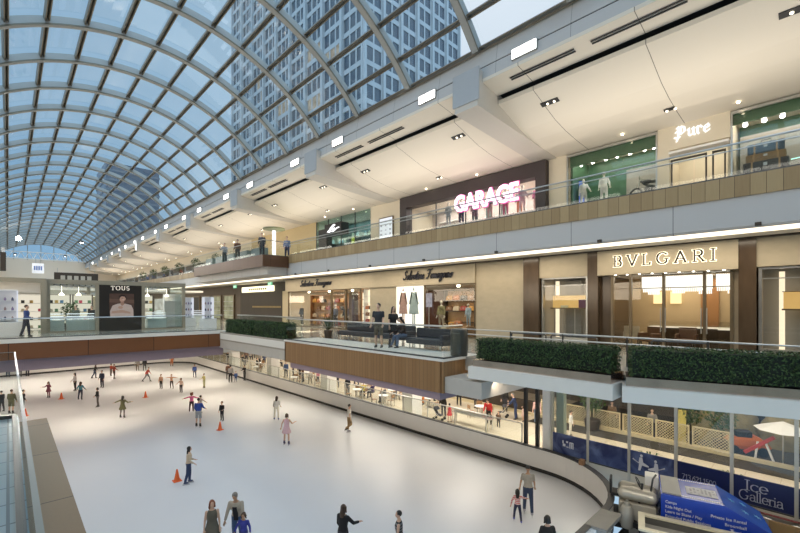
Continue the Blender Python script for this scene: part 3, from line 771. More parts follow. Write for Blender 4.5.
on_ice(137.5, 371, 358.5, 'skater in a grey top standing at the far boards beside one in black', 80, top=(.22, .20, .18), bottom=(.14, .11, .09), la=(10, 20, 20))
on_ice(144.6, 371, 358, 'skater in a black sweater standing at the far boards', 80, top=(.02, .02, .02), bottom=(.05, .05, .05), hairc='black')
on_ice(171.8, 366.5, 354.5, 'skater in an orange coat alone at the far boards', 70, top=(.52, .17, .06), bottom=(.45, .16, .07), la=(10, 15, 40))
on_ice(161, 389, 374.5, 'child in a peach top and black trousers, first of three in peach', 226, top=(.60, .34, .22), bottom=(.02, .02, .02), hairc='brown', female=True)
on_ice(171.5, 388.7, 374.5, 'child in a peach top skating with both arms held straight out', 226, top=(.60, .32, .20), bottom=(.04, .03, .03), la=(10, 85, 5), ra=(10, 85, 5), ll=(8, 14, 8), rl=(-8, 10, 8), female=True, hair='tail')
on_ice(181, 392.8, 378.5, 'child in a pale peach top and dark leggings, third of three in peach', 226, top=(.62, .42, .32), bottom=(.06, .05, .05), la=(5, 20, 10), ra=(20, 40, 10), female=True, hair='bob')
on_ice(194.6, 377.8, 364.5, 'skater in a bright blue top near the far corner of the rink', 240, top=(.05, .10, .34), bottom=(.04, .05, .12), ll=(10, 8, 8), rl=(-10, 8, 8))
on_ice(204, 388, 373.8, 'child in a yellow outfit with black skates', 200, top=(.62, .56, .22), bottom=(.60, .56, .32), la=(20, 25, 70), ra=(20, 15, 60), hairc='black')
on_ice(122.5, 418, 396, 'long haired skater in an olive tunic with one arm stretched out', 50, top=(.115, .11, .05), bottom=(.16, .15, .14), dress=True, hair='long', female=True, hairc='black', la=(8, 68, 8), ra=(20, 45, 70), ll=(4, 8, 6), rl=(-4, 8, 6))
on_ice(191.6, 412, 393, 'curly haired girl in a bright pink top skating with arms out', 70, top=(.78, .16, .34), bottom=(.05, .02, .03), hair='curly', hairc='red', female=True, la=(5, 75, 5), ra=(10, 60, 60), ll=(5, 8, 10))
on_ice(200.5, 413, 396, 'small dark haired child half hidden behind the man in the blue jacket', 30, top=(.55, .45, .4), bottom=(.1, .08, .08), hairc='black', ra=(10, 60, 10))
on_ice(198.5, 427, 398.5, 'man in a royal blue jacket and light shorts', 50, top=(.03, .07, .30), bottom=(.33, .34, .35), legs='short', hairc='black', shoe=(.02,.02,.02), la=(10, 12, 40), ra=(25, 14, 40))
on_ice(222, 421, 402, 'slim skater in all black beside an orange cone', 215, top=(.012, .012, .014), bottom=(.012, .012, .014), la=(20, 14, 60), ra=(5, 10, 15), ll=(6, 5, 10), rl=(-4, 5, 6), hairc='brown')
on_ice(230.5, 382.8, 365.5, 'skater in a light grey top and dark trousers holding the boards with a child', 60, top=(.34, .33, .33), bottom=(.02, .02, .03), la=(20, 12, 40), hairc='black')
on_ice(228, 379.5, 363.5, 'skater in a brown sweater leaning on the boards behind the grey top', 60, top=(.14, .07, .045), bottom=(.03, .03, .03), hairc='black')
on_ice(235.8, 382.5, 371.5, 'child in a blue suit next to the skater in the grey top', 250, top=(.05, .10, .26), bottom=(.05, .09, .22), hairc='brown')
on_ice(244.6, 380.6, 365, 'skater in a black jacket standing alone against the side boards', 200, top=(.015, .015, .015), bottom=(.05, .05, .05), hairc='black', la=(25, 12, 70), ra=(25, 12, 70))
on_ice(276.5, 420, 396.5, 'skater in a white top and white trousers with long brown hair', 50, top=(.70, .68, .62), bottom=(.74, .70, .60), hair='long', female=True, hairc='brown', shoe=(.10, .14, .35), la=(8, 14, 40), ra=(8, 14, 40), ll=(3, 7, 4), rl=(-3, 7, 4))
on_ice(286.5, 445, 414, 'girl in a pale pink dress with bare arms and legs', 40, top=(.62, .42, .46), bottom=None, dress=True, sleeve='none', skin='light', hair='bob', female=True, hairc='brown', shoe=(.08, .07, .14), la=(5, 28, 8), ra=(25, 30, 70), ll=(4, 5, 4), rl=(-2, 6, 4))
on_ice(349, 433, 404.5, 'man in a white shirt and khaki trousers lifting one leg as he glides', -20, top=(.66, .62, .55), bottom=(.27, .18, .085), shoe=(.02, .015, .01), sleeve='short', la=(5, 12, 20), ra=(-15, 25, 30), ll=(0, 2, 4), rl=(12, 12, 75), hairc='black')
on_ice(188.6, 484, 447, 'woman with long dark hair in a cream sweater and jeans facing right beside a cone', -20, top=(.55, .44, .32), bottom=(.03, .05, .12), hair='long', hairc='black', female=True, shoe=(.04, .06, .14), la=(0, 8, 70), ra=(8, 10, 50), ll=(6, 3, 8), rl=(-5, 3, 10))
from_head(212, 501, 1.66, 'woman in a sleeveless olive grey dress with auburn hair', 250, top=(.12, .11, .085), bottom=(.04, .04, .04), dress=True, sleeve='none', hair='long', hairc='red', female=True, la=(8, 10, 10), ra=(8, 10, 15), turn=10, headdown=8)
from_head(237.5, 490, 1.78, 'grey haired man in an open beige jacket and jeans leaning over a child', 226, top=(.42, .37, .30), bottom=(.07, .13, .26), inner=(.015, .015, .02), hair='short', hairc='grey', lean=16, headdown=18, la=(28, 10, 10), ra=(26, 14, 15), skin='tan')
from_head(243.8, 513.5, 1.18, 'child in a royal blue jacket with white sleeve stripes before the grey haired man', 226, top=(.04, .05, .30), bottom=(.04, .05, .20), hair='bob', hairc='brown', headdown=20, la=(10, 25, 15), ra=(10, 30, 15), skin='tan')
from_head(343, 506, 1.68, 'woman in a black top with long flowing hair reaching one arm to the right', 20, top=(.012, .012, .013), bottom=(.03, .03, .04), hair='long', hairc='brown', female=True, ra=(35, 30, 45), la=(10, 10, 30))
from_head(399.5, 512, 1.64, 'dark haired young man in a black tank top with grey stripes', 130, top=(.02, .02, .022), stripe=(.16, .17, .19), bottom=(.05, .05, .06), sleeve='none', hair='short', hairc='black', turn=15)
on_ice(528, 514, 466.5, 'man in a dark cap, grey shirt and jeans leading a small girl by the hand', 30, top=(.35, .33, .29), bottom=(.035, .055, .11), sleeve='short', hair='cap', la=(6, 16, 8), ra=(10, 10, 25), ll=(6, 4, 6), rl=(-14, 4, 12), shoe=(.35, .35, .4), skin='tan')
on_ice(517.5, 521.5, 490.5, 'small girl in a pink striped shirt and blue skates held by the hand', 30, top=(.70, .60, .58), stripe=(.60, .12, .14), bottom=(.025, .03, .07), hair='long', hairc='black', female=True, shoe=(.07, .07, .38), la=(-10, 30, 10), ra=(60, 50, 10), ll=(14, 10, 12), rl=(-16, 10, 14), lean=8)
from_head(547.7, 517, 1.66, 'skater with black bobbed hair in a dark jacket at the bottom edge of the ice', 46, top=(.02, .02, .022), bottom=(.03, .03, .03), hair='bob', hairc='black', female=True, la=(10, 14, 20), ra=(10, 14, 20))
on_ice(1.5, 412, 391, 'skater in a black hoodie at the far left of the rink', 130, top=(.015, .015, .018), bottom=(.04, .04, .05), hairc='black')
for px, c, lb in ((8, (.04, .07, .12), 'dark blue jeans'), (20, (.10, .10, .11), 'grey trousers'), (27.5, (.015, .015, .03), 'black trousers')):
    on_ice(px, 377.8 - .05*px, 361, 'skater in %s standing at the far boards under the bridge' % lb, 60, top=(.06, .06, .08), bottom=c, hairc='black')
# five orange cones
for i, (px, py, lb) in enumerate(((177, 481, 'orange cone beside the woman in the cream sweater, nearest of the five on the ice'), (220, 430, 'orange cone at the feet of the skater in black'), (145.5, 397.5, 'orange cone alone on the ice in front of the three children in peach'), (61.3, 399, 'orange cone between the maroon dress and the teal jacket'), (25.3, 416, 'orange cone beside the skater in black by the glass rail'))):
    p = at_z(px, py, 0)
    t = thing('traffic_cone', lb, 'cone', (p.x, p.y, 0), .3*i, 'cones on the ice')
    g = MB(); g.bev(-.17, .17, -.17, .17, 0, .035, .02); g.build('base', M['orange'], t)
    g = MB(); g.lathe([(.135, .03), (.12, .06), (.10, .16), (.035, .50), (.02, .53)], n=18); g.build('cone_body', M['orange'], t, smooth=True)
# ================================================================ shops and facades
def wp(g, name, m, parent, smooth=False, label=None):
    """part built in world coordinates under an unrotated thing"""
    l = parent.location; g.v = [(x-l.x, y-l.y, z-l.z) for x, y, z in g.v]
    o = g.build(name, m, parent, smooth=smooth)
    if label: o['label'] = label
    return o
def wtext(o, parent):
    l = parent.location - o.location
    for v in o.data.vertices: v.co -= l
    o.location = (0, 0, 0); o.parent = parent; return o
def box1(name, m, x0, x1, y0, y1, z0, z1, **kw): g = MB(); g.box(x0, x1, y0, y1, z0, z1); return g.build(name, m, **kw)
XF = 17.4
def st(name, m, *b): return box1(name, m, *b, kind='structure')
# --- middle level facade: stone piers and bands
st('wall_middle_stone_pier', M['stonewall'], XF, XF+.3, 9.55, 12.36, Z2, H+2.2)
st('wall_middle_stone_pier', M['stonewall'], XF, XF+.3, 18.4, 20.9, Z2, H+1.2)
st('wall_middle_stone_band', M['stonewall'], XF-.12, XF+.3, 12.36, 32.2, H+1.15, H+2.2)
st('wall_middle_partition', M['dark'], XF+.3, 24.5, 9.45, 9.6, Z2, H+2.3)
st('wall_middle_partition', M['creamwall'], XF+.3, 24.5, 32.05, 32.2, Z2, H+2.3)
st('wall_middle_partition', M['marble'], XF+.3, 24.5, 6.2, 6.35, Z2, H+2.3)
st('wall_middle_partition', M['marble'], XF+.3, 24.5, 1.6, 1.75, Z2, H+2.3)
st('wall_middle_shop_back', mat('shop_back_ochre', (.42, .27, .13), .6, var=.1), 24.4, 24.6, -12, 9.5, Z2, H+2.3)
st('wall_middle_shop_back', mat('shop_back_red', (.13, .045, .03), .6, var=.2), 24.4, 24.6, 9.6, 32.2, Z2, H+2.3)
for y0, y1 in ((9.55, 8.80), (6.66, 6.25), (1.86, 1.42)):
    st('pillar_marble', M['marble'], XF-.25, XF+.3, min(y0, y1), max(y0, y1), Z2, H+2.18)
st('wall_marble_panel', M['marble'], XF+.02, XF+.3, 5.79, 6.25, Z2, H+1.15)
st('wall_marble_panel', mat('taupe_panel', (.30, .24, .16), .3, var=.1), XF+.02, XF+.3, 1.86, 2.06, Z2, H+1.2)
st('wall_jewel_sign_band', M['stonewall'], XF-.3, XF+.25, 1.86, 6.25, H+1.18, H+2.16)
st('wall_jewel_window_band', M['stonewall'], XF-.18, XF+.25, 6.66, 8.80, H+1.2, H+2.16)
st('wall_jewel_window_band', M['stonewall'], XF-.18, XF+.25, -6, 1.42, H+1.22, H+2.16)
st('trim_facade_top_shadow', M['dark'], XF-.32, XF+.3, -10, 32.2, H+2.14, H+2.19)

# --- jewellery shop: gold trimmed glass front with serif sign
t = thing('shopfront', 'gold framed glass shopfront of the jewellery store with glowing serif lettering', 'shopfront', (XF, 3.9, Z2))
signmat = emit('sign_glow', (1, .90, .66), 3.0)
for nm, nib, dx, mm, lb in (('lettering_halo', (.20, .15, 0), .305, signmat, 'glowing halo behind the letters'), ('lettering', (.135, .085, 0), .335, M['dark'], 'dark bronze serif lettering')):
    o = letters(nm, 'BVLGARI', SERIF, (XF-dx, 5.62, H+1.50), (0,-1,0), (0,0,1), .40, nib, .03, mm, track=.42, width=3.36)
    wtext(o, t); o['label'] = lb
ys = [5.79, 5.13, 4.02, 2.80, 2.06]
for y in ys:
    g = MB(); g.box(XF-.02, XF+.10, y-.045, y+.045, Z2, H+1.18); wp(g, 'frame_post', M['bronze'], t)
    for zz in (-.9, -.3, .3, .9):
        pass
for a, b in zip(ys[:-1], ys[1:]):
    g = MB(); g.box(XF+.03, XF+.045, b+.045, a-.045, Z2+.05, H+1.18); wp(g, 'glass_pane', M['shopglass'], t)
    g = MB(); g.box(XF+.02, XF+.06, b+.045, a-.045, H+.62, H+.65); wp(g, 'transom', M['bronze'], t)
for y in (3.95, 4.10, 2.88, 2.72):
    g = MB(); g.cyl((XF-.07, y, Z2+.75), (XF-.07, y, Z2+1.65), .018, 8)
    for zz in (.8, 1.6): g.cyl((XF-.07, y, Z2+zz), (XF+.02, y, Z2+zz), .012, 6)
    wp(g, 'door_handle', M['steel'], t)
g = MB(); g.box(XF-.06, XF+.12, 1.99, 5.86, H+1.16, H+1.20); wp(g, 'head_rail', M['bronze'], t)
for k in range(9):
    g = MB(); g.cyl((XF-.2, 5.6-.42*k, H+1.16), (XF-.2, 5.6-.42*k, H+1.18), .035, 10); wp(g, 'downlight', M['lamp'], t)
def vitrine(label, y0, y1, panel, zb=-.5, lit=True):
    """side show window: bronze frame, glass, a lit amber case on a stem, grey back panel"""
    yc = (y0+y1)/2; hw = abs(y1-y0)/2
    t = thing('display_window', label, 'shop window', (XF, yc, Z2))
    g = MB(); 
    for s in (-1, 1): g.box(XF-.05, XF+.12, yc+s*(hw-.04)-.04, yc+s*(hw-.04)+.04, Z2, H+1.2)
    g.box(XF-.05, XF+.12, yc-hw+.08, yc+hw-.08, H+1.14, H+1.2); g.box(XF-.05, XF+.12, yc-hw+.08, yc+hw-.08, Z2, Z2+.35); g.box(XF-.05, XF+.05, yc-hw+.08, yc+hw-.08, H+.83, H+.86)
    wp(g, 'frame', M['steel'], t)
    g = MB(); g.box(XF+.03, XF+.045, yc-hw+.08, yc+hw-.08, Z2+.35, H+1.14); wp(g, 'glass_pane', M['shopglass'], t)
    for s in (-1, 1): g = MB(); g.box(XF+.12, XF+1.2, yc+s*hw-.02, yc+s*hw+.02, Z2, H+1.2); wp(g, 'side_panel', mat('vitrine_side', (.50, .44, .36), .5, var=.06), t)
    g = MB(); g.box(XF+1.2, XF+1.25, yc-hw, yc+hw, Z2, H+1.2); wp(g, 'back_panel', mat('vitrine_back', (.34, .33, .31), .5, var=.08), t)
    g = MB(); g.box(XF+1.0, XF+1.19, yc-.32*hw, yc+.34*hw, Z2+.2, H+1.1); wp(g, 'screen_panel', mat('vitrine_grey', (.26, .26, .255), .4, var=.1), t)
    for s in (-1, 1):
        g = MB(); g.box(XF+.9, XF+1.0, yc+s*.72*hw-.07, yc+s*.72*hw+.07, Z2+.2, H+1.1); wp(g, 'light_strip', emit('vitrine_strip', (1, .84, .60), 1.3), t)
    p0, p1 = panel
    g = MB(); g.box(XF+.62, XF+.80, p0, p1, H-.12, H+.42); wp(g, 'backlit_case', emit('amber_case', (.95, .52, .18), .85, .3, 1.2), t, label='backlit amber case')
    g = MB(); g.box(XF+.42, XF+.80, p0-.03, p1+.03, H-.17, H-.12); g.box(XF+.6, XF+.82, p0-.03, p1+.03, H+.42, H+.44); wp(g, 'case_shelf', M['bronze'], t)
    for s in (.35, .65):
        g = MB(); g.cyl((XF+.7, p0+(p1-p0)*s, Z2), (XF+.7, p0+(p1-p0)*s, H-.17), .02, 8); wp(g, 'case_leg', M['steel'], t)
    return t
vitrine('show window with a backlit amber case between two brown marble pillars', 6.72, 8.76, (7.05, 8.55))
vitrine('show window with a large amber case at the right edge of the mall', -2.2, 1.38, (-1.2, .83))
# stepped jewellery boxes and a framed picture in the first show window
for y, c, lb in ((7.15, (.15, .05, .12), 'dark framed picture with a woman leaning in the amber case'), (7.95, (.78, .66, .44), 'small ivory jewel box in the amber case')):
    g = MB(); g.box(XF+.46, XF+.55, y-.16, y+.16, H-.12, H+(.24 if c[0] < .3 else -.02))
    tag(g.build('picture_frame' if c[0] < .3 else 'jewel_box', mat('jewel_%d' % int(c[0]*99), c, .4, var=.5, scale=9)), lb, 'picture' if c[0] < .3 else 'box')
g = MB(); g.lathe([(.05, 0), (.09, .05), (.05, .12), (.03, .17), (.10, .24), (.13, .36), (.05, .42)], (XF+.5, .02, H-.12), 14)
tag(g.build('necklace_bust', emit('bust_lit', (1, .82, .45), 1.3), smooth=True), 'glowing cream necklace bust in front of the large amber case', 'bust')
# inside the jewellery shop
def chandelier(label, x, y, w, dp):
    t = thing('chandelier', label, 'chandelier', (x, y, H+.35), 0, 'crystal chandeliers')
    g = MB(); g.box(x-dp/2, x+dp/2, y-w/2, y+w/2, H+1.14, H+1.2); wp(g, 'ceiling_plate', M['bronze'], t)
    for k, (d, z0) in enumerate(((0, .55), (.18, .42), (.34, .62))):
        g = MB()
        nn = int(w/.06)
        for i in range(nn):
            yy = y - w/2 + (i+.5)*w/nn; zz = H + z0 + (0, .1, .04, .16)[(i//7) % 4]
            g.box(x-dp/2+d, x-dp/2+d+.02, yy-.02, yy+.02, zz, H+1.14)
        wp(g, 'crystal_strings', emit('crystal', (1, .93, .76), 1.9, .35, 40), t)
    return t
chandelier('wide crystal chandelier behind the glass front of the jewellery store', XF+1.7, 3.95, 2.3, .8)
chandelier('narrower crystal chandelier at the right end of the jewellery store', XF+1.7, 1.95+.35, .75, .8)
def armchair(x, y, rz, label, c):
    t = thing('tub_chair', label, 'chair', (x, y, Z2), rz, 'chairs in the jewellery store')
    m = mat('leather_%d' % int(c[0]*99), c, .5, var=.15)
    g = MB(); g.bev(-.28, .28, -.26, .28, .30, .46, .05); g.build('seat', m, t)
    g = MB(); g.loft([[(sx*(.28-.0), y, z) for sx, y, z in ((-1, -.30, z), (1, -.30, z), (1, -.20, z), (-1, -.20, z))] for z in (.34, .60, .88)]); g.build('backrest', m, t)
    for s in (-1, 1): g = MB(); g.bev(s*.30-.04, s*.30+.04, -.26, .24, .34, .64, .03); g.build('armrest', m, t)
    for sx in (-1, 1):
        for sy in (-1, 1): g = MB(); g.cone((sx*.22, sy*.22, .31), (sx*.24, sy*.24, 0), .025, .014, 8); g.build('leg', M['dark'], t)
    return t
armchair(XF+1.0, 4.75, R(60), 'brown leather tub chair at the left of the jewellery store', (.16, .08, .04))
armchair(XF+1.2, 3.55, R(90), 'brown leather tub chair in the middle of the jewellery store', (.15, .075, .04))
armchair(XF+1.5, 5.45, R(-90), 'cream tub chair beside the door post of the jewellery store', (.62, .52, .36))
def counter(x, y, w, label, d=.7):
    t = thing('display_counter', label, 'counter', (x, y, Z2), 0, 'glass topped counters')
    g = MB(); g.bev(-d/2, d/2, -w/2, w/2, 0, .82, .02); g.build('cabinet', M['marble'], t)
    g = MB(); g.box(-d/2+.02, d/2-.02, -w/2+.02, w/2-.02, .86, 1.08); g.build('glass_top', M['shopglass'], t)
    g = MB(); g.box(-d/2, d/2, -w/2, w/2, .82, .86); g.build('top_tray', emit('tray_lit', (1, .88, .66), .9), t)
    return t
counter(XF+2.4, 4.3, 1.5, 'dark counter at the left in the jewellery store')
counter(XF+2.6, 2.9, 1.2, 'dark counter in the middle of the jewellery store')
counter(XF+1.9, 2.3, .7, 'dark counter at the right in the jewellery store')
for k, (y, c) in enumerate(((5.05, 1), (4.40, 1))):
    g = MB(); g.box(XF+3.62, XF+3.7, y-.20, y+.20, H+.06, H+.60); tag(g.build('wall_lamp_panel', emit('wall_niche', (1, .72, .36), 1.7)), ('left' if k == 0 else 'right') + ' one of two glowing amber niches on the back of the jewellery store', 'light', 'amber wall niches')
st('wall_jewel_inner', mat('jewel_inner', (.62, .46, .26), .5, var=.06), XF+3.7, XF+3.8, 1.75, 6.2, Z2, H+2.2)
st('wall_jewel_inner_panel', mat('jewel_panel', (.42, .20, .07), .5, var=.1), XF+3.6, XF+3.7, 2.9, 3.5, Z2, H+1.1)
st('ceiling_jewel', M['soffit'], XF+.3, XF+3.8, 1.75, 6.2, H+1.21, H+1.3)

# --- fashion shop with script sign
t = thing('shopfront', 'tan stone shopfront with dark script lettering and two show windows', 'shopfront', (XF, 22, Z2))
script = mat('script_navy', (.012, .014, .03), .4)
for y, tx, size, wd in ((17.2, 'Salvatore Ferragamo', .46, 3.35), (29.5, 'Salvatore Ferragamo', .46, 5.2)):
    pass
for y, wd, sz in ((17.55, 3.75, .40), (29.6, 4.4, .36)):
    o = letters('script_lettering', 'Salvatore Ferragamo', SCRIPT, (XF-.16, y, H+1.52), (0,-1,0), (0,0,1), sz*1.25, (.14, .09, 35), .04, script, slant=.25, width=wd)
    wtext(o, t)
for y0, y1 in ((12.36, 16.0), (21.9, 31.9)):
    g = MB(); 
    g.box(XF-.03, XF+.08, y0, y0+.07, Z2, H+1.15); g.box(XF-.03, XF+.08, y1-.07, y1, Z2, H+1.15); g.box(XF-.03, XF+.08, y0+.07, y1-.07, H+1.09, H+1.15); g.box(XF-.03, XF+.08, y0+.07, y1-.07, Z2, Z2+.06)
    if y1 > 25:
        for yy in (23.6, 25.4): g.box(XF-.05, XF+.12, yy-.06, yy+.06, Z2+.06, H+1.09)
    wp(g, 'window_frame', M['bronze'], t)
    g = MB(); g.box(XF+.02, XF+.035, y0+.07, y1-.07, Z2+.06, H+1.09); wp(g, 'glass_pane', M['shopglass'], t)
# backlit poster with two coats
t = thing('lightbox', 'tall backlit white poster of two figures in coats next to the script sign window', 'lightbox', (XF+.1, 17.2, Z2))
g = MB(); g.box(XF+.02, XF+.14, 16.04, 18.36, Z2+.15, H+1.13); wp(g, 'backlit_panel', emit('poster_white', (1, .93, .78), 1.5), t)
def figure_print(g, yc, w, z0, zs, hem): # flat printed silhouette, lies on the poster
    for k, (poly) in enumerate(([(0, .0), (-.16, .05), (-hem, -1.05), (hem, -1.05), (.16, .05)], [(-.05, .1), (0, .3), (.06, .1)], [(-.09, -1.0), (-.09, -1.7), (-.02, -1.7), (-.02, -1.0)], [(.09, -1.0), (.09, -1.7), (.02, -1.7), (.02, -1.0)], [(-.16, .03), (-.30, -.55), (-.22, -.6), (-.1, -.1)], [(.16, .03), (.30, -.55), (.22, -.6), (.1, -.1)])):
        g.prism(poly, lambda a, b, d: (XF+.02-d, yc+a*w, z0+b*zs), 0, .012)
g = MB(); figure_print(g, 17.75, 1.25, H+.72, 1.20, .30); wp(g, 'printed_coat', mat('print_rose', (.38, .24, .20), .6, var=.5, scale=9), t, label='printed figure in a rose patterned coat')
g = MB(); figure_print(g, 16.85, 1.35, H+.74, 1.22, .30); wp(g, 'printed_coat', mat('print_teal', (.30, .38, .37), .6, var=.15, scale=9), t, label='printed figure in a pale teal coat')
# lit shelf bay
def shelf_unit(label, x, y, w, hgt, n, m, z=Z2, d=.4, lit=None, group=None, rz=0, cat='shelf', back=True):
    t = thing('shelf_unit', label, cat, (x, y, z), rz, group)
    g = MB(); g.box(d/2-.03, d/2, -w/2, w/2, 0, hgt); g.build('back_panel', lit or m, t)
    for s in (-1, 1): g = MB(); g.box(-d/2, d/2-.03, s*w/2-.02, s*w/2+.02, 0, hgt); g.build('side_panel', m, t)
    for k in range(n+1): g = MB(); zz = .08 + (hgt-.12)*k/n; g.box(-d/2, d/2-.03, -w/2+.02, w/2-.02, zz-.015, zz+.015); g.build('shelf', m, t)
    return t
lit_back = emit('shelf_back_lit', (1, .86, .58), 1.25)
shelf_unit('bright shelf bay between the stone pier and the far window', XF+.45, 21.4, .95, 2.85, 6, M['white'], lit=lit_back)
HB = {}
def handbag(x, y, z, c, label, group, s=1.0, rz=0):
    key = c
    if key not in HB:
        t = thing('handbag', label, 'handbag', (x, y, z), rz, group)
        m = mat('leather_bag_%02d_%02d_%02d' % tuple(int(q*99) for q in c), c, .35, var=.12)
        g = MB(); g.loft([[(sx*dx, sy*w, zz) for sx, sy in ((-1,-1),(1,-1),(1,1),(-1,1))] for zz, dx, w in ((0, .075, .17), (.03, .09, .19), (.17, .07, .17), (.235, .035, .14))]); g.build('bag_body', m, t)
        g = MB(); g.tube([(0, -.10, .21), (0, -.09, .31), (0, 0, .36), (0, .09, .31), (0, .10, .21)], .010, 6); g.build('handle', m, t)
        g = MB(); g.box(-.085, -.07, -.03, .03, .12, .16); g.build('clasp', M['steel'], t)
        HB[key] = t
    else: t = dup(HB[key], (x, y, z), rz, label, group)
    t.scale = (s, s, s)
    return t
BAGC = [((.55, .28, .06), 'mustard'), ((.30, .05, .04), 'wine red'), ((.62, .52, .38), 'cream'), ((.22, .11, .05), 'brown'), ((.03, .03, .03), 'black'), ((.45, .16, .06), 'rust')]
for i in range(3):
    for k in range(2):
        c, cn = BAGC[(i*2+k) % 6]
        handbag(XF+.4, 21.2+.4*k, Z2+.1+.456*(i+1), c, '%s handbag on the bright shelf bay, %s shelf from the floor' % (cn, ORD[i+1]), 'handbags on the bright shelf bay')
MY1, MY2, MY3 = at_x(441.5, XF+.75), at_x(453.5, XF+.7), at_x(467, XF+1.0)
# window A: mannequins, plinths, hanging shelf of bags, red back wall
MANN = mat('mannequin_gloss', (.70, .66, .58), .3, var=.03)
def mannequin(x, y, z, face, label, top, bottom, h=1.78, **kw):
    return person(label, (x, y, z), face, h=h, top=top, bottom=bottom, hair=None, skate=False, mono=MANN, female=True, name='mannequin', cat='mannequin', far=True, **kw)
for i, (x, y, w_, hh) in enumerate(((XF+.75, MY1, .9, .22), (XF+.8, MY3, .8, .55), (XF+.7, 16.35, .5, .2), (XF+.75, MY2, .55, .5))):
    g = MB(); g.bev(x-.38, x+.38, y-w_/2+.02, y+w_/2-.02, Z2, Z2+hh, .015)
    tag(g.build('plinth', mat('plinth_tan', (.40, .25, .13), .5, var=.06)), ['low tan plinth under the standing mannequin', 'tall tan plinth at the right end of the script sign window', 'low tan plinth at the left end of the script sign window', 'tan plinth under the mustard bag'][i], 'plinth')
mannequin(XF+.75, MY1, Z2+.22, 195, 'mannequin in an olive top and spotted skirt in the script sign window', (.20, .19, .10), (.30, .26, .20), dress=False)
mannequin(XF+1.0, MY3-.1, Z2+.55, 190, 'short mannequin in a pale blue shirt at the right of the window', (.38, .50, .60), (.32, .42, .50), h=1.25)
for i, (y, z, c) in enumerate(((MY2, .5, 0), (MY3+.32, .55, 5), (MY1-.36, .22, 2))):
    handbag(XF+.62, y, Z2+z, BAGC[c][0], '%s handbag on a plinth in the script sign window' % BAGC[c][1], 'handbags in the script sign window', 1.35)
tt = shelf_unit('dark shelf of lit bags deep in the script sign window', XF+2.4, 15.2, 2.3, 2.7, 4, M['dark'], lit=mat('shelf_back_amber', (.5, .3, .14), .5))
for i in range(2):
    for k in range(4):
        c, cn = BAGC[(i*3+k) % 6]
        handbag(XF+2.35, 14.35+.55*k, Z2+.1+.645*(i+2), c, '%s handbag on the %s shelf of the dark bag shelf' % (cn, ('third', 'top')[i]), 'handbags on the dark shelf', 1.25)
SY0, SY1 = at_x(432, XF+.6), at_x(426, XF+.6)
t = thing('screen', 'small upright picture screen beside the mannequin in olive', 'screen', (XF+.6, (SY0+SY1)/2, Z2))
g = MB(); g.bev(XF+.55, XF+.62, SY0, SY1, H-.12, H+.70, .02); wp(g, 'screen_face', emit('small_screen', (.62, .55, .75), .6, .7, 4), t)
g = MB(); g.cyl((XF+.6, (SY0+SY1)/2, Z2), (XF+.6, (SY0+SY1)/2, H-.12), .02, 8); wp(g, 'stand', M['steel'], t)
# window B
shelf_unit('wide wooden shelf along the far script sign window', XF+1.9, 28.6, 5.0, 2.6, 4, mat('shelf_wood', (.36, .17, .07), .45, var=.2), lit=mat('shelf_back_warm', (.58, .36, .17), .5))
for i in range(4):
    for k in range(7):
        if (i*5+k*3) % 4 == 0: continue
        c, cn = BAGC[(i*2+k) % 6]
        handbag(XF+1.85, 26.5+.68*k, Z2+.1+.62*i, c, '%s handbag, %s from right on the %s board of the wide wooden shelf' % (cn, ORD[k], ('floor', 'second', 'third', 'fourth')[i]), 'handbags on the wide wooden shelf', 1.3)
shelf_unit('tall wooden shelf by the corner of the far window', XF+1.5, 23.0, 1.6, 2.7, 5, mat('shelf_wood2', (.40, .20, .09), .45, var=.2), lit=lit_back)
for k in range(6):
    c, cn = BAGC[k]
    handbag(XF+1.45, 22.6+.42*(k % 2), Z2+.1+.52*(1+k//2), c, '%s handbag on the tall wooden shelf by the corner' % cn, 'handbags on the corner shelf', 1.1)
mannequin(XF+.7, 24.5, Z2, 200, 'dark suited mannequin in the far script sign window', (.04, .045, .06), (.03, .03, .04))
mannequin(XF+.8, 26.0, Z2, 200, 'grey suited mannequin next to the frame post of the far window', (.10, .10, .12), (.06, .06, .07))
mannequin(XF+.8, 31.0, Z2, 190, 'mannequin in a long black coat at the far end of the window', (.02, .02, .02), (.03, .03, .03))
for y in (14.2, 24.0, 27.0, 30.0):
    g = MB(); g.cyl((XF+.9, y, H+1.02), (XF+.9, y, H+1.14), .09, 12); tag(g.build('ceiling_spotlight', M['warmlamp']), 'round ceiling spotlight above the script sign window, %s' % {14.2: 'over the mannequin in olive', 24.0: 'over the dark suit', 27.0: 'over the middle bags', 30.0: 'near the black coat'}[y], 'lamp', 'shop spotlights')
st('ceiling_fashion_shop', M['soffit'], XF+.3, 24.4, 9.6, 32.1, H+1.16, H+1.25)

# --- beyond: dark panelled shop with a lit sign, then four lit windows
st('wall_far_shop_dark', planks('far_dark', (.045, .036, .028), (.06, .048, .036), 1.6, 1, .5, gap=.015), 19.5, 19.8, 33.0, 47.0, Z2, H+2.3)
st('wall_far_shop_beige', mat('lit_beige', (.62, .52, .34), .5, var=.08), 18.6, 18.9, 32.3, 35.2, Z2, H+1.3)
st('wall_far_shop_brown', planks('far_brown', (.11, .085, .06), (.13, .10, .075), 2.4, 1, .5, gap=.012), 19.5, 19.8, 47.0, Y1, Z2, H+2.3)
t = thing('shop_sign', 'bright rectangular backlit sign at the top of the dark panelled shop', 'sign', (19.4, 43, H+1.6))
g = MB(); g.box(19.34, 19.5, 38.6, 46.2, H+1.42, H+2.0); wp(g, 'sign_panel', emit('sign_lit', (1, .92, .62), 2.2), t)
letters('lettering', 'GUI', SERIF, (19.33-19.4, 2.2, -.08), (0,-1,0), (0,0,1), .01, (.1, .05, 0), .01, M['dark'], t) if False else None
g = MB()
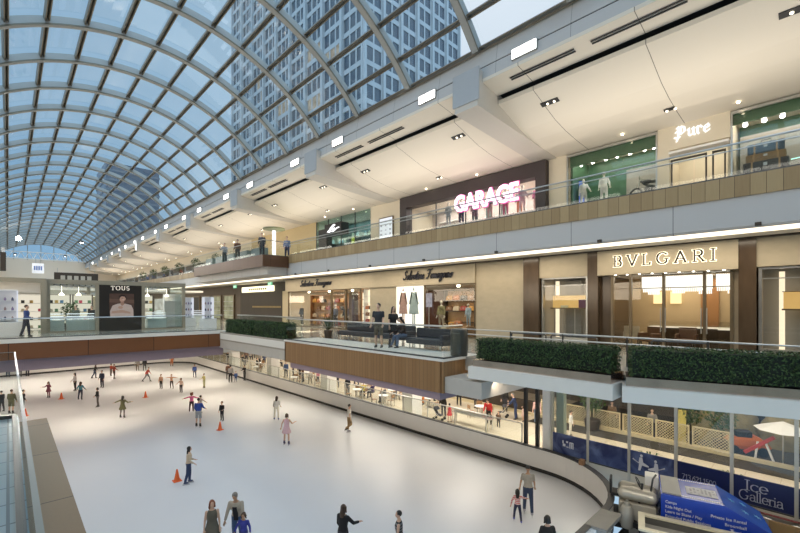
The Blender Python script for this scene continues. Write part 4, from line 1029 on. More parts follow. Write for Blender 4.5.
for k in range(9): g.box(19.30, 19.34, 40.0+.5*k, 40.0+.5*k+.28, H+1.6, H+1.82)
wp(g, 'sign_marks', mat('sign_marks', (.30, .25, .12), .5), t)
g = MB()
for k in range(22): g.box(19.46, 19.5, 37.2+.3*k, 37.2+.3*k+.2, H-.28, H-.1)
tag(g.build('wall_lettering', mat('brass_letters', (.42, .32, .16), .4, .6)), 'small brass lettering low on the dark panelled shop', 'sign')
for i, (px0, px1, dk) in enumerate(((224, 235, 0), (213.5, 222, 0), (202, 211, 0), (184, 192, 0), (193, 200.5, 1))):
    ya, yb = at_x(px1, 19.5), at_x(px0, 19.5)
    t = thing('display_window', ('%s lit shop window to the left of the dark panelled shop' % ORD[i] if not dk else 'dark doorway among the lit shop windows left of the dark panelled shop'), 'shop window', (19.5, (ya+yb)/2, Z2), 0, 'far shop windows')
    g = MB(); e = .25
    g.box(19.36, 19.5, ya, ya+e, Z2, H+1.25); g.box(19.36, 19.5, yb-e, yb, Z2, H+1.25); g.box(19.36, 19.5, ya+e, yb-e, H+1.1, H+1.25); g.box(19.36, 19.5, ya+e, yb-e, Z2, Z2+.1)
    wp(g, 'frame', M['bronze'], t)
    g = MB(); g.box(19.44, 19.46, ya+e, yb-e, Z2+.1, H+1.1); wp(g, 'lit_backdrop', emit('far_window_lit', (.92, .66, .34), .62, .9, .9) if not dk else M['black'], t)
    if not dk:
        for k in range(4):
            g = MB(); g.box(19.30, 19.43, ya+e, yb-e, Z2+.5+.55*k, Z2+.54+.55*k); wp(g, 'shelf', M['steel'], t)
# further shop windows down the hall to the end wall
for k in range(7):
    y = 73 + 9.2*k
    t = thing('display_window', 'distant lit shop window, %s beyond the far row on the right side of the hall' % ORD[k], 'shop window', (19.5, y, Z2), 0, 'distant shop windows')
    g = MB(); g.box(19.4, 19.5, y-3.2, y+3.2, H+1.1, H+1.25); g.box(19.4, 19.5, y-3.2, y-3.0, Z2, H+1.1); g.box(19.4, 19.5, y+3.0, y+3.2, Z2, H+1.1); wp(g, 'frame', M['bronze'], t)
    g = MB(); g.box(19.44, 19.46, y-3, y+3, Z2+.1, H+1.1); wp(g, 'lit_backdrop', emit('distant_lit', (.95, .78, .5), .9, .8, 1.2), t)

# ================================================================ upper level shops
XG = 21.9
ZD = H + 5.28          # top of the display floors behind the upper shop windows
HC = H + 8.2
def up(name, m, *b): return st(name, m, *b)
up('wall_upper_cream', M['creamwall'], XG, XG+.3, 9.62, 10.62, Z3, HC)
up('wall_upper_cream', M['creamwall'], XG, XG+.3, 22.36, 26.2, Z3, HC)
up('wall_upper_cream', M['creamwall'], XG, XG+.3, 2.64, 5.31, H+7.1, HC)
up('wall_upper_cream', M['creamwall'], XG-.02, XG+.3, 4.82, 5.31, Z3, H+7.1)
up('wall_upper_far_yellow', mat('yellow_wall', (.58, .46, .26), .6, var=.04), XG, XG+.3, 34.6, 49.4, Z3, HC)
up('wall_upper_far', M['creamwall'], XG, XG+.3, 49.4, Y1, H+6.6, HC)
for y in (9.6, 5.2, 2.7, 10.6, 22.4, 34.6): up('wall_upper_partition', M['creamwall'], XG+.3, 28, y-.06, y+.06, Z3, HC)
portal = mat('portal_dark', (.05, .038, .040), .5, var=.1)
t = thing('shopfront', 'dark framed upper shopfront with a glowing pink block letter sign', 'shopfront', (XG, 16.5, Z3))
for a, b in ((10.65, 11.25), (21.65, 22.34)): g = MB(); g.box(XG-.35, XG+.3, a, b, Z3, H+8.12); wp(g, 'portal_jamb', portal, t)
g = MB(); g.box(XG-.35, XG+.3, 11.25, 21.65, H+7.30, H+8.12); wp(g, 'portal_head', portal, t)
GY = at_x(455.5, XG-.65); GW = GY - at_x(519.5, XG-.65)
o = block_text('sign_letters', 'GARAGE', (XG-.68, GY, H+6.12), (0,-1,0), (0,0,1), .98, .12, emit('garage_pink', (1, .74, .86), 3.2), width=GW, bold=.035); wtext(o, t); o['label'] = 'glowing pink white block letters'
o = block_text('sign_letter_sides', 'GARAGE', (XG-.66, GY+.03, H+6.10), (0,-1,0), (0,0,1), 1.03, .10, emit('garage_halo', (.9, .16, .42), 1.4), width=GW+.06, bold=.05); wtext(o, t); o['label'] = 'pink glowing rim of the letters'
for y in (GY-.4, GY-GW+.4): g = MB(); g.cyl((XG-.5, y, H+6.9), (XG-.5, y, H+7.30), .03, 6); wp(g, 'sign_bracket', M['dsteel'], t)
for k in range(4):
    a = 11.25 + 2.6*k; b = a + 2.6
    g = MB(); g.box(XG+.08, XG+.095, a+.03, b-.03, Z3, H+7.28); wp(g, 'glass_pane', M['shopglass'], t)
    g = MB(); g.box(XG+.05, XG+.12, b-.03, b+.03, Z3, H+7.30); wp(g, 'mullion', M['dsteel'], t)
up('wall_garage_back', mat('garage_back', (.52, .45, .42), .6, var=.1), XG+3.4, XG+3.6, 10.7, 22.3, Z3, HC)
up('ceiling_garage', M['cream'], XG+.3, XG+3.4, 10.7, 22.3, H+7.48, H+7.56)
ZG = H + 5.62
g = MB(); g.bev(XG+.35, XG+2.6, 10.9, 19.2, Z3, ZG, .02); tag(g.build('display_riser', M['white']), 'long white riser under the row of dressed mannequins in the dark framed shop', 'riser')
GC = [(.10, .12, .14), (.45, .12, .22), (.62, .60, .58), (.05, .05, .06), (.20, .28, .26), (.60, .40, .38), (.03, .04, .09), (.35, .30, .26), (.68, .66, .64), (.14, .05, .08), (.24, .32, .30), (.5, .2, .1), (.3, .32, .36)]
GN = ['charcoal', 'pink', 'white', 'black', 'sage', 'salmon', 'navy', 'taupe', 'ivory', 'plum', 'grey green', 'rust', 'slate']
for i in range(13):
    mannequin(XG+.8+.7*(i % 2), 11.55+.58*i, ZG, 190+7*(i % 3), 'mannequin in a %s top in the dark framed upper shop' % GN[i], GC[i], GC[(i*3+2) % 13], group='mannequins in the dark framed upper shop', la=(5, 12+6*(i % 3), 20+10*(i % 4)), h=1.72)
for i in range(3):
    g = MB(); g.bev(XG+3.1, XG+3.38, 19.6, 21.4, ZD+.5*i+.3, ZD+.5*i+.34, .01); tag(g.build('wall_shelf', M['white']), 'white wall shelf at the left inside the dark framed shop, %s from the bottom' % ORD[i], 'shelf', 'garment wall shelves')
# green tiled shop with gothic lettering
green = mat('green_tile', (.045, .13, .065), .35, var=.75, scale=22)
up('wall_green_back', green, XG+2.4, XG+2.5, -6.7, 2.6, Z3, HC); up('wall_green_back', green, XG+2.4, XG+2.5, 5.3, 9.55, Z3, HC)
up('wall_green_band', green, XG+.2, XG+.3, 5.35, 9.5, H+7.5, HC); up('wall_green_band', green, XG+.2, XG+.3, -4, 2.6, H+7.62, HC)
up('wall_green_side', green, XG+.3, XG+2.4, 9.4, 9.5, Z3, HC)
up('wall_entry_back', M['creamwall'], XG+3.4, XG+3.5, 2.7, 5.2, Z3, HC)
t = thing('shopfront', 'upper shopfront with white blackletter sign and green tiled show windows', 'shopfront', (XG, 3.8, Z3))
PY = at_x(675.5, XG); PW = PY - at_x(711, XG)
o = letters('lettering', 'Pure', GOTHIC, (XG-.02, PY, H+7.55), (0,-1,0), (0,0,1), .52, (.15, .055, 42), .05, emit('pure_white', (1, .98, .95), 1.25), width=PW); wtext(o, t); o['label'] = 'lit white blackletter lettering'
for a, b in ((5.30, 9.6), (-4.5, 2.62)): g = MB(); g.box(XG-.04, XG+.06, a, b, H+8.0, H+8.12); wp(g, 'window_head', M['steel'], t)
for y in (9.56, 5.34, 2.59): g = MB(); g.box(XG-.04, XG+.06, y-.03, y+.03, Z3, H+8.0); wp(g, 'window_post', M['steel'], t)
for a, b in ((5.37, 7.4), (7.43, 9.53), (.2, 2.56), (-2.7, .17)):
    g = MB(); g.box(XG, XG+.015, a, b, Z3, H+8.0); wp(g, 'glass_pane', M['shopglass'], t)
g = MB(); g.box(XG-.3, XG+.2, 2.65, 4.8, H+6.85, H+6.95); wp(g, 'entry_canopy', M['white'], t)
for a, b in ((2.85, 3.2), (3.5, 4.72)):
    for y in (a-.03, b+.03): g = MB(); g.box(XG+.04, XG+.10, y-.03, y+.03, Z3, H+6.66); wp(g, 'door_post', M['dark'], t)
    g = MB(); g.box(XG+.04, XG+.10, a, b, H+6.58, H+6.66); wp(g, 'door_head', M['dark'], t)
wl = emit('spot_white', (1, .96, .9), 22)
for i, y in enumerate((9.0, 8.4, 7.75, 7.2, 6.6, 5.95, 5.55, 2.2, 1.6, 1.05, .45)):
    t = thing('track_spotlight', '%s bright spotlight in the %s green show window, counted from its left end' % (ORD[i] if i < 7 else ORD[i-7], 'left' if i < 7 else 'right'), 'lamp', (XG+.45, y, H+7.55), 0, 'track spotlights')
    g = MB(); g.cyl((XG+.45, y, H+7.6), (XG+.45, y, H+7.9), .05, 10); wp(g, 'lamp_housing', M['dsteel'], t)
    g = MB(); g.ball((XG+.43, y, H+7.58), .085, n=8, k=6); wp(g, 'bulb', wl, t)
grey_bd = mat('grey_backdrop', (.36, .34, .31), .6, var=.03)
g = MB(); g.box(XG+1.7, XG+1.8, 5.45, 7.15, Z3, H+7.15); tag(g.build('backdrop_panel', grey_bd), 'plain grey panel behind the black motorcycle', 'panel')
g = MB(); g.box(XG+1.7, XG+1.8, .4, 2.5, Z3, H+7.5); tag(g.build('backdrop_panel', grey_bd), 'plain grey panel behind the stacked trunks', 'panel')
g = MB(); g.bev(XG+.3, XG+1.65, 5.4, 9.3, Z3, ZD, .02); tag(g.build('display_riser', M['white']), 'white riser under the motorcycle and the two white mannequins', 'riser')
g = MB(); g.bev(XG+.3, XG+1.65, .3, 2.5, Z3, ZD, .02); tag(g.build('display_riser', M['white']), 'white riser under the stacked trunks', 'riser')
t = thing('screen', 'tall blue screen at the left end of the green show window', 'screen', (XG+.9, 9.15, ZD))
g = MB(); g.box(XG+.88, XG+.9, 9.02, 9.30, H+5.6, H+6.85); wp(g, 'screen_face', emit('blue_screen', (.16, .26, .85), .8, .3, 4), t)
g = MB(); g.box(XG+.9, XG+.98, 8.98, 9.34, ZD, H+6.9); wp(g, 'stand', M['black'], t)
mannequin(XG+.8, at_x(583.5, XG+.8), ZD, 200, 'white mannequin in a pale grey suit beside the blue screen', (.62, .62, .62), (.60, .60, .62), la=(15, 30, 30), h=1.6)
mannequin(XG+.8, at_x(604, XG+.8), ZD, 190, 'white mannequin in a white jacket in front of the green tiles', (.78, .77, .75), (.7, .7, .7), la=(10, 20, 20), h=1.75)
t = thing('motorcycle', 'black stripped motorcycle displayed before the plain grey panel', 'motorcycle', (XG+1.0, at_x(650, XG+1.0), ZD), R(90))
for x in (-.62, .62):
    g = MB(); g.tube([(x + .27*math.cos(2*PI*k/20), 0, .33 + .27*math.sin(2*PI*k/20)) for k in range(21)], .05, 6); o = g.build('wheel', M['black'], t, smooth=True)
    g = MB()
    for k in range(6): g.cyl((x, 0, .33), (x+.25*math.cos(k*PI/3), 0, .33+.25*math.sin(k*PI/3)), .012, 5)
    g.build('spokes', M['steel'], o)
g = MB(); g.tube([(-.62, 0, .33), (-.2, 0, .55), (.25, 0, .75), (.42, 0, .95)], .05, 6); g.tube([(-.62, 0, .33), (-.55, 0, .75), (.2, 0, .82)], .04, 6); g.build('frame', M['black'], t)
g = MB(); g.ball((.05, 0, .5), .2, .14, .17); g.build('engine', M['dsteel'], t)
g = MB(); g.ball((.15, 0, .86), .25, .12, .11); g.build('tank', M['black'], t)
g = MB(); g.bev(-.6, -.08, -.11, .11, .78, .88, .03); g.build('saddle', M['dark'], t)
g = MB(); g.tube([(.62, 0, .33), (.45, 0, 1.0)], .035, 6); g.tube([(.36, -.35, 1.12), (.45, -.1, 1.02), (.45, .1, 1.02), (.36, .35, 1.12)], .022, 6); g.build('fork_and_handlebar', M['steel'], t)
TY = at_x(766, XG+.9)
for i, (w_, d_, h_, c, lb) in enumerate(((1.42, .6, .50, (.018, .016, .016), 'black trunk at the bottom of the stack of trunks'), (1.25, .52, .32, (.22, .14, .06), 'tan trunk in the middle of the stack of trunks'), (1.15, .45, .45, (.03, .06, .10), 'blue black doctor bag with a handle on top of the stacked trunks'))):
    z = ZD + .22 + (0, .50, .82)[i]
    t = thing('trunk' if i < 2 else 'travel_bag', lb, 'trunk' if i < 2 else 'bag', (XG+.9, TY, z))
    m = mat('trunk_%d' % i, c, .35, var=.2)
    g = MB(); g.bev(-d_/2, d_/2, -w_/2, w_/2, 0, h_, .03); g.build('trunk_body', m, t)
    for s in (-1, 1): g = MB(); g.box(-d_/2-.012, d_/2+.012, s*w_*.3-.03, s*w_*.3+.03, .005, h_-.002); g.build('strap', mat('strap_tan', (.35, .22, .10), .5), t)
    g = MB(); g.box(-d_/2-.03, -d_/2, -.06, .06, h_*.55, h_*.8); g.build('clasp', M['steel'], t)
    if i == 2: g = MB(); g.tube([(0, -.16, h_), (0, -.14, h_+.15), (0, .14, h_+.15), (0, .16, h_)], .022, 6); g.build('handle', M['black'], t)
g = MB(); g.bev(XG+.5, XG+1.3, TY-.8, TY+.8, ZD, ZD+.22, .02); tag(g.build('plinth', M['dark']), 'low dark plinth under the stacked trunks', 'plinth')
t = thing('neon_tube', 'short mint green light tube right of the stacked trunks', 'lamp', (XG+.9, -.15, ZD))
g = MB(); g.cyl((XG+.9, -.9, H+6.0), (XG+.9, TY-.75, H+5.9), .022, 8); wp(g, 'tube', emit('neon_mint', (.5, 1, .85), 2), t)
g = MB(); g.cyl((XG+.95, -.9, Z3), (XG+.95, -.9, H+6.0), .02, 6); wp(g, 'stand', M['dsteel'], t)
person('person in a red top at the right edge behind the upper railing', (XU+.6, -.13, Z3), 200, h=1.72, top=(.38, .04, .07), bottom=(.08, .06, .06), hair='bob', skate=False, female=True)
t = thing('lightbox', 'tall backlit white poster on the cream wall beside the dark framed upper shop', 'lightbox', (XG, 24.2, Z3))
ya, yb = at_x(394, XG), at_x(380, XG)
g = MB(); g.box(XG-.12, XG, ya, yb, H+4.7, H+7.05); wp(g, 'frame', M['bronze'], t)
g = MB(); g.box(XG-.13, XG-.12, ya+.08, yb-.08, H+4.77, H+6.97); wp(g, 'backlit_sheet', emit('sheet_white', (.93, .96, 1.0), 1.0), t)
g = MB(); random.seed(11)
for i in range(6):
    for k in range(3):
        y = ya+.3+(yb-ya-.6)*k/2; z = H+4.95+.34*i; s = .08+.05*random.random(); g.box(XG-.142, XG-.13, y-s, y+s, z, z+.07+.06*random.random())
wp(g, 'printed_marks', mat('print_pale', (.50, .53, .62), .5), t)
t = thing('shopfront', 'tall glass upper shopfront with a black box sign in white script', 'shopfront', (XG, 30.4, Z3))
for k in range(4):
    a = 26.3 + 2.06*k; b = a + 2.06
    g = MB(); g.box(XG, XG+.02, a+.03, b-.03, Z3, H+8.1); wp(g, 'glass_pane', glass('teal_glass', (.74, .88, .86), .06, 0, .12), t)
    g = MB(); g.box(XG-.03, XG+.06, b-.03, b+.03, Z3, H+8.14); wp(g, 'mullion', M['dsteel'], t)
SA, SB = at_x(341, XG-.9), at_x(324.5, XG-.9)
g = MB(); g.box(XG-.9, XG-.05, SA, SB, H+6.35, H+7.35); wp(g, 'sign_box', M['black'], t, label='black box sign')
o = letters('lettering', 'lv', SCRIPT, (XG-.92, (SA+SB)/2+.75, H+6.6), (0,-1,0), (0,0,1), .60, (.13, .07, 30), .03, emit('sign_white', (1, 1, 1), 2.0), slant=.3, width=1.4) ; wtext(o, t)
g = MB(); g.box(XG-.6, XG-.02, SB+.1, SB+1.5, H+5.3, H+7.1); wp(g, 'black_panel', M['black'], t)
up('wall_teal_shop_back', mat('teal_back', (.16, .23, .23), .5, var=.5, scale=1.2), XG+3, XG+3.2, 26.3, 34.6, Z3, HC)
for i, (y, w_, h_, c, lb) in enumerate(((33.6, 1.4, 2.4, (.02, .02, .02), 'black cabinet at the far end of the tall glass shop'), (31.6, 1.2, 2.3, (.30, .31, .30), 'grey cabinet under the black box sign'), (29.6, 1.0, 2.7, (.04, .05, .06), 'dark cabinet in the middle of the tall glass shop'), (27.6, 1.5, 2.6, (.06, .09, .14), 'navy cabinet near the cream wall in the tall glass shop'))):
    t = thing('cabinet', lb, 'cabinet', (XG+1.0, y, Z3)); m = mat('cab_%d' % i, c, .4)
    g = MB(); g.bev(-.3, .3, -w_/2, w_/2, 0, h_, .02); g.build('carcass', m, t)
    for s in (-1, 1): g = MB(); g.box(-.325, -.3, s*w_/4-w_/4+.02, s*w_/4+w_/4-.02, .06, h_-.06); g.build('door', m, t)
    for k in range(3):
        g = MB(); yy = y - w_*.35 + w_*.35*k; g.lathe([(.10, h_), (.13, h_+.1), (.09, h_+.3), (.05, h_+.42)], (XG+1.0, yy, Z3), 10)
        tag(g.build('vase', emit('lit_vase_%d' % ((i+k) % 3), ((.85, 1, .95), (.9, .9, .7), (.5, .75, .8))[(i+k) % 3], .8), smooth=True), 'glowing vase on the %s, %s from its right end' % (lb.split(' in ')[0].split(' at ')[0].split(' near ')[0].split(' under ')[0], ORD[k]), 'vase', 'vases in the tall glass shop')
t = thing('poster', 'small bright yellow poster standing in the tall glass shop', 'poster', (XG+.5, 28.6, Z3))
ya, yb = at_x(355.5, XG+.5), at_x(351.5, XG+.5)
g = MB(); g.box(XG+.48, XG+.5, ya, yb, H+5.1, H+6.1); wp(g, 'sheet', emit('yellow_poster', (.9, .85, .05), .7), t)
g = MB(); g.box(XG+.5, XG+.54, ya, yb, Z3, H+6.1); wp(g, 'stand', M['dsteel'], t)
cy = at_x(274, 17.0)
t = thing('column_lamp', 'tall glowing white column with a round green disc on top on the upper level', 'lamp', (17.0, cy, Z3))
g = MB(); g.cyl((0, 0, 0), (0, 0, 3.05), .16, 16); g.build('lit_column', emit('column_white', (1, .98, .94), 1.5), t, smooth=True)
g = MB(); g.lathe([(.4, 3.05), (.95, 3.14), (.95, 3.24), (.4, 3.3)], n=24); g.build('disc', mat('disc_green', (.16, .18, .08), .5, var=.6, scale=8), t, smooth=True)
random.seed(5)
for k in range(9):
    y = 54 + 9.2*k
    t = thing('shopfront', 'distant upper shopfront on the right side of the hall, %s past the yellow wall' % ORD[k], 'shopfront', (XG, y, Z3), 0, 'distant upper shopfronts')
    c = random.choice([(.9, .78, .55), (.7, .85, .82), (.85, .8, .7)])
    for a in (-4.5, 4.1): g = MB(); g.box(XG-.1, XG+.1, y+a, y+a+.4, Z3, H+6.6); wp(g, 'jamb', M['dark'], t)
    g = MB(); g.box(XG+.1, XG+.14, y-4.1, y+4.1, Z3, H+6.5); wp(g, 'lit_backdrop', emit('upper_lit_%d' % int(c[0]*99), c, .55, .9, .8), t)
    g = MB(); g.box(XG-.12, XG+.1, y-2.5, y+2.5, H+5.8, H+6.5); wp(g, 'sign_board', M['dark'], t)
# ================================================================ railings
def railing(label, p0, p1, z0, z1, bay=1.5, hand=True, low=None, group='glass railings', cat='railing', post=False):
    """glass railing between two plan points: clear panels, thin clamps, a steel handrail on top"""
    a = Vector((p0[0], p0[1], 0)); b = Vector((p1[0], p1[1], 0)); Ln = (b-a).length; ang = math.atan2(b.y-a.y, b.x-a.x)
    t = thing('glass_railing', label, cat, (a.x, a.y, z0), ang, group)
    n = max(1, round(Ln/bay)); w_ = Ln/n; hh = z1-z0
    for k in range(n):
        g = MB(); g.box(k*w_+.012, (k+1)*w_-.012, -.008, .008, .03, hh-.03); g.build('glass_panel', M['glass'], t)
    if post:
        for k in range(n+1): g = MB(); g.box(k*w_-.025, k*w_+.025, -.03, .03, 0, hh); g.build('post', M['steel'], t)
    if hand: g = MB(); g.cyl((0, 0, hh), (Ln, 0, hh), .03, 8); g.build('handrail', M['steel'], t)
    if low: g = MB(); g.cyl((0, low[0], low[1]-z0), (Ln, low[0], low[1]-z0), .02, 8); g.build('lower_rail', M['steel'], t)
    g = MB(); g.box(0, Ln, -.025, .025, .0, .05); g.build('base_shoe', M['dsteel'], t)
    return t
railing('glass railing along the wooden front of the terrace', (XE+.02, 18.56), (XE+.02, 8.42), Z2+.02, H-.68)
railing('short glass railing across the near end of the terrace', (XE+.02, 8.38), (11.0, 8.38), Z2+.02, H-.68)
railing('glass railing behind the two far hedges', (XE+1.0, 27.0), (XE+1.0, 18.7), Z2, H-.66)
railing('glass railing along the front of the wooden bridge', (-13.5, 27.75), (XE+.3, 27.75), Z2+.07, H-.68, 2.4)
o = railing('glass railing on the oak band of the upper level', (XU, -5), (XU, 27.2), Z3+.12, H+4.62, 1.55, low=(.09, H+4.42))
railing('glass railing of the upper level beyond the wooden bay', (XU, 42.2), (XU, 100), Z3+.12, H+4.62, 2.9)
railing('glass railing along the wooden upper bay', (12.95, 42), (12.95, 27.35), Z3, H+4.62, 1.6)
railing('short glass railing at the near end of the wooden upper bay', (12.98, 27.35), (14.9, 27.35), Z3, H+4.62, 1.0)
# camera-side corner of clear glass
t = thing('glass_railing', 'frameless glass railing with a bright edge at the left beside the stone ledge', 'railing', (.075, 8.69, Z2))
g = MB(); g.box(-.009, .009, -10, 0, .02, H-.73-Z2); g.build('glass_panel', glass('edge_glass', (.93, .96, .96), .025, 0, .04), t)
g = MB(); g.box(-.010, .010, -10, 0, H-.735-Z2, H-.728-Z2); g.build('bright_edge', mat('edge_green', (.20, .235, .23), .35), t)
g = MB(); g.box(-3, -.012, -.009, .009, .02, H-.73-Z2); g.build('glass_panel', glass('edge_glass'), t)
g = MB(); g.box(-3, -.012, -.010, .010, H-.735-Z2, H-.728-Z2); g.build('bright_edge', mat('edge_green', (.20, .235, .23), .35), t)
g = MB(); g.box(-.03, .03, -10, .03, -.0, .05); g.box(-3, -.03, -.03, .03, 0, .05); g.build('base_shoe', M['dsteel'], t)
# steel guard behind the near hedges
t = thing('guard_rail', 'steel guard rail with two bars running behind the near hedges', 'railing', (12.6, 2.5, Z2))
g = MB()
for zz in (.64, .83): g.cyl((12.6, -2, Z2+zz), (12.6, 9.6, Z2+zz), .022, 8)
wp(g, 'bars', M['steel'], t)
for k in range(7): g = MB(); g.box(12.58, 12.62, -1.75+1.85*k-.02, -1.75+1.85*k+.02, Z2, Z2+.83); wp(g, 'post', M['dsteel'], t)
for k in range(6): g = MB(); g.box(12.593, 12.607, -1.70+1.85*k, .05+1.85*k, Z2+.05, Z2+.60); wp(g, 'glass_panel', M['glass'], t)
for (y0, y1, lb) in ((7.0, 8.4, 'bent steel hoop rail in front of the show window, far one'), (5.2, 6.8, 'bent steel hoop rail in front of the show window, near one'), (2.2, 3.6, 'bent steel hoop rail in front of the jewellery store')):
    g = MB(); g.tube([(14.2, y0, Z2), (14.2, y0, Z2+.62), (14.2, y0+.04, Z2+.66), (14.2, y1-.04, Z2+.66), (14.2, y1, Z2+.62), (14.2, y1, Z2)], .025, 6); tag(g.build('hoop_rail', M['dsteel']), lb, 'railing')

# ================================================================ planters and hedges
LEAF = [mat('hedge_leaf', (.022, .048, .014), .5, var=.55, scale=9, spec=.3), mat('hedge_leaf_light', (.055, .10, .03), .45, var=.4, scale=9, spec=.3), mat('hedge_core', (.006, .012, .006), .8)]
def hedge(label, p0, p1, depth, z0, z1, n, leaf=.045):
    """clipped hedge: dark inside, thousands of small leaves lying every way on its faces"""
    a = Vector((p0[0], p0[1], 0)); b = Vector((p1[0], p1[1], 0)); Ln = (b-a).length; ang = math.atan2(b.y-a.y, b.x-a.x); hh = z1-z0
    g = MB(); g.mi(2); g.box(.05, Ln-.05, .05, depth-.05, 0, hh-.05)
    rnd = random.Random(int(Ln*100))
    A = [Ln*hh, Ln*depth, depth*hh, depth*hh, Ln*hh]; tot = sum(A)
    for i in range(n):
        q = rnd.random()*tot; f = 0
        while q > A[f] and f < 4: q -= A[f]; f += 1
        u, v = rnd.random(), rnd.random(); j = rnd.uniform(-.05, .035)
        p, nr = ((Vector((u*Ln, -j, v*hh)), Vector((0,-1,.25))), (Vector((u*Ln, v*depth, hh+j)), Vector((0,0,1))), (Vector((-j, u*depth, v*hh)), Vector((-1,0,.25))), (Vector((Ln+j, u*depth, v*hh)), Vector((1,0,.25))), (Vector((u*Ln, depth+j, v*hh)), Vector((0,1,.25))))[f]
        d = (nr + Vector((rnd.uniform(-1,1), rnd.uniform(-1,1), rnd.uniform(-.6,1)))*.9).normalized()
        s = leaf*rnd.uniform(.7, 1.25); e = d.orthogonal().normalized(); e = (Matrix.Rotation(rnd.random()*6.28, 3, d) @ e); k = d.cross(e)
        g.mi(1 if rnd.random() < .42 else 0)
        g.add([tuple(p - e*s), tuple(p + k*s*.5 + d*s*.15), tuple(p + e*s), tuple(p - k*s*.5 + d*s*.15)], [(0, 1, 2, 3)])
    o = g.build('hedge', LEAF, keep=True, fix=False); o.location = (a.x, a.y, z0); o.rotation_euler = (0, 0, ang)
    return tag(o, label, 'hedge')
def trough(label, p0, p1, w_, copper=True):
    a = Vector((p0[0], p0[1], 0)); b = Vector((p1[0], p1[1], 0)); Ln = (b-a).length; ang = math.atan2(b.y-a.y, b.x-a.x)
    t = thing('planter_trough', label, 'planter', (a.x, a.y, H-2.21), ang)
    g = MB(); g.bev(0, Ln, 0, w_, 0, .36, .012); g.build('trough_body', M['ledge'], t)
    if copper: g = MB(); g.box(.08, Ln-.08, .13, w_-.05, .36, .56); g.build('mirror_box', mat('copper_mirror', (.72, .58, .50), .04, .95, var=.3, scale=2), t)
    return t
# local +y of each trough points away from the rink
trough('white planter trough under the middle hedge, nearer the terrace', (XE, 7.4), (XE, 3.32), 1.1)
trough('white planter trough under the long hedge at the right edge', (XE+.03, 3.13), (XE+2.72, -5.2), 1.1)
trough('white planter trough under the two far hedges', (XE, 27.3), (XE, 18.68), 1.0, False)
hedge('clipped dark hedge between the terrace and the long right hedge', (XE+.22, 7.25), (XE+.22, 3.42), .62, H-1.62, H-1.03, 7500, .032)
hedge('long clipped dark hedge at the right edge in front of the jewellery store', (XE+.22, 3.02), (XE+2.85, -5.2), .62, H-1.62, H-.99, 16000, .030)
hedge('clipped hedge next to the terrace, nearer one of the two far hedges', (XE+.1, 22.6), (XE+.1, 18.8), .6, H-1.85, H-.95, 4500, .05)
hedge('clipped hedge next to the bridge, farther one of the two far hedges', (XE+.1, 26.6), (XE+.1, 22.9), .6, H-1.85, H-.95, 4500, .05)

# ================================================================ terrace furniture and people
def sofa(label, x, y0, y1, rz=0):
    t = thing('bench_sofa', label, 'sofa', (x, (y0+y1)/2, Z2), rz, 'charcoal sofas on the terrace')
    hw = abs(y1-y0)/2; m = mat('sofa_charcoal', (.045, .047, .055), .7, var=.1)
    g = MB(); g.bev(-.38, .38, -hw, hw, .22, .44, .04); g.build('seat', m, t)
    g = MB(); g.bev(.22, .40, -hw, hw, .44, .82, .05); g.build('backrest', m, t)
    g = MB(); g.bev(-.36, .38, -hw, -hw+.14, .44, .62, .04); g.build('armrest', m, t)
    for s in (-1, 1):
        for q in (-.3, .3): g = MB(); g.cyl((q, s*(hw-.15), 0), (q, s*(hw-.15), .22), .025, 8); g.build('leg', M['steel'], t)
    return t
sofa('long charcoal sofa on the terrace behind the standing couple', 12.6, 12.4, 17.3)
sofa('charcoal sofa on the terrace beside the seated woman in jeans', 11.9, 9.7, 11.6)
p = at_z(378.5, 350, Z2); person('man in a dark shirt and khaki shorts standing on the terrace', (10.9, at_x(378.5, 10.9), Z2), 210, h=1.80, top=(.025, .028, .035), bottom=(.14, .12, .09), legs='short', skate=False, sleeve='short', hairc='black', turn=-20, la=(10, 8, 30), ra=(10, 8, 30))
person('woman with long dark hair in a black dress standing beside the man in khaki shorts', (11.7, at_x(393, 11.7), Z2), 250, h=1.66, top=(.02, .02, .024), bottom=(.05, .05, .06), dress=True, hair='long', hairc='black', skate=False, female=True, sleeve='short', la=(20, 10, 60))
person('woman with black hair in jeans sitting on the end of the near sofa', (11.75, at_x(404, 11.75), Z2), 170, h=1.62, top=(.03, .025, .025), bottom=(.10, .14, .22), hair='long', hairc='black', skate=False, female=True, ll=(84, 6, 78), rl=(80, 8, 60), la=(40, 10, 40), ra=(40, 10, 40), lean=14, headdown=15)
t = thing('litter_bin', 'dark round litter bin at the near end of the terrace', 'bin', (11.1, at_x(459, 11.1), Z2))
g = MB(); g.lathe([(.27, 0), (.29, .05), (.29, .84), (.27, .88)], n=20); g.build('bin_body', mat('bin_grey', (.055, .06, .055), .35, .3), t, smooth=True)
g = MB(); g.lathe([(.28, .88), (.26, .93), (.12, .95), (.10, .92)], n=20); g.build('lid', M['dsteel'], t, smooth=True)
t = thing('potted_plant', 'spiky dark green plant in a pot at the far end of the long sofa', 'plant', (12.2, 18.1, Z2))
g = MB(); g.lathe([(.18, 0), (.24, .4), (.22, .42)], n=16); g.build('pot', M['dark'], t, smooth=True)
g = MB(); rr = random.Random(3)
for k in range(60):
    a = rr.random()*6.28; e = rr.uniform(.15, .55); z = rr.uniform(.7, 1.25); d = Vector((math.cos(a), math.sin(a), 0)); s = d.cross(Vector((0,0,1)))*.03
    g.add([tuple(Vector((0,0,.38))), tuple(d*e*.5 + s + Vector((0,0,z*.75))), tuple(d*e + Vector((0,0,z))), tuple(d*e*.5 - s + Vector((0,0,z*.75)))], [(0,1,2,3)])
g.build('foliage', LEAF[0], t, fix=False)

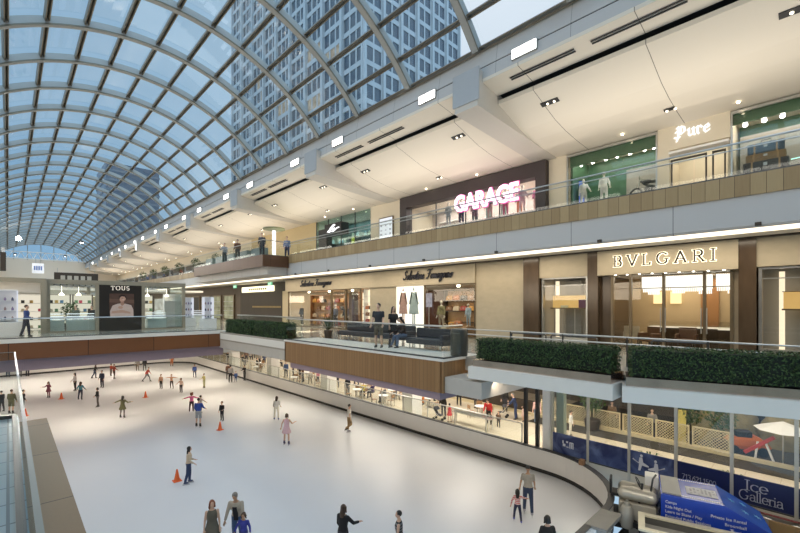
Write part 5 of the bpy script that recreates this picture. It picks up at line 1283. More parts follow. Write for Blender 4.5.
def planter_pot(label, x, y, z, s=1.0, group=None):
    t = thing('potted_tree', label, 'plant', (x, y, z), 0, group)
    g = MB(); g.lathe([(.3*s, 0), (.38*s, .5*s), (.35*s, .52*s)], n=14); g.build('pot', M['dark'], t, smooth=True)
    g = MB(); g.tube([(0, 0, .4*s), (.02, 0, 1.2*s)], .04*s, 6); g.build('stem', M['dark'], t)
    g = MB(); r2 = random.Random(int(x*31+y*7))
    for k in range(260):
        v = Vector((r2.gauss(0, 1), r2.gauss(0, 1), r2.gauss(0, 1))).normalized()*r2.uniform(.3, .62)*s; p = v + Vector((0, 0, 1.45*s))
        d = Vector((r2.uniform(-1,1), r2.uniform(-1,1), r2.uniform(0,1))).normalized(); e = d.orthogonal().normalized()*.09*s; q = d.cross(e)
        g.add([tuple(p-e), tuple(p+q*.5), tuple(p+e), tuple(p-q*.5)], [(0,1,2,3)])
    g.build('foliage', LEAF[1], t, fix=False)
    return t
# ================================================================ bridge hall: glass kiosks, displays, people
KY = 33.5
def at_y(px, y): d = pdir(px, 0); return y*d.x/d.y
t = thing('glass_kiosk', 'glass walled kiosk on the bridge with a black poster panel on its front', 'kiosk', (5.6, KY, Z2))
cham = mat('champagne_frame', (.34, .31, .24), .4, .4)
xs = [at_y(48, KY), at_y(97, KY), at_y(143, KY), at_y(183.5, KY)]
for x in xs:
    g = MB(); g.box(x-.10, x+.10, KY-.1, KY+.1, Z2, H+1.36); wp(g, 'corner_post', cham, t)
    g = MB(); g.box(x-.10, x+.10, KY+3.9, KY+4.1, Z2, H+1.36); wp(g, 'corner_post', cham, t)
g = MB(); g.box(xs[0]-.1, xs[3]+.1, KY-.14, KY+.14, H+1.36, H+1.62); g.box(xs[0]-.1, xs[3]+.1, KY+3.86, KY+4.14, H+1.36, H+1.62); g.box(xs[0]-.1, xs[0]+.1, KY+.14, KY+3.86, H+1.36, H+1.62); g.box(xs[3]-.1, xs[3]+.1, KY+.14, KY+3.86, H+1.36, H+1.62); wp(g, 'roof_beam', cham, t)
g = MB()
for k in range(8): x = xs[0]+.3+k*.32; g.tube([(x, KY+.3, H+1.3), (x+.9, KY+3.6, H+1.3)], .05, 4)
for k in range(5): x = xs[2]+.2+k*.32; g.tube([(x, KY+.3, H+1.3), (x+.9, KY+3.6, H+1.3)], .05, 4)
wp(g, 'roof_louvres', M['dsteel'], t)
for a, b in ((0, 1), (2, 3)):
    g = MB(); g.box(xs[a]+.1, xs[b]-.1, KY-.02, KY+.01, Z2+.1, H+1.34); wp(g, 'glass_pane', M['kioskglass'], t)
    g = MB(); g.box(xs[a]+.1, xs[b]-.1, KY-.04, KY+.04, Z2, Z2+.1); wp(g, 'sill', cham, t)
for a in (0, 3): g = MB(); g.box(xs[a]-.01, xs[a]+.01, KY+.1, KY+3.9, Z2+.05, H+1.34); wp(g, 'glass_pane', M['kioskglass'], t)
g = MB(); g.box(xs[1]+.1, xs[2]-.1, KY-.08, KY+.02, Z2, H+1.36); wp(g, 'poster_panel', mat('panel_black', (.016, .013, .012), .3), t, label='black panel')
o = letters('lettering', 'TOUS', SERIF, (at_y(111, KY-.1), KY-.09, H+1.02), (1,0,0), (0,0,1), .27, (.10, .05, 0), .03, emit('tous_white', (1, .93, .8), 1.2), width=1.12, track=.2); wtext(o, t)
# portrait poster: seated woman in a pale knit, arms crossed
t = thing('poster', 'portrait poster of a laughing woman in a pale sweater on the black kiosk panel', 'poster', (5.6, KY-.1, Z2+1))
x0, x1 = at_y(109.5, KY-.1), at_y(134, KY-.1); z0, z1 = H-.80, H+.78; pw = x1-x0; ph = z1-z0
P2 = lambda a, b, d: (x0 + a*pw, KY-.085-d, z0 + b*ph)
def printed(nm, poly, c, d, var=.12):
    g = MB(); g.prism(poly, P2, d, d+.004); wp(g, nm, mat('print_%s' % nm, c, .6, var=var, scale=5), t)
ell = lambda cx, cy, rx, ry, n=16: [(cx+rx*math.cos(2*PI*k/n), cy+ry*math.sin(2*PI*k/n)) for k in range(n)]
printed('backdrop', [(0,0),(1,0),(1,1),(0,1)], (.085, .042, .030), 0, .4)
printed('wooden_slats', [(.0,.62),(1,.58),(1,.74),(0,.78)], (.14, .075, .05), .004)
printed('sweater', [(.03,.0),(.02,.25),(.12,.48),(.32,.56),(.46,.58),(.66,.56),(.88,.50),(.97,.3),(.98,0)], (.60, .47, .41), .008)
printed('neck', [(.44,.54),(.45,.72),(.58,.72),(.59,.54),(.5,.46)], (.40, .22, .15), .012)
printed('face', [(.53+.125*math.cos(2*PI*k/16)+.03*math.sin(2*PI*k/16), .775+.125*math.sin(2*PI*k/16)) for k in range(16)], (.56, .33, .24), .016)
printed('eyes', [(.48,.80),(.53,.815),(.53,.80),(.48,.785)], (.06,.03,.02), .020)
printed('hair', [(.365,.74),(.37,.9),(.46,.96),(.60,.95),(.68,.86),(.69,.72),(.65,.80),(.60,.87),(.48,.89),(.41,.84)], (.035, .016, .010), .024)
printed('forearm', [(.06,.14),(.10,.24),(.50,.30),(.84,.20),(.86,.12),(.5,.17)], (.52, .33, .25), .020)
printed('hand', ell(.44,.40,.10,.06), (.52, .32, .24), .020)
printed('mouth', ell(.55,.735,.045,.014), (.65, .55, .5), .020)
# hall beam over the walkway left of the kiosk, with its white soffit
st('beam_hall', cham, -14, xs[0]-.1, KY-.5, KY-.2, H+1.36, H+1.62)
st('ceiling_hall_canopy', M['ledge'], -14, xs[0]-.2, KY-.1, KY+5, H+.75, H+1.36)
st('pillar_hall', cham, at_y(43.3, KY)-.14, at_y(43.3, KY)+.14, KY-.5, KY-.2, Z2, H+1.36)
# display towers
def tower(label, x, y, w_=.75, h_=2.2, tint=(.75, .77, .80)):
    t = thing('display_tower', label, 'display stand', (x, y, Z2), 0, 'white display towers')
    m = mat('tower_white', (.74, .75, .77), .35, var=.03)
    g = MB(); g.bev(-w_*.75, w_*.75, -w_*.6, w_*.6, 0, h_*.32, .02); g.build('base_cabinet', m, t)
    g = MB(); g.box(-w_/2, w_/2, w_*.3, w_*.36, h_*.32, h_); g.box(-w_/2, w_/2, -w_*.3, w_*.36, h_, h_+.06); g.build('tower_frame', m, t)
    for s in (-1, 1): g = MB(); g.box(s*w_/2-.03, s*w_/2+.03, -w_*.3, w_*.36, h_*.32, h_); g.build('side_panel', emit('tower_glow', (.86, .90, 1), .8), t)
    for k in range(3):
        zz = h_*(.36 + .21*k)
        g = MB(); g.box(-w_/2+.03, w_/2-.03, -w_*.28, w_*.3, zz-.02, zz); g.build('shelf', m, t)
        for q in range(3):
            g = MB(); xx = (-.3+.3*q)*w_; g.lathe([(.05, zz), (.05, zz+.13), (.02, zz+.16), (.02, zz+.2)], (xx, -.05, 0), 8); g.build('bottle', mat('bottle_%d' % ((q+k) % 3), ((.20, .16, .28), (.05, .06, .12), (.30, .22, .22))[(q+k) % 3], .25), t)
    return t
tower('big white display tower at the left end of the bridge', at_y(5, 31.5), 31.5, 1.0, 2.55)
tower('white display tower on the bridge right beside the glass kiosk', at_y(188.5, 35.5), 35.5, .62, 2.3)
tower('white display tower standing at the right end of the bridge near the far hedge', at_y(208, 32), 32.0, .66, 2.3)
def case(label, x, y, w_, gx=0):
    t = thing('display_case', label, 'display case', (x, y, Z2), 0, 'lit display cases')
    g = MB(); g.bev(-w_/2, w_/2, -.35, .35, 0, .75, .02); g.build('base', mat('case_base', (.50, .55, .54), .4), t)
    for k in range(3): g = MB(); g.box(-w_/2+.04, w_/2-.04, -.3, .3, .80+.17*k, .84+.17*k); g.build('lit_tray', emit('case_lit', (.88, .95, 1), 1.25), t)
    g = MB(); g.box(-w_/2, w_/2, -.35, .35, .76, 1.3); g.build('glass_top', M['shopglass'], t)
case('lit glass display case at the left in the kiosk', at_y(55, KY+1), KY+1.0, .9); case('lit glass display case in the middle of the kiosk', at_y(80.5, KY+1), KY+1.0, 1.5); case('lit glass display case in the right bay of the kiosk', at_y(156, KY+1), KY+1.0, 1.25)
shelf_unit('black and white open shelf in the right bay of the kiosk', at_y(173, KY+2), KY+2.0, 1.3, 2.6, 5, M['white'], lit=M['white'], rz=R(90))
for k in range(4):
    x = (xs[0]+.8, xs[0]+1.7, xs[2]+.7, xs[2]+2.0)[k]
    g = MB(); g.lathe([(.04, H+.85), (.16, H+.70), (.15, H+.66), (.03, H+.66)], (x, KY+2.0, 0), 14); g.cyl((x, KY+2.0, H+.85), (x, KY+2.0, H+1.28), .012, 6); tag(g.build('pendant_lamp', emit('pendant', (1, .9, .7), 3.5), smooth=True), 'pendant lamp in the kiosk, %s from the left' % ORD[k], 'lamp', 'kiosk pendant lamps')
person('person in a blue shirt and dark trousers walking along the bridge', (at_y(26, 30.5), 30.5, Z2), -20, h=1.74, top=(.05, .08, .22), bottom=(.035, .035, .05), skate=False, ll=(10, 2, 6), rl=(-9, 2, 8), la=(-12, 6, 15), ra=(15, 6, 60), hairc='brown')
person('person in a black jacket standing in the right side of the left kiosk bay', (at_y(92, KY+1.8), KY+1.8, Z2), 230, h=1.7, top=(.015, .015, .018), bottom=(.02, .02, .02), skate=False, hairc='black', far=True)
person('person in a grey coat behind the display case in the kiosk', (at_y(76, KY+1.75), KY+1.75, Z2), 230, h=1.7, top=(.10, .12, .10), bottom=(.03, .03, .03), skate=False, hairc='brown', far=True)
# stocked shelves inside the kiosk and along the walkway left of it
BOX = None
def stock(x, y, z, c, label, group):
    t = thing('gift_box', label, 'box', (x, y, z), 0, group)
    m = mat('box_%02d_%02d_%02d' % tuple(int(q*99) for q in c), c, .45)
    g = MB(); g.bev(-.09, .09, -.07, .07, 0, .16, .01); g.build('box_body', m, t)
    g = MB(); g.bev(-.095, .095, -.075, .075, .161, .20, .008); g.build('lid', m, t)
    return t
SC = [((.55, .08, .12), 'red'), ((.10, .22, .36), 'blue'), ((.66, .60, .48), 'cream'), ((.03, .03, .03), 'black'), ((.16, .30, .16), 'green'), ((.55, .36, .12), 'gold')]
stk = {}
for i, (x, y, w_, lb) in enumerate(((xs[0]+.75, KY+3.2, 1.2, 'stocked shelf at the left in the left kiosk bay'), (xs[0]+2.05, KY+3.2, 1.1, 'stocked shelf at the right in the left kiosk bay'), (xs[2]+.75, KY+3.2, 1.2, 'stocked shelf at the left in the right kiosk bay'), (at_y(27, 39)-2.0, 39, 1.7, 'stocked shelf left of the walking person on the bridge'), (at_y(27, 39), 39, 1.7, 'stocked shelf behind the walking person on the bridge'), (at_y(27, 39)+1.9, 39, 1.7, 'stocked shelf right of the walking person on the bridge'))):
    shelf_unit(lb, x, y, w_, 2.5, 4, M['white'] if i > 2 else M['dark'], lit=emit('stock_lit', (1, .92, .74), .8), rz=R(90))
    for k in range(4):
        for q in range(4):
            if (k*3+q*5+i) % 4 == 0: continue
            c, cn = SC[(k+2*q+i) % 6]; gx = x - w_/2 + .18 + (w_-.36)*q/3; z = Z2 + .1 + .595*k
            lab = '%s gift box, %s from left on the %s board, %s' % (cn, ORD[q], ORD[k], ('first kiosk shelf', 'second kiosk shelf', 'third kiosk shelf', 'shelf left of the walker', 'shelf behind the walker', 'shelf right of the walker')[i])
            if c in stk: dup(stk[c], (gx, y-.06, z), 0, lab, 'gift boxes on the kiosk shelves')
            else: stk[c] = stock(gx, y-.06, z, c, lab, 'gift boxes on the kiosk shelves')
planter_pot('green potted tree in the middle of the left kiosk bay', xs[0]+1.3, KY+2.55, Z2, .95)
# deeper in the hall: lit back wall with shelves, counters and signs
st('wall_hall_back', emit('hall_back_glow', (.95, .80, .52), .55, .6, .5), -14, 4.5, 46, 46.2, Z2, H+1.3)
st('ceiling_hall_back', M['soffit'], -14, 15, 45.8, 52, H+1.3, H+1.5)
for k in range(5):
    shelf_unit('bright shelf at the back of the hall behind the kiosk, %s from the left' % ORD[k], -4.5+1.9*k, 45.4, 1.5, 2.4, 4, M['white'], lit=emit('hall_shelf', (1, .93, .75), 1.2), group='hall shelves', d=.4, rz=R(90))
for k, (x, y, h_) in enumerate(((6.0, 44, 1.1), (8.3, 46, 1.2), (10.5, 43, 1.0), (12.5, 50, 1.2), (14.2, 44, 1.1))):
    case('lit display case far back in the hall, %s from the left' % ORD[k], x, y, 1.8)
def sign(label, x0, x1, y, z0, z1, m, m2=None):
    t = thing('hanging_sign', label, 'sign', ((x0+x1)/2, y, z0))
    g = MB(); g.box(x0, x1, y-.06, y+.06, z0, z1); wp(g, 'sign_panel', m, t)
    if m2:
        g = MB(); n = 5
        for k in range(n): a = x0+(x1-x0)*(.14+.15*k); g.box(a, a+(x1-x0)*.1, y-.08, y-.06, z0+(z1-z0)*.3, z0+(z1-z0)*.72)
        wp(g, 'sign_marks', m2, t)
    g = MB(); 
    for a in (x0+.3, x1-.3): g.cyl((a, y, z1), (a, y, z1+.5), .03, 6)
    wp(g, 'hanger', M['steel'], t)
yy = 60.0
sign('blue and white backlit sign over the bridge hall', at_y(32, yy), at_y(44, yy), yy, H+3.5, H+4.6, emit('sign_bluewhite', (.75, .88, 1), 1.3, .5, 2), mat('sign_blue', (.05, .15, .5), .5))
sign('long dark sign with pale marks over the bridge hall', at_y(54, yy), at_y(98, yy), yy, H+2.5, H+3.7, M['dark'], mat('pale_marks', (.5, .47, .4), .5))
sign('dark sign with pale marks at the far left over the hall', at_y(0, yy), at_y(6, yy), yy, H+3.6, H+5.6, M['dark'])
# upper bay and gallery people
for px, y, lb, kw in ((224.5, 41, 'person with dark hair in a pale shirt at the upper railing, one arm bent', K(top=(.30, .30, .30), bottom=(.03, .05, .06), ra=(30, 20, 100), hairc='black')), (237.5, 36.5, 'person in a brown coat at the upper railing', K(top=(.13, .055, .03), bottom=(.03, .03, .03), hairc='black')), (287, 24, 'person in a blue shirt on the upper level next to the glowing column', K(top=(.16, .22, .34), bottom=(.03, .04, .08), hairc='black')), (262, 33, 'person in a dark suit on the upper level behind the wooden bay', K(top=(.05, .05, .06), bottom=(.03, .03, .04)))):
    x = 13.4 if px < 250 else (15.6 if px > 280 else 13.5)
    person(lb, (x, at_x(px, x), Z3), 230, h=1.75, skate=False, **kw)
for k in range(6):
    y = 44.5 + 6.5*k
    planter_pot('potted tree along the upper railing, %s beyond the wooden bay' % ORD[k], XU+.9, y, Z3, .95, 'upper gallery trees')
rr = random.Random(21)
for k in range(14):
    y = 43 + 3.6*k + rr.random()*1.5
    c = rr.choice([(.30, .08, .06), (.05, .05, .06), (.35, .32, .28), (.08, .12, .25), (.12, .08, .05)])
    cn = {.30: 'red', .05: 'black', .35: 'grey', .08: 'blue', .12: 'brown'}[c[0]]
    person('person in a %s top on the upper gallery, %s beyond the wooden bay' % (cn, ORD[k]), (XU+1.8+rr.random()*1.8, y, Z3), rr.uniform(150, 300), h=rr.uniform(1.6, 1.8), top=c, bottom=(.04, .04, .05), skate=False, far=True, group='people on the upper gallery', hairc=rr.choice(['black', 'brown']))
for k in range(5):
    g = MB(); y = 31 + 2.6*k; g.bev(14.1, 14.7, y-.9, y+.9, Z3, Z3+.95, .03)
    t = thing('display_counter', 'teal grey counter on the wooden upper bay, %s from its near end' % ORD[k], 'counter', (14.4, y, Z3), 0, 'upper bay counters'); wp(g, 'cabinet', mat('counter_teal', (.14, .20, .20), .35, var=.3), t)
    g = MB(); g.box(14.12, 14.68, y-.85, y+.85, Z3+.97, Z3+1.2); wp(g, 'glass_top', M['shopglass'], t)
# ================================================================ lower concourse
for i, y in enumerate((19.9, 30.2, 40.6, 51.0)):
    g = MB(); g.bev(19.9, 20.9, y-.5, y+.5, .06, H-2.8, .03); g.build('column_concourse', M['white'], kind='structure')
g = MB(); g.bev(18.1, 18.55, 8.72, 9.1, .06, H-2.3, .03); g.build('column_concourse_dark', M['white'], kind='structure')
g = MB(); g.bev(18.25, 18.6, 8.15, 8.5, .06, H-2.5, .03); g.build('column_concourse_cream', mat('green_glass_column', (.30, .36, .30), .2), kind='structure')
for y in (9.35, 9.95):
    g = MB(); g.box(18.05, 18.2, y-.08, y+.08, .06, H-2.8); g.build('trim_dark_post', M['black'], kind='structure')
# glass barrier with steel handrail behind the boards
t = railing('glass barrier with a steel handrail along the side boards of the rink', (XR+.35, 56), (XR+.35, 10.2), .06, 1.98, 2.1, group=None, post=True)
# dark carpet with its pale kerb, fences
st('floor_carpet', mat('carpet_dark', (.055, .05, .042), .9, var=.3, scale=12), 24.9, 32.9, -14, 13.5, .06, .09)
st('trim_kerb', mat('kerb_cream', (.55, .47, .30), .5), 26.3, 26.55, -14, 24, .06, .26)
st('wall_kiosk_dark', M['dark'], 26.6, 27, 14, 45, .06, .95)
for i in range(6):
    y = 13.4 - 1.72*i
    t = thing('lattice_fence', 'cream framed lattice fence panel on the dark carpet, %s from the left' % ORD[i], 'fence', (26.5, y, .26), R(-90), 'lattice fence panels')
    m = mat('fence_cream', (.62, .53, .33), .5)
    g = MB(); g.box(0, 1.6, -.03, .03, .0, .06); g.box(0, 1.6, -.03, .03, .98, 1.04); g.box(0, .06, -.03, .03, .06, .98); g.box(1.54, 1.6, -.03, .03, .06, .98); g.build('frame', m, t)
    g = MB()
    for k in range(-6, 11):
        for s in (1, -1):
            a, b = (k*.155, .06), (k*.155 + .92, .98)
            if s < 0: a, b = (k*.155 + .92, .06), (k*.155, .98)
            # clip to the frame
            def cl(p, q, x):
                tt = (x-p[0])/(q[0]-p[0]); return (x, p[1]+(q[1]-p[1])*tt)
            lo, hi = (a, b) if a[0] < b[0] else (b, a)
            if hi[0] <= .06 or lo[0] >= 1.54: continue
            if lo[0] < .06: lo = cl(a, b, .06)
            if hi[0] > 1.54: hi = cl(a, b, 1.54)
            g.tube([(lo[0], 0, lo[1]), (hi[0], 0, hi[1])], .015, 4)
    g.build('lattice', m, t)
# things behind the fence
planter_pot('bushy potted tree at the left part of the lattice fence', 26.0, at_x(592, 26.0), .1, 1.25)
rock = mat('rock_olive', (.27, .23, .12), .85, var=.45, scale=3, bump=.6)
def rockpile(label, x, y, r_, hh, seed):
    rn = random.Random(seed); g = MB(); n = 16; rings = []
    for k in range(8):
        f = k/7; rr = r_*math.sqrt(max(0, 1-f*f*.96)); rings.append([(rr*math.cos(2*PI*q/n)*(1+rn.uniform(-.16, .16)), rr*math.sin(2*PI*q/n)*(1+rn.uniform(-.16, .16)), hh*f) for q in range(n)])
    g.loft(rings); o = g.build('rock_mound', rock, keep=True, smooth=True); o.location = (x, y, .09); return tag(o, label, 'rock')
rockpile('olive rock mound at the left of the rockery behind the glass', 29.4, at_x(704, 29.4), .8, 2.0, 1); rockpile('olive rock mound in the middle of the rockery behind the glass', 31.0, at_x(733, 31), 1.2, 2.6, 2); rockpile('olive rock mound at the right end of the rockery', 30.6, at_x(786, 30.6), 1.2, 2.0, 3)
for k, (px, x) in enumerate(((690, 27.6), (722, 27.0))): planter_pot('leafy potted shrub among the rock mounds, %s from the left' % ORD[k], x, at_x(px, x), .1, 1.15, 'rockery shrubs')
for k, (x, px, w_) in enumerate(((21.2, 640, 1.0), (21.0, 722, 1.2))):
    t = thing('fern', 'spiky fern growing above the blue banner, %s from the left' % ORD[k], 'plant', (20.0, at_x((650, 735)[k], 20.0), .06), 0, 'ferns')
    g = MB(); g.lathe([(.22, 0), (.3, .6), (.27, .62)], n=14); g.build('pot', M['dark'], t, smooth=True)
    g = MB(); rn = random.Random(k)
    for q in range(70):
        a = rn.random()*6.28; e = rn.uniform(.3, .85); z = rn.uniform(.75, 1.35); d = Vector((math.cos(a), math.sin(a), 0)); s = d.cross(Vector((0,0,1)))*.035
        g.add([(0, 0, .58), tuple(d*e*.5 + s + Vector((0,0,z))), tuple(d*e + Vector((0,0,z-.1))), tuple(d*e*.5 - s + Vector((0,0,z)))], [(0,1,2,3)])
    g.build('fronds', LEAF[1], t, fix=False)
x = 31.5
g = MB(); g.box(x, x+.1, at_x(803, x), at_x(744, x), 2.1, 3.1); tag(g.build('screen', emit('purple_screen', (.26, .14, .75), .9, .8, 1.5)), 'long purple glowing screen above the rockery', 'screen')
g = MB(); g.box(27.2, 27.25, at_x(686, 27.2), at_x(678, 27.2), .06, 1.9); tag(g.build('poster', mat('poster_yellow', (.62, .52, .14), .5, var=.6, scale=3)), 'yellow poster standing at the end of the lattice fence', 'poster')
t = thing('slide_gate', 'red and white tilted barrier arm in front of the rockery', 'barrier', (26.9, at_x(759, 26.9), .09))
g = MB(); g.obox((0, 0, .75), (.12, 1.5, .16), Matrix.Rotation(R(-42), 3, 'X')); g.build('arm', mat('arm_red', (.5, .05, .04), .4), t)
for s in (-1, 1): g = MB(); g.cyl((0, s*.35-.2, 0), (0, s*.15-.1, .9), .05, 8); g.build('leg', M['white'], t)
t = thing('ride_car', 'orange and black ride car among the rock mounds', 'ride', (27.7, at_x(746, 27.7), .09), .4)
g = MB(); g.loft([[(sx*.35*k, sy*.95*k2, z) for sx, sy in ((-1,-1),(1,-1),(1,1),(-1,1))] for z, k, k2 in ((.25, .8, .8), (.45, 1, 1), (.75, .9, .75), (.95, .55, .4))]); g.build('car_body', mat('ride_orange', (.60, .16, .03), .35), t)
g = MB(); g.bev(-.25, .25, -.2, .5, .75, 1.15, .05); g.build('cab', M['black'], t)
for sx in (-1, 1):
    for sy in (-.6, .6): g = MB(); g.cyl((sx*.30, sy, .22), (sx*.42, sy, .22), .22, 14); g.build('wheel', M['black'], t)
t = thing('parasol_table', 'white parasol at the right end of the rockery', 'parasol', (26.8, at_x(783, 26.8), .09))
g = MB(); g.cone((0, 0, 1.7), (0, 0, 2.1), 1.1, .05, 8); g.build('canopy', M['white'], t)
g = MB(); g.cyl((0, 0, 0), (0, 0, 1.7), .03, 8); g.build('pole', M['steel'], t)
# --- tables, chairs, people of the food court
TAB = CHR = None
def ltable(x, y, label):
    global TAB
    if TAB is None:
        TAB = thing('cafe_table', label, 'table', (x, y, .06), 0, 'cafe tables')
        g = MB(); g.lathe([(.38, .70), (.40, .72), (.40, .74), (.38, .75)], n=20); g.build('table_top', M['white'], TAB, smooth=True)
        g = MB(); g.cyl((0, 0, .03), (0, 0, .70), .035, 8); g.build('stem', M['steel'], TAB)
        g = MB(); g.lathe([(.26, 0), (.25, .03), (.04, .05)], n=18); g.build('foot', M['steel'], TAB, smooth=True)
        return TAB
    return dup(TAB, (x, y, .06), 0, label)
def lchair(x, y, rz, label):
    global CHR
    if CHR is None:
        CHR = thing('cafe_chair', label, 'chair', (x, y, .06), rz, 'cafe chairs')
        m = mat('chair_wood', (.30, .17, .08), .45)
        g = MB(); g.bev(-.2, .2, -.2, .2, .43, .46, .015); g.build('seat', m, CHR)
        g = MB(); g.bev(-.2, .2, -.21, -.18, .62, .88, .012); g.build('backrest', m, CHR)
        for sx in (-1, 1):
            g = MB(); g.cyl((sx*.17, .17, 0), (sx*.17, .17, .43), .014, 6); g.build('leg', M['dsteel'], CHR)
            g = MB(); g.tube([(sx*.17, -.19, 0), (sx*.17, -.185, .45), (sx*.17, -.2, .85)], .014, 6); g.build('leg', M['dsteel'], CHR)
        return CHR
    return dup(CHR, (x, y, .06), rz, label)
rn = random.Random(9); nt_ = 0
for i, (x, y) in enumerate(((23.6, 16.4), (22.9, 20.6), (21.0, 23.6), (22.9, 24.6), (20.9, 26.8), (23.0, 28.2), (21.6, 32.6), (20.0, 35.6), (22.4, 37.2), (20.4, 44.6), (22.0, 47.5))):
    ltable(x, y, 'round white cafe table, %s from the near end of the glass barrier' % ORD[i])
    for q in range(3):
        a = R(40 + 120*q + rn.uniform(-15, 15)); cx, cy = x + .72*math.cos(a), y + .72*math.sin(a)
        lchair(cx, cy, a + R(90), 'wooden cafe chair, %s round the %s white table from the barrier near end' % (ORD[q], ORD[i]))
SIT = K(ll=(84, 6, 84), rl=(84, 6, 84), la=(35, 10, 50), ra=(35, 10, 50), skate=False)
def low(px, x, label, face, sit=False, **kw):
    k = dict(SIT) if sit else dict(skate=False)
    k.update(kw); y = at_x(px, x)
    return person(label, (x, y, .06), face, far=True, h=k.pop('h', 1.7), **k)
low(347.8, 20.7, 'person in a black top standing by the barrier near the pale column', 200, top=(.015, .015, .018), bottom=(.12, .12, .13), hairc='black', la=(15, 20, 50))
low(363.5, 21.4, 'person in a yellow top seated at a cafe table by the barrier', 60, True, top=(.58, .48, .10), bottom=(.1, .1, .1), hairc='black')
low(373, 21.8, 'person in a dark purple top seated next to the yellow top', 100, True, top=(.05, .035, .10), bottom=(.06, .06, .08), hairc='black')
low(385, 21.6, 'person in a grey coat seated with a table in front beside the purple top', 130, True, top=(.12, .12, .12), bottom=(.05, .05, .05))
low(310, 21.6, 'person in a white shirt seated leaning on the barrier', 240, True, top=(.60, .56, .50), bottom=(.30, .27, .22), hairc='black')
low(300, 22, 'person in a black coat standing beside another near the wooden terrace end', 200, top=(.02, .02, .02), bottom=(.04, .04, .04), hairc='black')
low(303, 21.4, 'person in a brown jacket standing beside the black coat', 150, top=(.12, .06, .04), bottom=(.05, .05, .06), hairc='black')
low(293, 22.5, 'person in a maroon top standing among the cafe tables', 170, top=(.18, .03, .04), bottom=(.05, .05, .06))
low(422, 21.8, 'person in an orange top seated by the column under the terrace', 180, True, top=(.50, .16, .03), bottom=(.08, .07, .06), hairc='black')
low(449.5, 21.0, 'child in a red dress standing at the barrier next to the pushchair', 60, h=1.2, top=(.50, .04, .05), bottom=None, dress=True, sleeve='none', hair='tail', hairc='black', female=True)
low(443.5, 21.8, 'person in a black top bending over the pushchair at the barrier', 200, top=(.02, .02, .022), bottom=(.04, .04, .05), lean=30, hairc='black')
low(489, 22.5, 'man in a bright red shirt leaning forward at the barrier', 200, top=(.50, .03, .03), bottom=(.02, .02, .025), lean=32, hairc='black', h=1.78, la=(40, 10, 30), ra=(40, 10, 30))
low(498.5, 22.3, 'toddler in a brown coat in front of the man in red', 200, h=1.0, top=(.13, .08, .05), bottom=(.06, .05, .04))
low(515.5, 24.7, 'man in a navy shirt and dark trousers pushing a pushchair on the lower concourse', 120, top=(.035, .05, .12), bottom=(.035, .05, .12), lean=14, hairc='grey', la=(45, 8, 20), ra=(45, 8, 20), h=1.78)
low(523, 24.6, 'small child in a pale pink dress behind the man in navy', 120, h=1.0, top=(.60, .44, .40), bottom=None, dress=True, female=True, hair='bob')
low(537, 24.8, 'person in a pink shirt and jeans between the dark posts', 200, h=1.7, top=(.62, .40, .36), bottom=(.14, .19, .28), hairc='black')
low(570.5, 23.9, 'boy in a white shirt and white trousers behind the blue banner', -60, h=1.5, top=(.66, .66, .66), bottom=(.60, .58, .52), hairc='black', la=(10, 12, 30))
low(652, 26.9, 'person in a grey shirt standing behind the lattice fence', 200, top=(.26, .24, .22), bottom=(.05, .05, .06), hairc='brown', la=(20, 14, 60))
low(612, 27.2, 'person in a brown top behind the lattice fence, left of the grey shirt', 200, top=(.20, .12, .06), bottom=(.05, .05, .05), hairc='black')
for px, x, lb, face, kw in ((330, 23.4, 'person in a pale blue shirt standing behind the yellow top', 190, K(top=(.30, .38, .48), bottom=(.05, .06, .09))), (337, 22.2, 'person in a dark green top standing left of the person in black at the barrier', 240, K(top=(.05, .10, .06), bottom=(.04, .04, .05), hairc='black')), (356, 24.2, 'person in a red jacket walking behind the seated group in yellow and purple', 130, K(top=(.42, .05, .05), bottom=(.04, .04, .06), ll=(14, 2, 6), rl=(-12, 2, 10))),
  (395, 23.8, 'person in a cream top standing behind the person in the grey coat', 200, K(top=(.58, .50, .40), bottom=(.10, .10, .12), hair='long', female=True)), (432, 24.6, 'person in a navy hoodie walking behind the person in orange', -60, K(top=(.04, .05, .10), bottom=(.03, .03, .04), ll=(14, 2, 6), rl=(-12, 2, 10))), (459, 25.0, 'person in a white top and black trousers behind the child in red', 220, K(top=(.62, .60, .58), bottom=(.02, .02, .025), hairc='black')),
  (476, 25.2, 'person in a tan coat standing far behind the long steel table', 180, K(top=(.32, .22, .12), bottom=(.06, .05, .05))), (505, 26.0, 'person in a black jacket by the dark kiosk wall behind the pushchair', 200, K(top=(.02, .02, .022), bottom=(.04, .04, .05), hairc='black')), (318, 22.0, 'child in a pink jacket beside the person in the white shirt', 220, K(top=(.62, .25, .32), bottom=(.05, .05, .08), h=1.25, hair='tail', female=True)), (286, 21.4, 'person in a blue jacket standing at the barrier under the terrace far end', 230, K(top=(.07, .12, .26), bottom=(.04, .04, .05)))):
    low(px, x, lb, face, **kw)
rn = random.Random(4)
for k in range(15):
    px = 228 + 3.6*k + rn.uniform(-.5, .5); x = 21.8 + 1.3*(k % 4)
    c = rn.choice([(.02, .02, .022), (.16, .10, .08), (.30, .28, .26), (.10, .03, .04), (.05, .07, .14)])
    low(px, x, 'person in a %s top among the far cafe tables, %s from the left' % ({.02: 'black', .16: 'brown', .30: 'grey', .10: 'dark red', .05: 'navy'}[c[0]], ORD[k]), rn.uniform(0, 360), k % 2 == 0, top=c, bottom=(.04, .04, .05), hairc=rn.choice(['black', 'brown']), group='people at the far cafe tables')
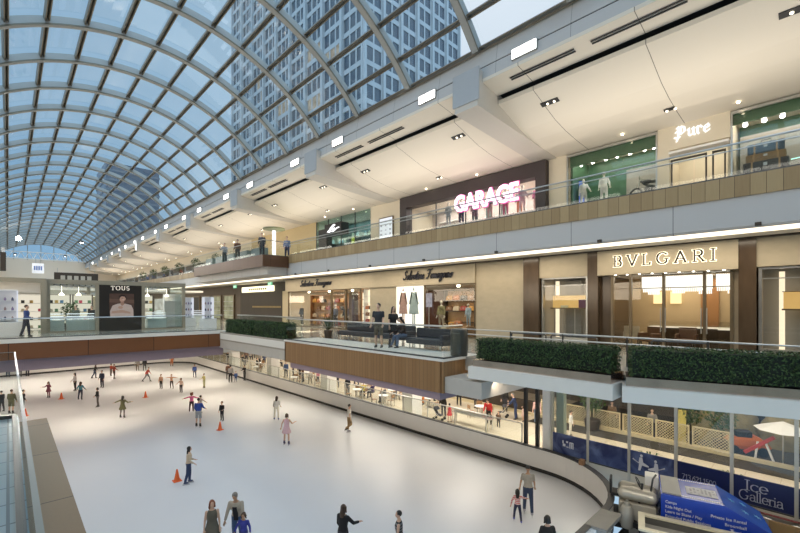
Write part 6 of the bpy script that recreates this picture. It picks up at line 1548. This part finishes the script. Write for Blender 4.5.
def pushchair(label, x, y, rz):
    t = thing('pushchair', label, 'pushchair', (x, y, .06), rz)
    g = MB(); g.loft([[(sx*.2, yy, z) for sx, yy, z in ((-1, a, c), (1, a, c), (1, b, d), (-1, b, d))] for a, c, b, d in ((-.25, .35, -.2, .30), (.1, .38, .1, .33), (.30, .80, .34, .78))]); g.build('seat', fabric((.06, .06, .07)), t)
    g = MB(); g.lathe([(.02, .92), (.15, .88), (.22, .76), (.22, .72)], (0, .18, 0), 12); g.build('hood', fabric((.05, .05, .06)), t)
    g = MB()
    for s in (-1, 1): g.tube([(s*.22, -.32, .1), (s*.22, .15, .5), (s*.22, .48, 1.0)], .014, 6); g.tube([(s*.22, .30, .1), (s*.22, .0, .45)], .014, 6)
    g.cyl((-.22, .48, 1.0), (.22, .48, 1.0), .018, 6); g.build('frame', M['steel'], t)
    for sx in (-1, 1):
        for yy in (-.32, .30): g = MB(); g.cyl((sx*.22-.015, yy, .1), (sx*.22+.015, yy, .1), .1, 14); g.build('wheel', M['black'], t)
pushchair('dark pushchair at the barrier below the black haired person', 20.9, at_x(439, 20.9), R(20))
pushchair('pushchair in front of the man in navy', 24.6, at_x(502.5, 24.6), R(200))
b = MB(); b.ball((0, 0, 0), .27, .27, .31, n=16, k=10); o = b.build('balloon', mat('balloon_orange', (.55, .17, .03), .3), smooth=True); o.location = (21.9, at_x(444.5, 21.9), 1.95); tag(o, 'round orange balloon floating above the black pushchair', 'balloon')
b = MB(); b.tube([(0, 0, -.31), (.05, 0, -.8), (0, .02, -1.2)], .004, 4); b.build('string', M['white'], o)
t = thing('steel_table', 'long low steel bench table behind the barrier, left of the man in red', 'table', (21.4, at_x(472, 21.4), .06))
g = MB(); g.bev(-.25, .25, -1.5, 1.5, .68, .74, .01); g.build('table_top', M['steel'], t)
for sx in (-.2, .2):
    for sy in (-1.4, 1.4): g = MB(); g.cyl((sx, sy, 0), (sx, sy, .68), .025, 6); g.build('leg', M['steel'], t)

# ================================================================ glass front beside the ice machine bay
XB = 18.1
t = thing('glazed_screen', 'tall glass wall with pale posts and blue rink banners at the lower right', 'glass screen', (XB, 3, .02))
MY = [8.62, 7.0, 5.38, 3.78, 2.14, .53, -1.1, -2.7]
for y in MY: g = MB(); g.box(XB-.05, XB+.07, y-.05, y+.05, .02, H-2.3); wp(g, 'post', mat('post_pale', (.48, .46, .40), .4, .2), t)
for a, b_ in zip(MY[:-1], MY[1:]):
    g = MB(); g.box(XB, XB+.012, b_+.05, a-.05, 1.05, H-2.34); wp(g, 'glass_pane', glass('front_glass', (.94, .95, .93), .03, 0, .08), t)
g = MB(); g.box(XB-.03, XB+.05, MY[-1], MY[0], 1.0, 1.05); g.box(XB-.06, XB+.08, MY[-1], MY[0], H-2.36, H-2.3); wp(g, 'rail', M['cap'], t)
def banner_mat():
    m, nt, out = new_mat('banner_blue'); N = nt.nodes.new; L = nt.links.new
    b = N('ShaderNodeBsdfPrincipled'); L(b.outputs[0], out.inputs[0]); b.inputs['Roughness'].default_value = .35
    tc = N('ShaderNodeNewGeometry'); nz = N('ShaderNodeTexNoise'); nz.inputs['Scale'].default_value = 1.1; nz.inputs['Detail'].default_value = 5; nz.inputs['Distortion'].default_value = 1.2
    L(tc.outputs['Position'], nz.inputs['Vector']); r_ = N('ShaderNodeValToRGB'); L(nz.outputs['Fac'], r_.inputs[0])
    e = r_.color_ramp.elements; e[0].position = .38; e[0].color = (.012, .022, .10, 1); e[1].position = .74; e[1].color = (.13, .18, .36, 1)
    L(r_.outputs[0], b.inputs['Base Color']); return m
BAN = banner_mat()
BAND = mat('banner_navy', (.014, .022, .085), .35, var=.3, scale=1)
for a, b_, mm in ((8.57, 7.05, BAN), (6.95, 5.43, BAN), (5.33, 3.83, BAN), (3.73, 2.19, BAND), (2.09, .58, BAND), (.48, -1.05, BAND), (-1.15, -2.65, BAND)):
    g = MB(); g.box(XB-.03, XB-.005, b_, a, 1.06, 1.96); wp(g, 'banner', mm, t)
wh = mat('print_white', (.62, .64, .70), .5)
for y, tx, z, sz, wd in ((1.78, 'Ice', 1.52, .34, .58), (1.95, 'Galleria', 1.18, .32, 1.12)):
    o = letters('lettering', tx, SERIF, (XB-.032, y, z), (0,-1,0), (0,0,1), sz, (.10, .045, 0), .006, wh, width=wd); wtext(o, t)
o = letters('lettering', '713.621.1500', DIG, (XB-.032, at_x(682, XB), 1.34), (0,-1,0), (0,0,1), .19, (.10, .06, 0), .006, wh, width=at_x(682, XB)-at_x(716.5, XB)); wtext(o, t)
# pale skater figures and a small square emblem printed on the banners
def skater(y, z, sgn):
    g = MB(); f = lambda p, q, d: (XB-.03-d, y-sgn*p, z+q)
    g.prism([(-.05,.22),(.05,.24),(.08,.05),(.28,-.05),(.27,-.10),(.04,-.08),(-.02,-.30),(-.10,-.30),(-.06,-.02),(-.28,.14),(-.30,.10),(-.08,.02)], f, 0, .006)
    g.prism(ell(.02,.30,.05,.055,10), f, 0, .006)
    wp(g, 'printed_skater', wh, t)
skater(4.95, 1.52, 1); skater(4.42, 1.42, -1)
g = MB()
for (y0, y1, z0, z1) in ((7.98, 8.10, 1.42, 1.54), (8.06, 8.12, 1.55, 1.68), (7.86, 7.95, 1.60, 1.68), (7.84, 7.94, 1.40, 1.44)): g.box(XB-.036, XB-.03, y0, y1, z0, z1)
for k in range(3): g.box(XB-.036, XB-.03, 7.62+.07*k, 7.66+.07*k, 1.38, 1.62)
g.box(XB-.036, XB-.03, 7.62, 7.80, 1.62, 1.66); wp(g, 'printed_emblem', wh, t)
st('wall_bay_dado', mat('dado_cream', (.56, .52, .44), .6, var=.06), XB-.02, XB+.1, MY[-1], MY[0], .02, 1.0)
st('baseboard_bay', M['kick'], XB-.06, XB-.02, MY[-1], 6.0, .02, .22)
g = MB(); g.bev(17.2, 17.45, 6.85, 7.05, 1.10, 1.32, .02); o = g.build('box', mat('box_brown', (.25, .14, .07), .6)); o.location.z = 1.10; tag(o, 'small brown box on the rink board cap under the blue banner', 'box')
# rink gate: wide grey cap over a white panel
t = thing('rink_gate', 'white rink gate with a wide grey sloped cap at the bottom right', 'gate', (13.4, 4.8, 0), 0)
g = MB(); g.bev(-.68, .58, -.12, .16, 0, 1.04, .02); g.build('gate_panel', M['board'], t)
g = MB(); g.prism([(-.42, 1.04), (.22, 1.04), (.22, 1.10), (-.42, 1.15)], lambda a, b, d: (d, a, b), -.69, .66); g.build('cap', mat('gate_cap', (.22, .215, .20), .5, var=.1), t)
# low open trough in front of the ice machine
rz = R(15.8)
def zl(g, name, m, t, **kw): return g.build(name, m, t, **kw)
t = thing('snow_trough', 'long open trough with a cream rim in front of the ice machine', 'trough', (13.55, 3.72, 0), rz)
cr = mat('rim_cream', (.62, .58, .44), .45)
g = MB(); g.box(-.0, .06, -5, 0, 0, 1.1); g.box(1.0, 1.06, -5, 0, 0, 1.1); g.box(.06, 1.0, -.06, 0, 0, 1.1); g.box(.06, 1.0, -5, -.06, .55, .6); g.build('trough_shell', mat('trough_dark', (.10, .10, .095), .5, var=.2), t)
g = MB(); g.box(-.06, .12, -5, .06, 1.1, 1.16); g.box(.94, 1.12, -5, .06, 1.1, 1.16); g.box(.12, .94, -.12, .06, 1.1, 1.16); g.build('rim', cr, t)
g = MB(); g.box(.12, .94, -5, -.12, .85, .9); g.build('liner', mat('liner_grey', (.30, .295, .27), .5, var=.15), t)
g = MB(); g.cyl((.28, -5, 1.0), (.28, -.15, 1.0), .03, 8); g.build('pipe', M['dsteel'], t)

# ================================================================ ice resurfacing machine
zb = (15.05, 3.55, .02)
t = thing('ice_resurfacer', 'blue ice resurfacing machine with white lettering at the bottom right', 'ice resurfacer', zb, rz)
BL = mat('machine_blue', (.012, .045, .36), .25, var=.08); BL2 = mat('machine_blue_light', (.02, .10, .52), .25, var=.35, scale=2)
# local: -y is the front of the machine, +x away from the rink
side = [(0, .42), (0, 1.74), (-1.62, 1.74), (-2.75, 1.14), (-2.75, .62), (-2.5, .42)]
g = MB(); g.prism(side, lambda a, b, d: (d, a, b), 0, 1.66); g.build('tank_body', BL, t, label=None)
g = MB(); g.prism([(-1.60, 1.755), (-2.73, 1.155), (-2.73, 1.14), (-1.62, 1.74)], lambda a, b, d: (d, a, b), .03, 1.63); g.build('hood_panel', BL2, t)
g = MB(); g.box(.08, 1.58, -.55, -.04, 1.74, 1.78); g.build('grey_lid', mat('lid_grey', (.26, .26, .245), .5, var=.1), t)
g = MB(); g.box(.42, 1.02, -1.52, -.72, 1.745, 1.76); o = g.build('notice_sheet', mat('sheet_white2', (.48, .49, .52), .7), t)
g = MB(); rn = random.Random(2)
for k in range(7):
    for q in range(5):
        if rn.random() < .75: g.box(.47+.1*q, .47+.1*q+.05+.03*rn.random(), -1.47+.10*k, -1.47+.10*k+.055, 1.76, 1.763)
g.build('notice_marks', mat('mark_grey', (.18, .19, .24), .5), o)
def ztext(tx, y, z, sz, wd, nm='side_lettering', m=wh):
    # on the side that faces the rink: reads from the rear (+y) to the front (-y)
    o = block_text(nm, tx, (-.004, y, z), (0,-1,0), (0,0,1), sz, .004, m, t, width=wd, bold=.012)
for k, (tx, wd) in enumerate((('Camps', .30), ('Kids Night Out', .68), ('Learn to Skate / Play', .95), ('Extended Public Sessions', 1.16))): ztext(tx, -.12, 1.48-.15*k, .085, wd)
for k, (tx, wd) in enumerate((('Private Ice Rental', .84), ('Broomball', .50), ('Parties', .36))): ztext(tx, -2.12+wd, 1.32-.17*k, .085, wd)
for tx, z, sz, wd in (('Ice', .84, .24, .40), ('Galleria', .58, .22, .80)):
    letters('lettering', tx, SERIF, (-.004, -1.75 if tx == 'Ice' else -1.62, z), (0,-1,0), (0,0,1), sz, (.1, .05, 0), .006, wh, t, width=wd)
g = MB()
for k in range(26): g.box(.10, .16, -1.58+.062*k*.9, -1.58+.062*k*.9+.035, 1.742, 1.75); g.box(1.50, 1.56, -1.58+.062*k*.9, -1.58+.062*k*.9+.035, 1.742, 1.75)
g.build('edge_lettering', wh, t)
sn = mat('print_cyan', (.10, .42, .75), .4)
for k, (a, b_) in enumerate(((.9, .25), (.55, .5), (1.2, .55), (.8, .8))):
    g = MB(); cy_, cz_ = -1.62-1.13*b_, 1.755-.60*b_
    for q in range(3):
        M3 = Matrix.Rotation(R(28), 3, 'X') @ Matrix.Rotation(R(60*q), 3, 'Z'); g.obox((a, cy_, cz_+.006), (.20, .022, .006), M3)
    g.build('printed_snowflake', sn, t)
# chassis, wheels, driver's stand and engine at the rear
g = MB(); g.box(.1, 1.56, -2.4, 1.5, .28, .42); g.build('chassis', M['black'], t)
for y in (-1.9, .75):
    for x in (.02, 1.64): g = MB(); g.cyl((x-.1, y, .32), (x+.1, y, .32), .32, 18); o = g.build('wheel', M['black'], t); g = MB(); g.cyl((x-.11, y, .32), (x+.11, y, .32), .15, 12); g.build('hub', M['steel'], o)
pale = mat('engine_pale', (.42, .40, .34), .4, .3, var=.2)
g = MB(); g.bev(.15, 1.5, .12, 1.2, .42, 1.15, .03); g.build('engine_cover', mat('cover_beige', (.34, .32, .27), .45, var=.1), t)
for k in range(2): g = MB(); g.cyl((.35+.5*k, .25, 1.38), (.35+.5*k, 1.05, 1.40), .2, 14); g.ball((.35+.5*k, .25, 1.38), .2); g.ball((.35+.5*k, 1.05, 1.40), .2); g.build('fuel_tank', pale, t, smooth=True)
g = MB(); g.tube([(.3, .6, 1.15), (.5, .5, 1.75), (.8, .6, 1.6), (1.1, .5, 1.2)], .035, 6); g.build('hose', M['black'], t)
g = MB(); g.tube([(.7, .3, 1.15), (.7, .2, 1.9), (.75, .1, 2.05)], .03, 6); g.build('exhaust', M['dsteel'], t)
g = MB(); g.bev(1.0, 1.5, .02, .42, 1.45, 1.86, .03); g.build('control_box', M['white'], t)
g = MB(); g.cyl((1.25, .22, .42), (1.25, .22, 1.45), .04, 8); g.build('control_stand', M['steel'], t)
g = MB(); g.bev(.5, 1.0, 1.0, 1.45, 1.15, 1.25, .03); o = g.build('seat', M['black'], t); g = MB(); g.bev(.5, 1.0, 1.42, 1.5, 1.2, 1.7, .03); g.build('seat_back', M['black'], o)
g = MB(); g.tube([(.75 + .18*math.cos(k*PI/8), .62 + .08*math.sin(k*PI/8), 1.68 + .16*math.sin(k*PI/8)) for k in range(17)], .018, 6); o = g.build('steering_wheel', M['black'], t); g = MB(); g.cyl((.75, .62, 1.68), (.75, .45, 1.2), .025, 6); g.build('steering_column', M['dsteel'], o)
g = MB(); g.lathe([(.17, .42), (.19, .5), (.19, 1.0), (.15, 1.12), (.09, 1.15), (.09, 1.24)], (-.02, .95, 0), 16); g.build('gas_bottle', mat('bottle_grey', (.40, .39, .35), .4, .2), t, smooth=True)
g = MB(); g.cyl((-.02, .95, 1.24), (-.02, .95, 1.32), .04, 8); g.build('valve', M['steel'], t)
# red hooped rail and plywood behind the machine
t = thing('hoop_barrier', 'red barrier rail on hoops below the blue rink banner', 'barrier', (17.75, .6, .02))
rd = mat('rail_red', (.22, .035, .03), .4)
for zz in (.6, 1.0): g = MB(); g.cyl((17.75, 2.9, zz), (17.75, -3, zz), .035, 8); wp(g, 'bar', rd, t)
for k in range(8): g = MB(); y = 2.6-.7*k; g.tube([(17.72, y-.2, .02), (17.72, y-.2, .75), (17.72, y-.1, .88), (17.72, y+.1, .88), (17.72, y+.2, .75), (17.72, y+.2, .02)], .022, 6); wp(g, 'hoop', M['steel'], t)
for k, y in enumerate((.55, -.75)): g = MB(); g.box(17.45+.03*k, 17.5+.03*k, y-.6, y+.6, .02, .95); o = g.build('plywood_sheet', planks('plywood', (.30, .20, .09), (.34, .23, .11), 5, 1, .6)); tag(o, ('left' if k == 0 else 'right') + ' plywood sheet leaning under the red barrier rail', 'board')
# ================================================================ ceiling fittings of the upper gallery
CSL = -.4528
ceil_h = lambda x: (8.98-.314*(x-16.6) if x < 17.5 else 8.53-.16*(x-18.1))
nb = 0
FIX = VENT = REC = None
for i, b in enumerate(BEAMS):
    for s in (-1, 1):
        y = b + s*2.6
        lb = 'white panel light on the roof fascia, %s side of the %s bracket from the camera' % ('near' if s < 0 else 'far', ORD[i])
        if FIX is None:
            FIX = thing('panel_light', lb, 'light', (14.80, y, H+9.98), 0, 'roof fascia panel lights')
            g = MB(); g.bev(-.05, .05, -.56, .56, -.02, .42, .02); g.build('housing', M['steel'], FIX)
            g = MB(); g.obox((-.055, 0, .20), (.012, 1.04, .36), Matrix.Rotation(0, 3, 'Y')); g.build('lit_face', M['lamp'], FIX)
        else: dup(FIX, (14.80, y, H+9.98), 0, lb)
    for k, (a, c) in enumerate(((-7.9, -5.0), (-4.4, -1.7))):
        lb = 'slotted soffit air grille, %s before the %s ceiling bracket from the camera' % (('first', 'second')[k], ORD[i])
        t = thing('air_grille', lb, 'vent', (15.3, b+(a+c)/2, H+9.545), 0, 'soffit air grilles'); L_ = (c-a)/2
        M3 = Matrix.Rotation(math.atan2(.16, 1.15), 3, 'Y')
        g = MB()
        for q in (-.07, .07): g.obox((q, 0, .012-q*.139), (.055, 2*L_, .03), M3)
        g.build('slots', M['black'], t)
    for k, dy in enumerate((-2.6, 2.4, 6.3)):
        x = (17.0, 17.0, 20.0)[k]
        lb = 'dark recessed twin ceiling spotlight %s the %s bracket from the camera' % (('just before', 'just past', 'well past')[k], ORD[i])
        t = thing('recessed_spotlight', lb, 'light', (x, b+dy, H+ceil_h(x)), 0, 'recessed ceiling spotlights')
        M3 = Matrix.Rotation(.30 if k < 2 else .09, 3, 'Y'); w_ = .16 if k < 2 else .10
        g = MB(); g.obox((0, 0, -.01), (w_*1.5, .78 if k < 2 else .4, .05), M3); g.build('recess', M['black'], t)
        for q in (-.2, .1): g = MB(); g.ball((0, q, -.045), .055, n=8, k=6); g.build('bulb', emit('bulb_dim', (1, .9, .7), 3.0), t)
    # warm downlight set close over the shop fronts
    for k, dy in enumerate((-4.2, 4.2)):
        g = MB(); y = b+dy; g.cyl((21.2, y, H+8.15), (21.2, y, H+8.22), .05, 10); tag(g.build('downlight', M['warmlamp']), 'small bright downlight over the upper shops, %s the %s bracket from the camera' % (('before', 'past')[k], ORD[i]), 'light', 'upper downlights')
for k in range(7):
    y = 1.2 + 4.2*k
    g = MB(); g.bev(14.93, 15.02, y-.07, y+.07, H+2.2, H+2.3, .01); tag(g.build('ceiling_sensor', M['dark']), 'small dark sensor at the lower edge of the grey fascia, %s from the near end' % ORD[k], 'sensor', 'fascia sensors')
# exit signs glowing green over the middle hall
for k, (px, y) in enumerate(((235, 33), (270, 31.5))):
    t = thing('exit_sign', 'small green glowing exit sign under the middle ceiling, %s one' % ('left', 'right')[k], 'sign', (17.0, at_x(px, 17.0), H+1.75), 0, 'exit signs')
    g = MB(); g.box(-.03, .03, -.4, .4, 0, .32); g.build('housing', emit('exit_green', (.25, .8, .4), .9), t)
    o = block_text('lettering', 'EXIT', (-.035, .28, .06), (0,-1,0), (0,0,1), .2, .005, emit('exit_white', (.9, 1, .9), 1.6), t, width=.56)
# floodlights high in the far vault
for k, (px, py, y, e) in enumerate(((18.5, 238, 96, 900), (81.5, 242, 96, 260), (65, 256, 120, 60), (15, 254, 120, 60))):
    d = pdir(px, py); q = Vector((0, 0, H)) + d*(y/d.y)
    t = thing('floodlight', ('brightest floodlight high in the far vault on the left', 'second bright floodlight high in the far vault on the right', 'small lamp at the right end of the lattice girder', 'small lamp at the left end of the lattice girder')[k], 'light', tuple(q), 0, 'far vault floodlights')
    g = MB(); g.lathe([(.12, .25), (.28, .1), (.34, -.1), (.30, -.1)], n=14); g.build('housing', M['dsteel'], t, smooth=True)
    g = MB(); g.ball((0, -.05, -.08), .38 if k == 0 else (.24 if k == 1 else .16), n=12, k=8); g.build('bulb', emit('flood_%d' % k, (1, .95, .85), e*.05 if k else 60), t, smooth=True)
    if k < 2: spot('flood', (q.x, q.y, q.z-.6), (q.x+2, q.y-38, 0), 9000, 60, .8, (1, .93, .82), .4)

# ================================================================ the towers outside
def window_mesh(pitch, n, hh):
    """n dark panes with pale dividers, in the plane x = 0 looking towards -x"""
    g = MB(); w_ = pitch/n
    for k in range(n):
        g.mi(0); g.add([(0, -pitch/2+w_*k+.16, 0), (0, -pitch/2+w_*(k+1)-.16, 0), (0, -pitch/2+w_*(k+1)-.16, hh), (0, -pitch/2+w_*k+.16, hh)], [(0, 1, 2, 3)])
        g.mi(1); g.box(-.12, .02, -pitch/2+w_*k-.16, -pitch/2+w_*k+.16, 0, hh)
    return g
wall_c = mat('tower_concrete', (.37, .37, .37), .7, var=.06, scale=.3)
pane_d = mat('tower_pane', (.045, .058, .075), .12, .0, var=.5, scale=.35, spec=.8)
pane_l = emit('tower_pane_lit', (1, .80, .5), .55, .8, 1.2)
t = thing('office_tower', 'tall pale office tower with rows of dark windows seen through the glass vault', 'building', (42, 52, 0))
WX, WY, FH, NF = 25.2, 54.0, 3.2, 28
Z00 = 6.0
g = MB(); g.box(.3, WX-.3, .3, WY-.3, 0, Z00+FH*NF+2); g.build('core', mat('tower_core', (.10, .11, .13), .6), t)
for k in range(NF+1):
    z = Z00 + FH*k
    g = MB(); g.box(0, WX, 0, WY, z, z+.85); g.build('spandrel', wall_c, t)
for k in range(10): g = MB(); y = 6.0*k; g.box(-.45, .3, max(0, y-.32), min(WY, y+.32), Z00-6, Z00+FH*NF+1.5); g.build('pier', wall_c, t)
for k in range(7): g = MB(); x = 4.2*k; g.box(max(-.44, x-.26), min(WX, x+.26), -.45, .3, Z00-6, Z00+FH*NF+1.5); g.build('pier', wall_c, t)
gw = window_mesh(5.35, 3, FH-.85); gs = window_mesh(3.65, 2, FH-.85)
pw_ = gw.build('window', [pane_d, wall_c], t, fix=False); ps_ = gs.build('window', [pane_d, wall_c], t, fix=False)
pl_ = gw.build('window', [pane_l, wall_c], t, fix=False)
slots = []
for f in range(NF):
    z = Z00 + FH*f + .85
    for k in range(9): slots.append((Vector((.12, 3.0+6.0*k, z)), 0))
    for k in range(6): slots.append((Vector((2.1+4.2*k, .12, z)), R(90)))
eye = Vector((0, 0, H)) - Vector((42, 52, 0))
def shown(s):
    d = s[0] - eye; w_ = d.x*.6947 + d.y*.7193; u = (d.x*.7193 - d.y*.6947)/w_; v = d.z/w_
    return V0 - FX*v > -8 and v*FX > 150
vis = sorted([s for s in slots if shown(s)], key=lambda s: (s[0]-eye).length)
near, rest = vis[:100], [s for s in slots if s not in vis[:100]]
rn = random.Random(8)
for i, (p, a) in enumerate(near):
    src = (ps_ if a else (pl_ if rn.random() < .10 else pw_))
    o = src.copy(); COL.objects.link(o); o.parent = t; o.location = p; o.rotation_euler = (0, 0, a)
for q in (pw_, ps_, pl_): bpy.data.objects.remove(q)
g = MB()
for p, a in rest:
    src = gs if a else gw; Mr = Matrix.Rotation(a, 3, 'Z'); o = len(g.v)
    g.v += [tuple(Mr @ Vector(v) + p) for v in src.v]; g.f += [tuple(i+o for i in f) for f in src.f]; g.m += [(2 if (rn.random() < .02 and m == 0) else m) for m in src.m]
o = g.build('window_rows', [pane_d, wall_c, pane_l], t, fix=False); o['kind'] = 'stuff'
t = thing('office_tower', 'dark office tower in the distance low behind the right side of the vault', 'building', (24, 169, 0))
g = MB(); g.box(0, 16, 0, 20, 0, H+49); g.build('core', mat('far_tower', (.085, .10, .13), .35, var=.2, scale=.2), t)
for k in range(17): g = MB(); g.box(-.2, 16.2, -.2, 20.2, 3.3*k+1, 3.3*k+1.7); g.build('spandrel', mat('far_tower_band', (.15, .16, .18), .6), t)

# ================================================================ light
WARM = (1.0, .86, .67); NEUT = (1.0, .92, .81)
# added unseen panels under the sloping gallery ceiling, brightening it, one per bay
for b in BEAMS:
    area('ceiling_fill', (18.0, b-6.35, H+5.2), (R(180), 0, 0), 2.4, UPL*(1 if b < 60 else .8), NEUT, 10.5)
# floodlights on the roof fascia aimed at the ice
for i, b in enumerate(BEAMS[:7]):
    for s in (-1, 1):
        y = b + s*2.6
        if y < 60: spot('rink_flood', (14.5, y, H+9.9), (7.0, y+1.0, 0), FLOOD, 75, .9, (1, .93, .84), .35)
# warm pools on the ice from lamps under the galleries
for (x, y, p) in ((13.0, 22.3, 1.0), (14.6, 17.5, .8), (15.2, 11.5, .6), (13.6, 28.6, .6), (4.2, 32.8, 1.0), (11.8, 35.0, 1.0), (13.5, 42.5, 1.1), (8.5, 44.5, 1.0), (14, 50, 1.1), (9, 54, 1.0), (3, 50, .9), (-2, 40, .8), (0, 55, .8)):
    if y < 28: spot('pool', (14.6, y+2, H+2.1 if x < 14 else H+2.1), (x, y, 0), POOL*p*1.6, 34, 1.0, WARM, .1)
    else: spot('pool', (x, y, H-3.25), (x, y, 0), POOL*p*.30, 110, .9, WARM, .1)
for y in (38, 50): 
    for x in (-4, 4, 12): area('under_bridge', (x, y, H-2.9), (0, 0, 0), 6, UNDER, WARM, 6)
# middle level: hall, shops, soffit
def shop(x, y, z, sx, sy, p, col=WARM): return area('shop_ceiling', (x, y, z), (0, 0, 0), sx, p, col, sy)
shop(XF+2.2, 3.95, H+1.17, 2.4, 3.4, 125*K1); shop(XF+2.0, 14.2, H+1.1, 3.0, 3.2, 120*K1); shop(XF+2.0, 27, H+1.1, 2.6, 8.5, 330*K1); shop(XF+.55, 7.75, H+1.1, .4, 1.5, 6*K1); shop(XF+.55, -.4, H+1.1, .4, 3, 8*K1)
for y in (-3, 3.5, 10, 16.5, 23, 29.5): area('mall_soffit', (16.3, y, H+2.12), (0, 0, 0), .5, 70*K1, WARM, 5.5)
for y in (36, 44): area('mall_soffit', (14.5, y, H+2.1), (0, 0, 0), 2.5, 130*K1, WARM, 6)
for y in (56, 70, 86, 104, 122): area('hall_soffit', (14.5, y, H+2.1), (0, 0, 0), 3, 260*K1, WARM, 10)
for x in (xs[0]+1.2, 5.6, xs[3]-1.3): shop(x, KY+2.0, H+1.28, 1.6, 2.6, 55*K1, (1, .95, .86))
for x in (-6, 0, 6, 11): area('hall_lamp', (x, 40.5, H+1.9), (0, 0, 0), 2.5, 150*K1, NEUT, 5)
area('hall_back', (-4, 49, H+1.25), (0, 0, 0), 12, 250*K1, WARM, 4)
# upper shops
shop(XG+1.9, 16.5, H+7.45, 2.2, 9.5, 480*K1, (1, .93, .9)); shop(XG+1.2, 7.4, H+8.1, 1.6, 3.6, 90*K1, NEUT); shop(XG+1.0, .7, H+8.1, 1.4, 3.6, 90*K1, NEUT); shop(XG+1.8, 3.9, H+8.1, 2, 2, 70*K1, NEUT); shop(XG+1.6, 30.3, H+8.1, 2.2, 6.6, 150*K1, (.85, 1, 1))
for y in (-2, 4, 10, 16, 22, 28): area('upper_wash', (20.4, y, H+8.2), (0, R(30), 0), .3, 22*K1, WARM, 4)
for y in (36, 50, 64, 80, 96, 115): area('upper_far', (18, y, H+7.2), (0, 0, 0), 2, 200*K1, WARM, 9)
# lower concourse (lamps in its ceiling, facing down)
for y in (-2, 4): area('lower_lamp', (21.5, y, H-2.55), (0, 0, 0), 5, LOW*.8, NEUT, 3)
for y in (10, 16, 22, 28, 35, 43, 52): area('lower_lamp', (21.5, y, H-2.86), (0, 0, 0), 5, LOW, NEUT, 3)
area('bay_lamp', (11.5, 1.5, H-2.3), (0, R(-55), 0), 1.0, BAY, NEUT, 5)
for y in (12, 15, 18): area('board_wash', (XE+.7, y, H-3.12), (0, R(-50), 0), .4, BW, WARM, 2.5)
for y in (4, 7): area('board_wash', (XE+.7, y, H-2.35), (0, R(-50), 0), .4, BW, WARM, 2.0)
for y in (30, 38, 46, 54): area('lower_lamp_far', (24.5, y, H-3.25), (0, 0, 0), 6, LOW*.9, NEUT, 6)
for y in (33, 41, 49): area('board_lamp', (15, y, H-3.25), (0, R(-25), 0), 2, LOW*.35, WARM, 5)
for x in (-2, 5, 12): area('board_lamp', (x, 55.5, H-3.25), (R(25), 0, 0), 5, LOW*.5, WARM, 2)
area('rockery_lamp', (28.5, 2, H-2.55), (0, 0, 0), 4, 190, WARM, 6)
# bulkhead at the far end
for x in (-6, 6, 18): area('bulkhead_wash', (x, 122, H+4.0), (R(70), 0, 0), 6, 480*K1, WARM, 2)
# added unseen fill panels on the camera's own side, brightening the faces opposite
for y in (-8, 4, 16, 28, 40, 54, 70, 90, 115):
    area('left_fill_upper', (-3.4, y, H+7.4), (0, R(-80), 0), 2.2, LEFT, NEUT, 11)
    area('left_fill_middle', (-3.4, y, H+3.0 if y < 9 else H+1.2), (0, R(-85), 0), 1.5, LEFT*1.0, WARM, 11)
finish_people()
